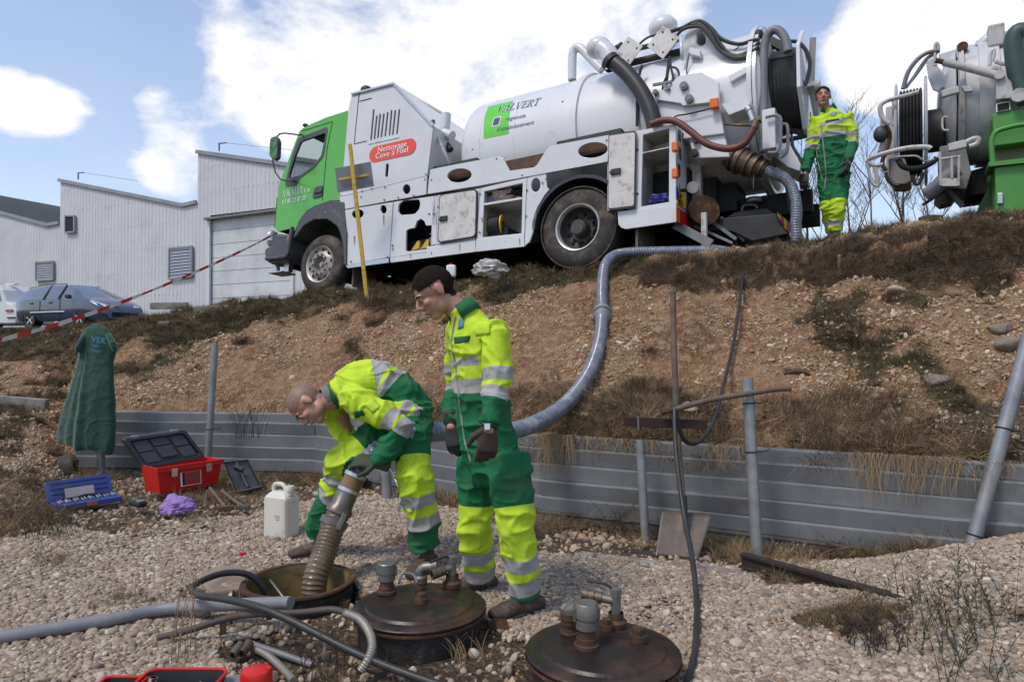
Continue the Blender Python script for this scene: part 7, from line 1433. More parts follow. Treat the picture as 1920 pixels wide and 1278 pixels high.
# --- the standing worker in the middle
ff = gp(978,1162); fr_ = gp(893,1106)
J = dict(base=(ff+fr_)/2, lat=(.62, -.78, 0), fwd=(-.80, -.58, -.1), neck=P(868,583,3.44), chest=P(897,665,3.46), waist=P(905,775,3.46), pelvis=P(922,858,3.46),
 sh_l=P(931,622,3.27), el_l=P(934,718,3.22), wr_l=P(917,800,3.14), sh_r=P(858,620,3.60), el_r=P(855,725,3.66), wr_r=P(848,795,3.56),
 hip_l=P(952,868,3.36), kn_l=P(968,990,3.30), an_l=P(987,1118,3.36), hip_r=P(896,870,3.56), kn_r=P(890,985,3.55), an_r=P(899,1078,3.68),
 head=P(813,545,3.43), hup=(-.58, -.16, .80), hfwd=(-.72, -.30, -.70), toe_l=(-.85, -.52, 0), toe_r=(-.75, -.35, 0), gz_l=ff.z, gz_r=fr_.z,
 hd_l=(-.08, 0, -1), pn_l=(-.25, .9, 0), ts_l=1, hd_r=(.12, -.1, -1), pn_r=(.3, .8, 0), ts_r=-1, curl_l=1.1, curl_r=1.0, gs=1.2)
suit2 = (bands((.215, SIL), (.285, YEL), (.345, SIL), (.415, GRN)), bands((.175, SIL), (.235, YEL), (.275, SIL), (.335, GRN)), [(0, GRN), (.20, YEL), (.44, SIL), (.51, YEL), (.555, SIL), (.63, GRN)])
t2, o2, _, _ = make_person('man in yellow and green coverall standing with head bowed beside the manholes', J, 2, suit=suit2, gl=(glovg, glovb), H=1.07, rs_=.95, foldamp=.013)
trace_line(t2, o2, [(853,592),(846,640),(856,700),(862,760),(872,830),(884,868)], 3.3, .009, zipm, 'zip')
patch(t2, o2, [(861,596),(871,594),(868,614),(858,617)], 3.3, mat('badge_blue', (.10, .30, .36), .6), 'badge'); patch(t2, o2, [(851,632),(882,629),(878,640),(852,644)], 3.3, pocketm, 'pocket'); patch(t2, o2, [(892,609),(919,606),(918,626),(891,629)], 3.2, yelm, 'pocket_flap', .007)
q = P(918,790,3.10); mb = MB(); d = (J['wr_l']-J['el_l']).normalized(); mb.lathe([(.036, -.01), (.040, -.008), (.040, .010), (.036, .012)], J['el_l']+(J['wr_l']-J['el_l'])*.97, d, 24); wb = mb.build('watch_strap', blackm, t2, world=True); mb = MB(); mb.box(J['el_l']+(J['wr_l']-J['el_l'])*.97+Vector((-.008, -.044, 0)), (.034, .010, .034)); mb.build('watch_case', chrome, wb, world=True, bevel=.004); mb = MB(); mb.box(J['el_l']+(J['wr_l']-J['el_l'])*.97+Vector((-.008, -.0505, 0)), (.024, .003, .024)); mb.build('watch_face', whitel, wb, world=True)
# --- the bending worker on the left
fl_ = gp(803,1078); fr_ = gp(598,1038)
J = dict(base=(fl_+fr_)/2, lat=(.25, -.95, .05), fwd=(-.35, 0, -.9), neck=P(628,742,4.10), chest=P(668,722,4.14), waist=P(712,716,4.18), pelvis=P(757,752,4.18),
 sh_l=P(672,752,3.90), el_l=P(757,800,3.84), wr_l=P(708,868,3.84), sh_r=P(622,772,4.26), el_r=P(655,830,4.28), wr_r=P(665,880,4.08),
 hip_l=P(768,775,4.06), kn_l=P(778,895,3.90), an_l=P(800,1012,3.98), hip_r=P(742,790,4.30), kn_r=P(640,868,4.12), an_r=P(604,985,4.38),
 head=P(575,757,4.03), hup=(-.90, -.08, .28), hfwd=(-.28, -.35, -.88), toe_l=(-.30, -.85, 0), toe_r=(-.85, -.35, 0), gz_l=fl_.z, gz_r=fr_.z,
 hd_l=(-.85, .05, .15), pn_l=(-.2, .6, -.6), ts_l=-1, hd_r=(.3, -.6, -.4), pn_r=(.5, .3, .3), ts_r=-1, curl_l=1.15, curl_r=1.0, gs=1.12)
J['an_l'].z = fl_.z+.13; J['an_r'].z = fr_.z+.13
suit1 = (bands((.235, SIL), (.285, YEL), (.315, SIL), (.365, GRN)), bands((.20, SIL), (.265, YEL), (.285, SIL), (.34, GRN)), [(0, GRN), (.27, YEL), (.47, SIL), (.54, YEL), (.60, SIL), (.67, GRN)])
t1, o1, _, _ = make_person('man in yellow and green coverall bending down holding the suction hose', J, 5, suit=suit1, hair='bald', H=1.05, gl=(mat('green_glove', (.035, .05, .025), .7, col2=(.05, .06, .035), bump=.3), glovb), rs_=1.06)
trace_line(t1, o1, [(636,770),(650,790),(662,800)], 4.0, .010, zipm, 'zip'); patch(t1, o1, [(683,757),(700,746),(714,760),(698,775)], 4.0, yelm, 'pocket_flap', .007); patch(t1, o1, [(662,772),(680,768),(684,778),(666,784)], 4.0, pocketm, 'pocket')
mb = MB(); nk = J['neck']; d = (J['head']-J['neck']).normalized(); mb.lathe([(.072, -.02), (.076, 0), (.076, .06), (.066, .075)], nk, d, 26); mb.build('scarf', mat('grey_scarf', (.20, .19, .17), .9, bump=.3), t1, world=True)
# --- the third worker on the bank top
gz = hz1(P(1562,440,7.7).x, 7.7); B3 = 7.7; zf = gz
J = dict(base=Vector((P(1562,440,B3).x, B3, gz)), lat=(.93, -.30, 0), fwd=(-.30, -.93, 0), neck=P(1553,205,B3), chest=P(1558,240,B3), waist=P(1561,285,B3), pelvis=P(1563,322,B3),
 sh_l=P(1587,219,B3-.05), el_l=P(1600,268,B3-.08), wr_l=P(1590,304,B3-.2), sh_r=P(1529,224,B3+.06), el_r=P(1519,285,B3+.08), wr_r=P(1511,324,B3-.0),
 hip_l=P(1574,332,B3-.03), kn_l=P(1570,392,B3-.10), an_l=P(1567,445,B3-.02), hip_r=P(1551,332,B3+.05), kn_r=P(1553,390,B3+.02), an_r=P(1562,446,B3+.12),
 head=P(1543,181,B3-.02), hup=(.0, .0, 1), hfwd=(-.35, -.90, -.42), toe_l=(-.2, -1, 0), toe_r=(-.6, -.8, 0), gz_l=gz, gz_r=gz,
 hd_l=(-.25, -.15, -.95), pn_l=(-.5, .6, 0), ts_l=1, hd_r=(-.25, -.05, -.95), pn_r=(.6, .4, 0), ts_r=1, curl_l=1.2, curl_r=.8, gs=1.2)
J['an_l'].z = J['an_r'].z = gz+.12
suit3 = (bands((.155, SIL), (.215, YEL), (.27, SIL), (.335, GRN)), bands((.19, SIL), (.25, YEL), (.29, SIL), (.35, GRN)), [(0, GRN), (.29, YEL), (.50, SIL), (.56, YEL), (.62, SIL), (.69, GRN)])
t3, o3, _, _ = make_person('man in yellow and green coverall standing on top of the bank between the lorries', J, 9, suit=suit3, rs_=.95, vox=.009, foldamp=.014)
trace_line(t3, o3, [(1540,232),(1543,265),(1547,300),(1549,330),(1546,356)], 7.5, .014, zipm, 'zip'); trace_line(t3, o3, [(1530,275),(1534,305),(1542,340)], 7.5, .010, zipm, 'zip'); patch(t3, o3, [(1557,211),(1569,209),(1568,217),(1557,219)], 7.5, mat('badge_grey', (.25, .42, .40), .6), 'badge'); patch(t3, o3, [(1548,226),(1573,222),(1573,225),(1548,229)], 7.5, pocketm, 'pocket')
jt = [o for o in bpy.data.objects if o.name == 'jacket'][0]
me, co = remesh(jacket_mb, .009, 4); nr = normals(me); zz = (P(160,607,6.96).z-co[:, 2])/1.25
an = np.arctan2(co[:, 1]-P(165,700,6.96).y, co[:, 0]-P(165,700,6.96).x); dr = (np.sin(an*5+1+zz*2)*.5+np.sin(an*9+zz*4)*.35+np.sin(an*3+.5)*.4)*.017*np.clip(zz*1.6, 0, 1.3)
co2 = folds(co, nr, .005, None, 3)+nr*dr[:, None]; me.vertices.foreach_set('co', co2.ravel()); finish(me, 'cloth', [jk], jt)
# ---------------- industrial building behind the crest
BO = P(450, 560, 29.0); BO.z = 2.0; BT = Trace(BO, (.903, -.43, 0), (.43, .903, 0), (0, 0, 1))
clad = mat('ribbed_cladding', (.62, .61, .62), .6, 0, col2=(.55, .54, .555), scale=.7, dirt=(.47, .46, .46), damt=.35, dscale=.6)
trimm = mat('building_trim', (.34, .34, .35), .5, .2, col2=(.24, .24, .24), scale=1.5); darkr = mat('dark_roofing', (.035, .035, .04), .7); doorm = mat('sectional_door', (.68, .68, .68), .45, col2=(.49, .49, .50), scale=.8, dirt=(.40, .395, .39), damt=.3, dscale=.7)
louv = mat('louvre_metal', (.42, .43, .50), .5, .3, col2=(.36, .37, .44))
def b_(px, py, off=0.0): return BT.pl(px, py, 1, off)
def bay(name, label, outline, px0, px1, door=None, depth=16):
    t = thing(name, label, 'building', BO, BT.rot(), 'bays of the ribbed metal factory'); top = [b_(*p) for p in outline]; xs = [p.x for p in top]; zs = [p.z for p in top]
    x0, x1 = b_(px0, 500).x, b_(px1, 500).x; x = x0; rib = .24; k = 0; dr = None
    if door: dr = (b_(door[0], 480).x, b_(door[1], 480).x, b_(door[0], door[2]).z)
    while x < x1-.02:
        xe = min(x+rib*4, x1); cuts = []; mb = MB(); n = max(1, round((xe-x)/rib)); 
        for i in range(n):
            a = x+(xe-x)*i/n; w_ = (xe-x)/n; pr = [(a, 0), (a+w_*.30, 0), (a+w_*.38, -.014), (a+w_*.62, -.014), (a+w_*.70, 0), (a+w_, 0)]
            for (u0, d0), (u1, d1) in zip(pr[:-1], pr[1:]):
                zb = -.2; um = (u0+u1)/2
                if dr and dr[0] < um < dr[1]: zb = dr[2]
                mb.add([(u0, d0, zb), (u1, d1, zb), (u1, d1, float(np.interp(u1, xs, zs))), (u0, d0, float(np.interp(u0, xs, zs)))], [(0, 1, 2, 3)])
        mb.build('cladding_panel', clad, t); x = xe
    mb = MB(); q = [Vector((x0, 0, -.2)), Vector((x0, depth, -.2)), Vector((x0, depth, float(np.interp(x0, xs, zs)))), Vector((x0, 0, float(np.interp(x0, xs, zs))))]; mb.add(q, [(0, 1, 2, 3)])
    q = [Vector((x1, 0.05, -.2)), Vector((x1, depth, -.2)), Vector((x1, depth, float(np.interp(x1, xs, zs)))), Vector((x1, .05, float(np.interp(x1, xs, zs))))]; mb.add(q, [(0, 1, 2, 3)]); mb.build('side_wall', clad, t)
    mb = MB()
    for a, b in zip(top[:-1], top[1:]):
        mb.add([a, b, b+Vector((0, depth, 0)), a+Vector((0, depth, 0))], [(0, 1, 2, 3)])
    rf = mb.build('roof', darkr, t)
    for a, b in zip(top[:-1], top[1:]): mb = MB(); mb.span(a+Vector((0, -.06, 0)), b+Vector((0, -.06, 0)), .10, .16); mb.build('coping', trimm, rf)
    for a in [p for p in top if p.z == max(zs)][:1]:
        mb = MB(); c = a+Vector((1.0, .3, .0)); mb.span(c, c+Vector((0, 0, .35)), .05, .05, (0, 1, 0)); mb.span(c+Vector((0, 0, .33)), c+Vector((.45, 0, .30)), .04, .05); mb.tube([c+Vector((.4, 0, .30)), c+Vector((4.5, 0, -.55))], .008, 4); mb.build('roof_bracket', greym, rf)
    return t, x0, x1
def louvre(t, pts, n, off=-.07, m=louv, dark=trimm):
    a, b, c, d = [b_(*p, off) for p in pts]; w_ = link(bpy.data.objects.new('louvre_window', None)); w_.parent = t; TM[w_.name] = TM[t.name]
    mb = MB(); plate(mb, [a, b, c, d], [], (0, .05, 0)); mb.build('backing', darkr, w_)
    for k in range(n):
        u = (k+.5)/n; p, q = a+(d-a)*u, b+(c-b)*u; h_ = (a-d).length/n; mb = MB(); mb.span(p+Vector((0, -.02, 0)), q+Vector((0, -.02, 0)), .05, h_*.72); mb.build('slat', m, w_)
    mb = MB()
    for p, q in ((a, b), (b, c), (c, d), (d, a)): mb.span(p+Vector((0, -.03, 0)), q+Vector((0, -.03, 0)), .08, .10, (0, 1, 0))
    mb.build('frame', dark, w_)
tA, x0, x1 = bay('factory_bay', 'tallest pale ribbed factory bay with the roller door beside the lorry cab', [(370,285),(520,306),(760,342),(1200,395)], 370, 1150, (394, 547, 404))
tB, _, _ = bay('factory_bay', 'middle pale ribbed factory bay with two louvred windows and a sloping roof', [(112,338),(345,385),(370,379)], 112, 370)
tC, _, _ = bay('factory_bay', 'lowest pale ribbed factory bay at the left edge behind the white van', [(-260,318),(-120,355),(0,398),(90,422),(112,418)], -250, 112)
louvre(tB, [(124,405),(141,405),(141,435),(124,436)], 7, m=darkr, dark=trimm); louvre(tB, [(319,466),(361,462),(361,518),(318,523)], 10); louvre(tC, [(69,492),(101,490),(101,524),(69,526)], 8)
dx0, dx1, dz = b_(394, 480).x, b_(547, 480).x, b_(394, 408).z; nP = 9
for k in range(nP):
    z0_, z1_ = -.2+(dz+.2)*k/nP, -.2+(dz+.2)*(k+1)/nP; mb = MB(); mb.box(((dx0+dx1)/2, .10, (z0_+z1_)/2), (dx1-dx0, .06, (z1_-z0_)-.02)); mb.build('door_panel', doorm, tA)
mb = MB(); mb.box(((dx0+dx1)/2, .16, dz/2-.1), (dx1-dx0, .02, dz+.2)); mb.build('door_backing', trimm, tA)
mb = MB(); mb.span(b_(386, 411, -.10), b_(545, 391, -.10), .25, .10); mb.build('door_canopy', greym, tA)
for px in (392, 549): mb = MB(); c = b_(px, 480, -.03); mb.box((c.x, -.03, dz/2-.1), (.14, .10, dz+.2)); mb.build('door_jamb', white, tA)
mb = MB()
for k in range(26):
    for j in range(11):
        for (pa, pb) in ((118, 340), (398, 640)):
            c = b_(pa+(pb-pa)*k/26, 500, -.045); z_ = .8+j*1.1; 
            if pa == 398 and (z_ < dz+.3): continue
            zt = float(np.interp(c.x, [b_(112,338).x, b_(345,385).x, b_(370,285).x, b_(520,306).x, b_(760,342).x], [b_(112,338).z, b_(345,385).z, b_(370,285).z, b_(520,306).z, b_(760,342).z]))
            if z_ > zt-.3: continue
            mb.box((c.x, -.045, z_), (.05, .01, .05))
mb.build('fasteners', whitel, tA, kind='stuff')
a, b = P(283,571,14.8), P(352,570,14.8); beam('kerb_edging', 'low white kerb edging on the crest right of the blue car', 'edging', a-UPV*.1, b-UPV*.1, .10, .14, pconc, 0)
# ---------------- cars
carb = mat('blue_grey_metallic', (.06, .082, .145), .25, .2, col2=(.05, .07, .125), scale=.6, coat=.8); carg = mat('car_glass', (.06, .075, .09), .04, .0, col2=(.09, .11, .13), coat=1, spec=1.0); carw = mat('van_white', (.68, .68, .69), .3, coat=.5, col2=(.62, .62, .63), scale=.8)
def carbody(t, st, paint, W, names=('body', 'glass')):
    # stations: (x, zbot, zbelt, zroof, half width at belt, half width at roof, glass flag for the strip up to the next)
    rings = []
    for (x, zb, zm, zr, wb, wr, g) in st:
        z_ = [zb, zb+.12, (zb+zm)*.5+.05, zm-.02, zm+.01]; y_ = [wb*.88, wb*.97, wb, wb*.985, wb*.95]
        r = [(x, y_[i], z_[i]) for i in range(5)]+[(x, wb*.95+(wr-wb*.95)*.92, zm+(zr-zm)*.90), (x, wr*.86, zr-.015 if zr > zm+.05 else zr), (x, wr*.45, zr+.01), (x, 0, zr+.015)]; rings.append(r+[(p[0], -p[1], p[2]) for p in r[::-1][1:]])
    n = len(rings[0]); mb = MB(); vs = [p for r in rings for p in r]; gl = MB()
    for i in range(len(st)-1):
        for k in range(n-1):
            f = [i*n+k, i*n+k+1, (i+1)*n+k+1, (i+1)*n+k]; side = k in (4, n-6); top_ = 5 <= k <= n-7; g = st[i][6]
            isg = (side and g in (1, 3)) or (top_ and g in (2, 3) and k not in (5, n-7))
            (gl if isg else mb).add([vs[j] for j in f], [(0, 1, 2, 3)], 0, True)
    mb.add(rings[0], [tuple(range(n))]); mb.add(rings[-1], [tuple(range(n))[::-1]]); b = mb.build(names[0], paint, t, bevel=0); gl.build(names[1], carg, t); return b
def carwheel(t, x, y, r, sg):
    w_ = link(bpy.data.objects.new('wheel', None)); w_.parent = t; TM[w_.name] = TM[t.name]; ax = (0, sg, 0)
    mb = MB(); mb.lathe([(r*.66, .0), (r*.7, .02), (r*.95, .015), (r, -.03), (r, -.19), (r*.6, -.2)], (x, y, r), ax, 30); mb.build('tyre', rubber, w_)
    mb = MB(); mb.lathe([(r*.66, .005), (r*.62, -.03), (r*.60, -.09), (.001, -.09)], (x, y, r), ax, 30); mb.build('rim', blackm, w_)
    for k in range(5): a = 2*math.pi*k/5+.3; mb = MB(); mb.span((x, y-.03*sg, r), (x+math.cos(a)*r*.62, y-.01*sg, r+math.sin(a)*r*.62), .05, .03, (0, 1, 0)); mb.build('spoke', alum, w_)
    mb = MB(); mb.lathe([(r*1.12, .01), (r*1.14, -.2), (r*1.0, -.3), (.001, -.3)], (x, y, r+.02), ax, 30); mb.build('wheel_well', black, w_)
h = Vector((.908, -.418, 0)); rw, fw_ = P(54, 598, 24.0), P(152, 585, 22.9); zc_ = min(rw.z, fw_.z)-.32
c = Vector((rw.x, rw.y, zc_)); side_n = Vector((h.y, -h.x, 0)); 
t = thing('parked_car', 'blue-grey estate car parked on the crest beside the white van', 'car', c, Matrix((h, Vector((-h.y, h.x, 0)), UPV)).transposed())
# origin at the near rear wheel; the body sits from y = 0 to 1.8 away
def shift(o, dy): pass
st = [(-.95,.35,.62,.66,.66,.62,0), (-.90,.30,.95,1.05,.82,.66,0), (-.70,.24,1.00,1.34,.88,.62,1), (-.30,.22,1.01,1.45,.90,.62,1), (.45,.22,1.00,1.51,.90,.62,1), (1.15,.22,.98,1.52,.90,.62,1), (1.75,.22,.97,1.49,.90,.61,3), (2.20,.22,.96,1.30,.90,.66,2), (2.75,.24,.95,1.02,.90,.80,0), (3.15,.24,.88,.92,.88,.76,0), (3.50,.22,.76,.79,.84,.66,0), (3.72,.24,.62,.64,.74,.52,0), (3.80,.28,.45,.47,.62,.45,0)]
TM[t.name] = TM[t.name] @ Matrix.Translation((0, .90, 0)); t.location = TM[t.name].to_translation()
bdy = carbody(t, st, carb, 1.8)
for x in (0, 2.72):
    for sg in (-1, 1): carwheel(t, x, sg*.88, .325, sg)
for x in (.78, 1.62): mb = MB(); mb.span((x-.02, -.892, .98), (x+.06, -.62, 1.49), .05, .03, (0, 1, 0)); mb.build('window_pillar', blackm, t)
mb = MB(); mb.span((2.3, -.93, 1.02), (2.4, -1.10, 1.04), .14, .12); mb.build('door_mirror', blackm, t, bevel=.02)
for x in (-.1, .95): mb = MB(); mb.box((x+.25, -.905, .86), (.16, .03, .05)); mb.build('door_handle', blackm, t, bevel=.01)
mb = MB(); mb.box((1.05, -.908, .55), (1.9, .025, .05)); mb.build('side_moulding', alum, t)
for x in (.62, 1.72): mb = MB(); mb.box((x, -.905, .60), (.012, .01, .7)); mb.build('door_seam', black, t)
for sg in (-1, 1):
    mb = MB(); mb.span((3.18, sg*.76, .86), (3.68, sg*.52, .68), .20, .10); mb.build('headlight', mat('lamp_glass', (.75, .76, .78), .08, .6), t, bevel=.03); mb = MB(); mb.ell((3.76, sg*.55, .40), (.04, .09, .07)); mb.build('fog_lamp', alum, t)
mb = MB(); mb.box((3.80, 0, .42), (.06, .95, .17)); mb.build('grille', black, t, bevel=.02); mb = MB(); mb.box((3.70, -.25, .68), (.03, .16, .10), Matrix.Rotation(R(30), 3, 'Y')); mb.build('badge', chrome, t, bevel=.01)
mb = MB(); [mb.tube([(-.5, sg*.60, 1.43), (.4, sg*.60, 1.54), (1.6, sg*.59, 1.52)], .014, 6) for sg in (-1, 1)]; mb.build('roof_rail', blackm, t)
# van: front corner toward the camera, partly behind the estate
vo = P(-40, 604, 26.5); vo.z = zc_; t = thing('parked_van', 'white van at the left edge parked beside the blue-grey estate car', 'van', vo+Vector((-.6, .6, 0)), Matrix((Vector((.97, -.24, 0)), Vector((.24, .97, 0)), UPV)).transposed())
prof = [(0, .3), (.12, .25), (3.4, .25), (3.5, .5), (3.42, .80), (3.2, 1.02), (2.95, 1.12), (2.72, 1.60), (2.5, 1.80), (.3, 1.84), (.05, 1.6)]
mb = MB(); mb.prism([(x-1.4, 0, z) for x, z in prof], (0, 1.7, 0)); mb.build('body', carw, t, bevel=.07)
mb = MB(); plate(mb, rounded([(-.1, -.012, 1.15), (1.32, -.012, 1.15), (1.16, -.012, 1.68), (-.02, -.012, 1.68)], .12), [], (0, .02, 0)); mb.build('window', carg, t)
for x in (.28, .98):
    mb = MB(); plate(mb, rounded([(x-.17, -.024, 1.17), (x+.17, -.024, 1.17), (x+.14, -.024, 1.55), (x-.12, -.024, 1.55)], .3), [], (0, .01, 0)); s_ = mb.build('seat', dgrey, t)
    for k in range(3): mb = MB(); mb.box((x, -.028, 1.36+.07*k), (.18, .01, .03)); mb.build('headrest_slot', mat('slot_light', (.4, .45, .48), .5), s_)
mb = MB(); plate(mb, rounded([(-1.05, -.012, 1.05), (-.25, -.012, 1.05), (-.25, -.012, 1.66), (-.9, -.012, 1.66)], .12), [], (0, .02, 0)); mb.build('window', carg, t)
mb = MB(); mb.box((1.72, -.03, .78), (.34, .05, .10)); mb.build('lamp', mat('lamp_pink', (.45, .15, .13), .3), t, bevel=.02); mb = MB(); mb.box((1.82, -.02, .5), (.4, .04, .05)); mb.build('bumper_strip', blackm, t); mb = MB(); mb.box((-.1, -.02, .98), (.3, .03, .04)); mb.build('handle', blackm, t)
mb = MB(); mb.box((1.1, .6, 1.87), (.45, .2, .05)); mb.build('roof_rack', whitel, t)
carwheel(t, .75, .0, .33, -1); carwheel(t, -.9, .0, .33, -1)
# ---------------- the second lorry, seen from its reel end
T2O = P(1880, 400, 7.5); T2O.z = hz1(T2O.x, T2O.y); T2 = Trace(T2O, (.86, -.51, 0), (.51, .86, 0), (0, 0, 1)); G = lambda x, y: (1620+x*.27397, 60+y*.27397)
t = thing('tanker_truck', 'second tanker lorry with green body and grey tank end at the right edge', 'truck', T2O, T2.rot()); tt = t
def Q(pts, off): return [T2.pl(*G(*p), 1, off) for p in pts]
tankg = mat('grey_white_tank', (.58, .58, .60), .38, col2=(.50, .50, .52), scale=1.5, dirt=(.33, .30, .28), damt=.3, dscale=4, coat=.2)
oldw = mat('old_white_paint', (.52, .51, .50), .5, col2=(.42, .40, .38), scale=5, dirt=(.22, .14, .09), damt=.42, dscale=9)
cen = (T2.pl(*G(800,95), 1, 1.0)+T2.pl(*G(800,905), 1, 1.0))/2; rad = (T2.pl(*G(800,95), 1, 1.0)-T2.pl(*G(800,905), 1, 1.0)).length/2*.985; CY2, CZ2 = 1.0, cen.z
xs_ = T2.cyl(*G(648,420), CY2, CZ2, rad)[0]; xl = T2.pl(*G(498,430), 1, .9).x
mb = MB(); mb.lathe([(.001, xl)]+[(rad*.97*math.sin(a), xs_-(xs_-xl)*math.cos(a)) for a in np.linspace(.1, 1.45, 12)]+[(rad*.97, xs_-.02)], (0, CY2, CZ2), (1, 0, 0), 64); mb.build('rear_door', tankg, t)
mb = MB(); mb.lathe([(rad*.98, xs_), (rad, xs_+.02), (rad, xs_+4), (.001, xs_+4)], (0, CY2, CZ2), (1, 0, 0), 64); tk2 = mb.build('tank', tankg, t)
for px_, w_, h_, m in ((652, .05, .03, oldw), (668, .03, .045, oldw), (790, .20, .035, tankg)):
    x = T2.cyl(*G(px_,420), CY2, CZ2, rad)[0]; mb = MB(); mb.lathe([(rad-.01, x), (rad+h_, x+.005), (rad+h_, x+w_), (rad-.01, x+w_+.005)], (0, CY2, CZ2), (1, 0, 0), 64); mb.build('tank_band', m, tk2)
def tb2(name, pts, r, off, m, n=8, sm=5, parent=None): mb = MB(); mb.tube(spline(Q(pts, off), sm), r, n); return mb.build(name, m, parent or t)
tb2('ram', [(545,205),(735,252),(925,302)], .045, .12, oldw, 14); tb2('ram_rod', [(490,195),(545,207)], .03, .12, rustm); mb = MB(); plate(mb, Q([(905,292),(960,290),(1000,335),(1020,345),(1018,450),(905,462)], .05), [], YV*.25); mb.build('ram_bracket', oldw, t, bevel=.01)
mb = MB(); q = Q([(925,302)], .06)[0]; mb.cyl(q, q-YV*.05, .05, 14); q = Q([(1057,442)], .06)[0]; mb.cyl(q, q-YV*.06, .075, 16); mb.build('pivot_pin', oldw, t)
mb = MB(); plate(mb, Q([(425,205),(465,172),(500,225),(560,300),(602,352),(540,380),(505,408),(470,390),(440,310)], .5), [], YV*.04); mb.build('hinge_fin', tankg, t, bevel=.008)
mb = MB(); plate(mb, Q([(510,150),(660,108),(790,90),(800,130),(660,170),(530,200)], .6), [], YV*.12); mb.build('hinge_arm', tankg, t, bevel=.01); q = Q([(673,115)], .5)[0]; mb = MB(); mb.cyl(q, q-YV*.08, .055, 14); mb.build('hinge_bolt', rustm, t)
tb2('air_hose', [(520,128),(430,145),(360,195),(300,280),(268,390)], .026, .3, greym); tb2('air_hose', [(515,135),(450,165),(400,220),(340,310),(285,385)], .018, .35, mat('pale_hose', (.36, .38, .40), .5)); tb2('air_hose', [(500,150),(440,180),(390,250),(330,330),(280,380)], .016, .38, mat('pale_hose', (.36, .38, .40), .5)); tb2('lifting_eye', [(490,230),(485,120),(495,78),(508,95),(505,140)], .018, .3, oldw)
# reel
RC = (Q([(320,700)], .75)[0]); m = MB(); Rr = .50; L0, L1 = Q([(245,700)], .75)[0].x-RC.x, Q([(400,700)], .75)[0].x-RC.x; nn_ = 7; pr = [(.1, L0)]
for k in range(nn_):
    for a in np.linspace(0, math.pi, 7): wd_ = (L1-L0)/nn_; pr.append((Rr+.045*math.sin(a), L0+wd_*(k+.5-.5*math.cos(a))))
pr.append((.1, L1)); m.lathe(pr, RC, (1, 0, 0), 44); m.build('reel_hose', hoseb, t)
for xx, r_, mm in ((L1+.02, .66, tankg), (L0-.05, .62, tankg)): m = MB(); m.lathe([(.12, xx), (r_, xx), (r_+.015, xx+.015), (r_, xx+.03), (.12, xx+.03)], RC, (1, 0, 0), 44); m.build('reel_flange', mm, t)
m = MB(); m.lathe([(.001, L1+.04), (.26, L1+.04), (.26, L1+.22), (.001, L1+.22)], RC, (1, 0, 0), 24); m.build('reel_motor', blackm, t); m = MB(); m.box(RC+Vector((L0-.10, 0, -.1)), (.10, .35, .9)); m.build('reel_frame', oldw, t, bevel=.02)
mb = MB(); plate(mb, Q([(165,860),(280,860),(330,1020),(290,1040),(200,1040),(170,1000)], .3), [], YV*.5); mb.build('reel_housing', mat('taupe_paint', (.26, .235, .22), .5, dirt=(.15,.10,.07), damt=.3), t, bevel=.03)
R_ = oldw
tb2('guard_rail', [(375,410),(300,432),(200,458),(140,480),(112,510),(118,560),(135,600),(175,630)], .026, .1, R_); tb2('guard_rail', [(20,878),(60,858),(150,828),(280,798),(380,788),(440,790),(455,800)], .030, -.1, R_); tb2('guard_rail', [(22,880),(40,900),(80,915),(130,905)], .024, -.1, R_); tb2('guard_rail', [(22,885),(35,960),(50,1020),(75,1050),(93,1050),(90,990),(75,915)], .018, -.1, R_); tb2('guard_rail', [(200,470),(205,520),(200,640)], .02, .2, R_); tb2('guard_rail', [(210,855),(300,850),(360,850),(420,885),(480,870)], .012, 0, R_)
mb = MB(); mb.ell(Q([(115,700)], .2)[0], (.085, .08, .10)); mb.build('valve_knob', mat('valve_black', (.06, .06, .075), .5), t); mb = MB(); plate(mb, Q([(115,590),(145,600),(150,760),(165,800),(85,830),(110,760),(108,640)], .22), [], YV*.06); mb.build('valve_plate', oldw, t, bevel=.01); tb2('valve_pipe', [(150,640),(175,700),(165,780),(125,890),(150,950)], .025, .2, rustm); tb2('black_hose', [(235,870),(260,915),(320,935),(400,925),(470,890),(500,860)], .034, .05, hoseb, 10); tb2('black_hose', [(150,960),(160,1010),(200,1045),(240,1050)], .018, .2, hoseb); tb2('black_hose', [(330,980),(345,1030),(370,1040),(395,1000),(400,960)], .022, .3, hoseb)
tb2('door_grip', [(575,585),(540,588),(540,665),(580,672)], .012, -.0, R_, 8, 3); mb = MB(); mb.span(*Q([(530,430),(650,395)], .12), .07, .08); mb.build('door_clamp', oldw, t, bevel=.01); mb = MB(); plate(mb, Q([(665,370),(735,365),(748,405),(690,412)], .12), [], YV*.06); mb.build('door_clamp', oldw, t, bevel=.01); mb = MB(); mb.span(*Q([(575,795),(700,765)], .1), .07, .09); mb.build('door_clamp', oldw, t, bevel=.01); mb = MB(); mb.tube(spline(Q([(690,760),(740,735),(780,730),(770,765),(720,785)], .1), 4), .03, 8); mb.build('door_clamp', oldw, t)
mb = MB(); plate(mb, Q([(515,785),(690,750),(735,960),(700,1075),(560,1065),(520,985)], .4), [], YV*.8); mb.build('lower_casing', mat('casing_grey_paint', (.24, .23, .225), .5, dirt=(.12, .08, .06), damt=.4), t, bevel=.01)  # darker grey paint on the lower casing, with dirt patches
for pts in ([(520,820),(525,1050)], [(650,850),(648,1050)], [(520,870),(660,850)], [(600,860),(602,1000)]): tb2('ladder_bar', pts, .014, .02, R_, 6, 2)
mb = MB(); plate(mb, Q([(524,1000),(648,1000),(646,1055),(526,1055)], .02), [], YV*.08); mb.build('step', oldw, t, bevel=.005)
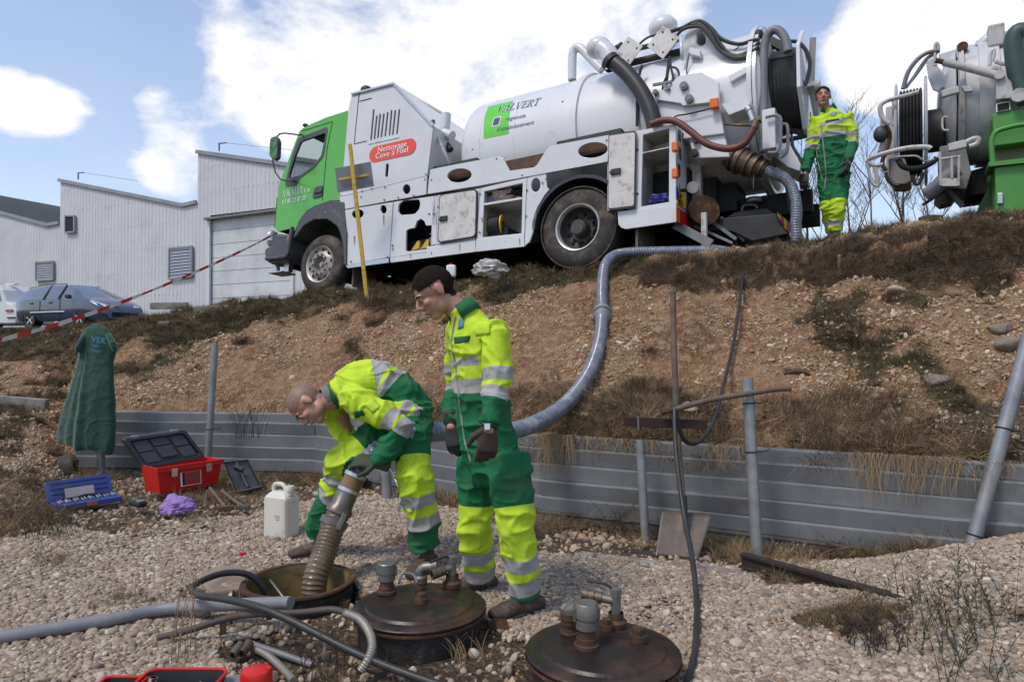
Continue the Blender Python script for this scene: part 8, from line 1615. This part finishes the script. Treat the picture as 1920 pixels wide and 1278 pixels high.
tb2('suction_nozzle', [(420,1118),(480,1080),(560,1000),(640,940)], .085, .3, mat('grey_rubber', (.20, .20, .21), .6, dirt=(.3,.27,.25), damt=.3), 16); mb = MB(); mb.span(*Q([(400,1185),(560,1080)], .4), .05, .03); mb.build('hanging_bar', blackm, t); mb = MB(); mb.span(*Q([(560,1070),(675,1195)], .4), .05, .05); mb.build('hanging_bar', blackm, t); mb = MB(); plate(mb, Q([(480,1150),(520,1090),(700,1070),(640,1120),(600,1165),(520,1185)], .5), [], YV*.3); mb.build('hanging_box', blackm, t)
mb = MB(); plate(mb, Q([(700,960),(900,900),(900,1120),(840,1100),(700,1120),(690,1080)], .7), [], YV*.8); mb.build('chassis', black, t); mb = MB(); plate(mb, Q([(840,940),(905,930),(905,1260),(780,1260),(790,1180),(845,1080)], .5), [], YV*1.0); mb.build('mudguard', mat('deep_green_paint', (.02, .07, .025), .6), t)
# green body
mb = MB(); plate(mb, Q([(878,565),(1200,500),(1200,740),(890,780)], .12), [], YV*1.6); mb.build('upper_body', greend, t, bevel=.01); mb = MB(); plate(mb, Q([(890,780),(1200,730),(1200,870),(892,885)], .30), [], YV*1.4); mb.build('recess', mat('olive_rust', (.17, .14, .09), .7, col2=(.12, .16, .06), scale=8), t)
mb = MB(); plate(mb, Q([(895,925),(1200,880),(1200,1290),(905,1290),(902,1200)], 0), [], YV*1.8); mb.build('side_locker', greend, t, bevel=.012); mb = MB(); plate(mb, Q([(850,890),(1200,850),(1200,885),(855,920)], -.06), [], YV*.5); mb.build('ledge', greend, t, bevel=.008)
tb2('green_rail', [(880,890),(872,780),(880,720),(910,680),(980,655),(1060,638),(1200,620)], .028, -.02, greend, 10); mb = MB(); q = Q([(930,1140)], -.02)[0]; mb.box(q, (.05, .04, .12)); mb.build('lock', alum, t, bevel=.008)
mb = MB(); plate(mb, Q([(903,490),(1000,472),(1002,532),(905,548)], .10), [], YV*.05); w_ = mb.build('sign_frame', whitel, t); mb = MB(); plate(mb, Q([(912,496),(992,480),(994,526),(914,541)], .09), [], YV*.02); mb.build('grille', black, w_)
tb2('top_pipe', [(800,110),(830,70),(870,48),(940,42),(1040,45)], .075, .6, tankg, 14); mb = MB(); mb.box(Q([(900,40)], .5)[0], (.16, .2, .26)); mb.build('top_valve', oldw, t, bevel=.02); tb2('rubber_hose', [(1100,0),(1050,5),(1025,60),(1030,160),(1045,260),(1075,380),(1120,480)], .095, .1, mat('green_rubber', (.045, .085, .08), .5, col2=(.035, .065, .06)), 16); tb2('pipe_clip', [(860,230),(865,150),(885,120),(890,150),(880,200)], .018, .15, tankg); tb2('small_pipe', [(900,200),(960,220),(1030,215)], .025, .15, tankg)
mb = MB(); mb.lathe([(.2, -.15), (.5, -.15), (.5, .15), (.2, .15)], (2.2, .3, .5), (0, 1, 0), 30); mb.lathe([(.2, -.15), (.5, -.15), (.5, .15), (.2, .15)], (.4, 1.0, .45), (0, 1, 0), 30); mb.build('wheels', rubber, t)
# ---------------- pieces of one kind that were modelled together become parts of their own
SPLIT = {'door_seam','mirror_arm','tank_saddle','boards','reel_frame','roof_rail','hose_clip','coupling_ring','hook_rail','threaded_nut','wheel_nut','vent_hole','rivet','frame_tube','top_rail','swing_arm','wheels','lug','tow_bar','pump_pipe','pump','reel_spoke','guard_rail','window_frame','bracket','wedge','reflector_stripe','outlet_valve','platform_tray','hose_fitting','door_ram','headlight','step','rear_box','chassis','edge_trim','mud_flap','far_side_panel','wire_tie','tube','seat','far_wheel','strip','eyebrow','delivery_pipe','cap','stub','handle','door_handle','catch','rear_lamp','valve_lever','flex','weld_mark','lower_casing','flange','print_mark','roof_bracket','hub','axle'}
def islands(me):
    n = len(me.vertices); par = list(range(n))
    def find(a):
        while par[a] != a: par[a] = par[par[a]]; a = par[a]
        return a
    co = {}
    for v in me.vertices:
        k = (round(v.co.x, 5), round(v.co.y, 5), round(v.co.z, 5))
        if k in co: par[find(v.index)] = find(co[k])
        else: co[k] = v.index
    for p in me.polygons:
        a = find(p.vertices[0])
        for b in p.vertices[1:]: par[find(b)] = a
    g = {}
    for p in me.polygons: g.setdefault(find(p.vertices[0]), []).append(p.index)
    return list(g.values())
for o in [o for o in sc.objects if o.type == 'MESH' and o.parent is not None and o.name.split('.')[0] in SPLIT and len(o.data.vertices) < 6000]:
    isl = islands(o.data)
    if len(isl) < 2 or len(isl) > 60: continue
    me = o.data; cyl_caps = len(isl) > 1
    # caps that touch a shell stay with it: merge islands whose boxes overlap
    bx = []
    for g in isl:
        c = np.array([me.vertices[i].co[:] for p in g for i in me.polygons[p].vertices]); bx.append([c.min(0)-.002, c.max(0)+.002, list(g)])
    ch = True
    while ch:
        ch = False
        for i in range(len(bx)):
            for j in range(i+1, len(bx)):
                if (bx[i][0] <= bx[j][1]).all() and (bx[j][0] <= bx[i][1]).all():
                    bx[i] = [np.minimum(bx[i][0], bx[j][0]), np.maximum(bx[i][1], bx[j][1]), bx[i][2]+bx[j][2]]; bx.pop(j); ch = True; break
            if ch: break
    if len(bx) < 2: continue
    for b in bx:
        ids = sorted({i for p in b[2] for i in me.polygons[p].vertices}); mp_ = {a: i for i, a in enumerate(ids)}; nm = bpy.data.meshes.new(me.name)
        nm.from_pydata([me.vertices[i].co[:] for i in ids], [], [[mp_[i] for i in me.polygons[p].vertices] for p in b[2]])
        nm.polygons.foreach_set('use_smooth', [me.polygons[p].use_smooth for p in b[2]]); nm.polygons.foreach_set('material_index', [me.polygons[p].material_index for p in b[2]])
        for m in me.materials: nm.materials.append(m)
        sh_e = {tuple(sorted(e.vertices)) for e in me.edges if e.use_edge_sharp}
        for e in nm.edges:
            if tuple(sorted((ids[e.vertices[0]], ids[e.vertices[1]]))) in sh_e: e.use_edge_sharp = True
        c = o.copy(); c.data = nm; c.name = o.name.split('.')[0]; link(c); c.parent = o.parent
    for ch_ in list(o.children): ch_.parent = o.parent
    bpy.data.objects.remove(o)
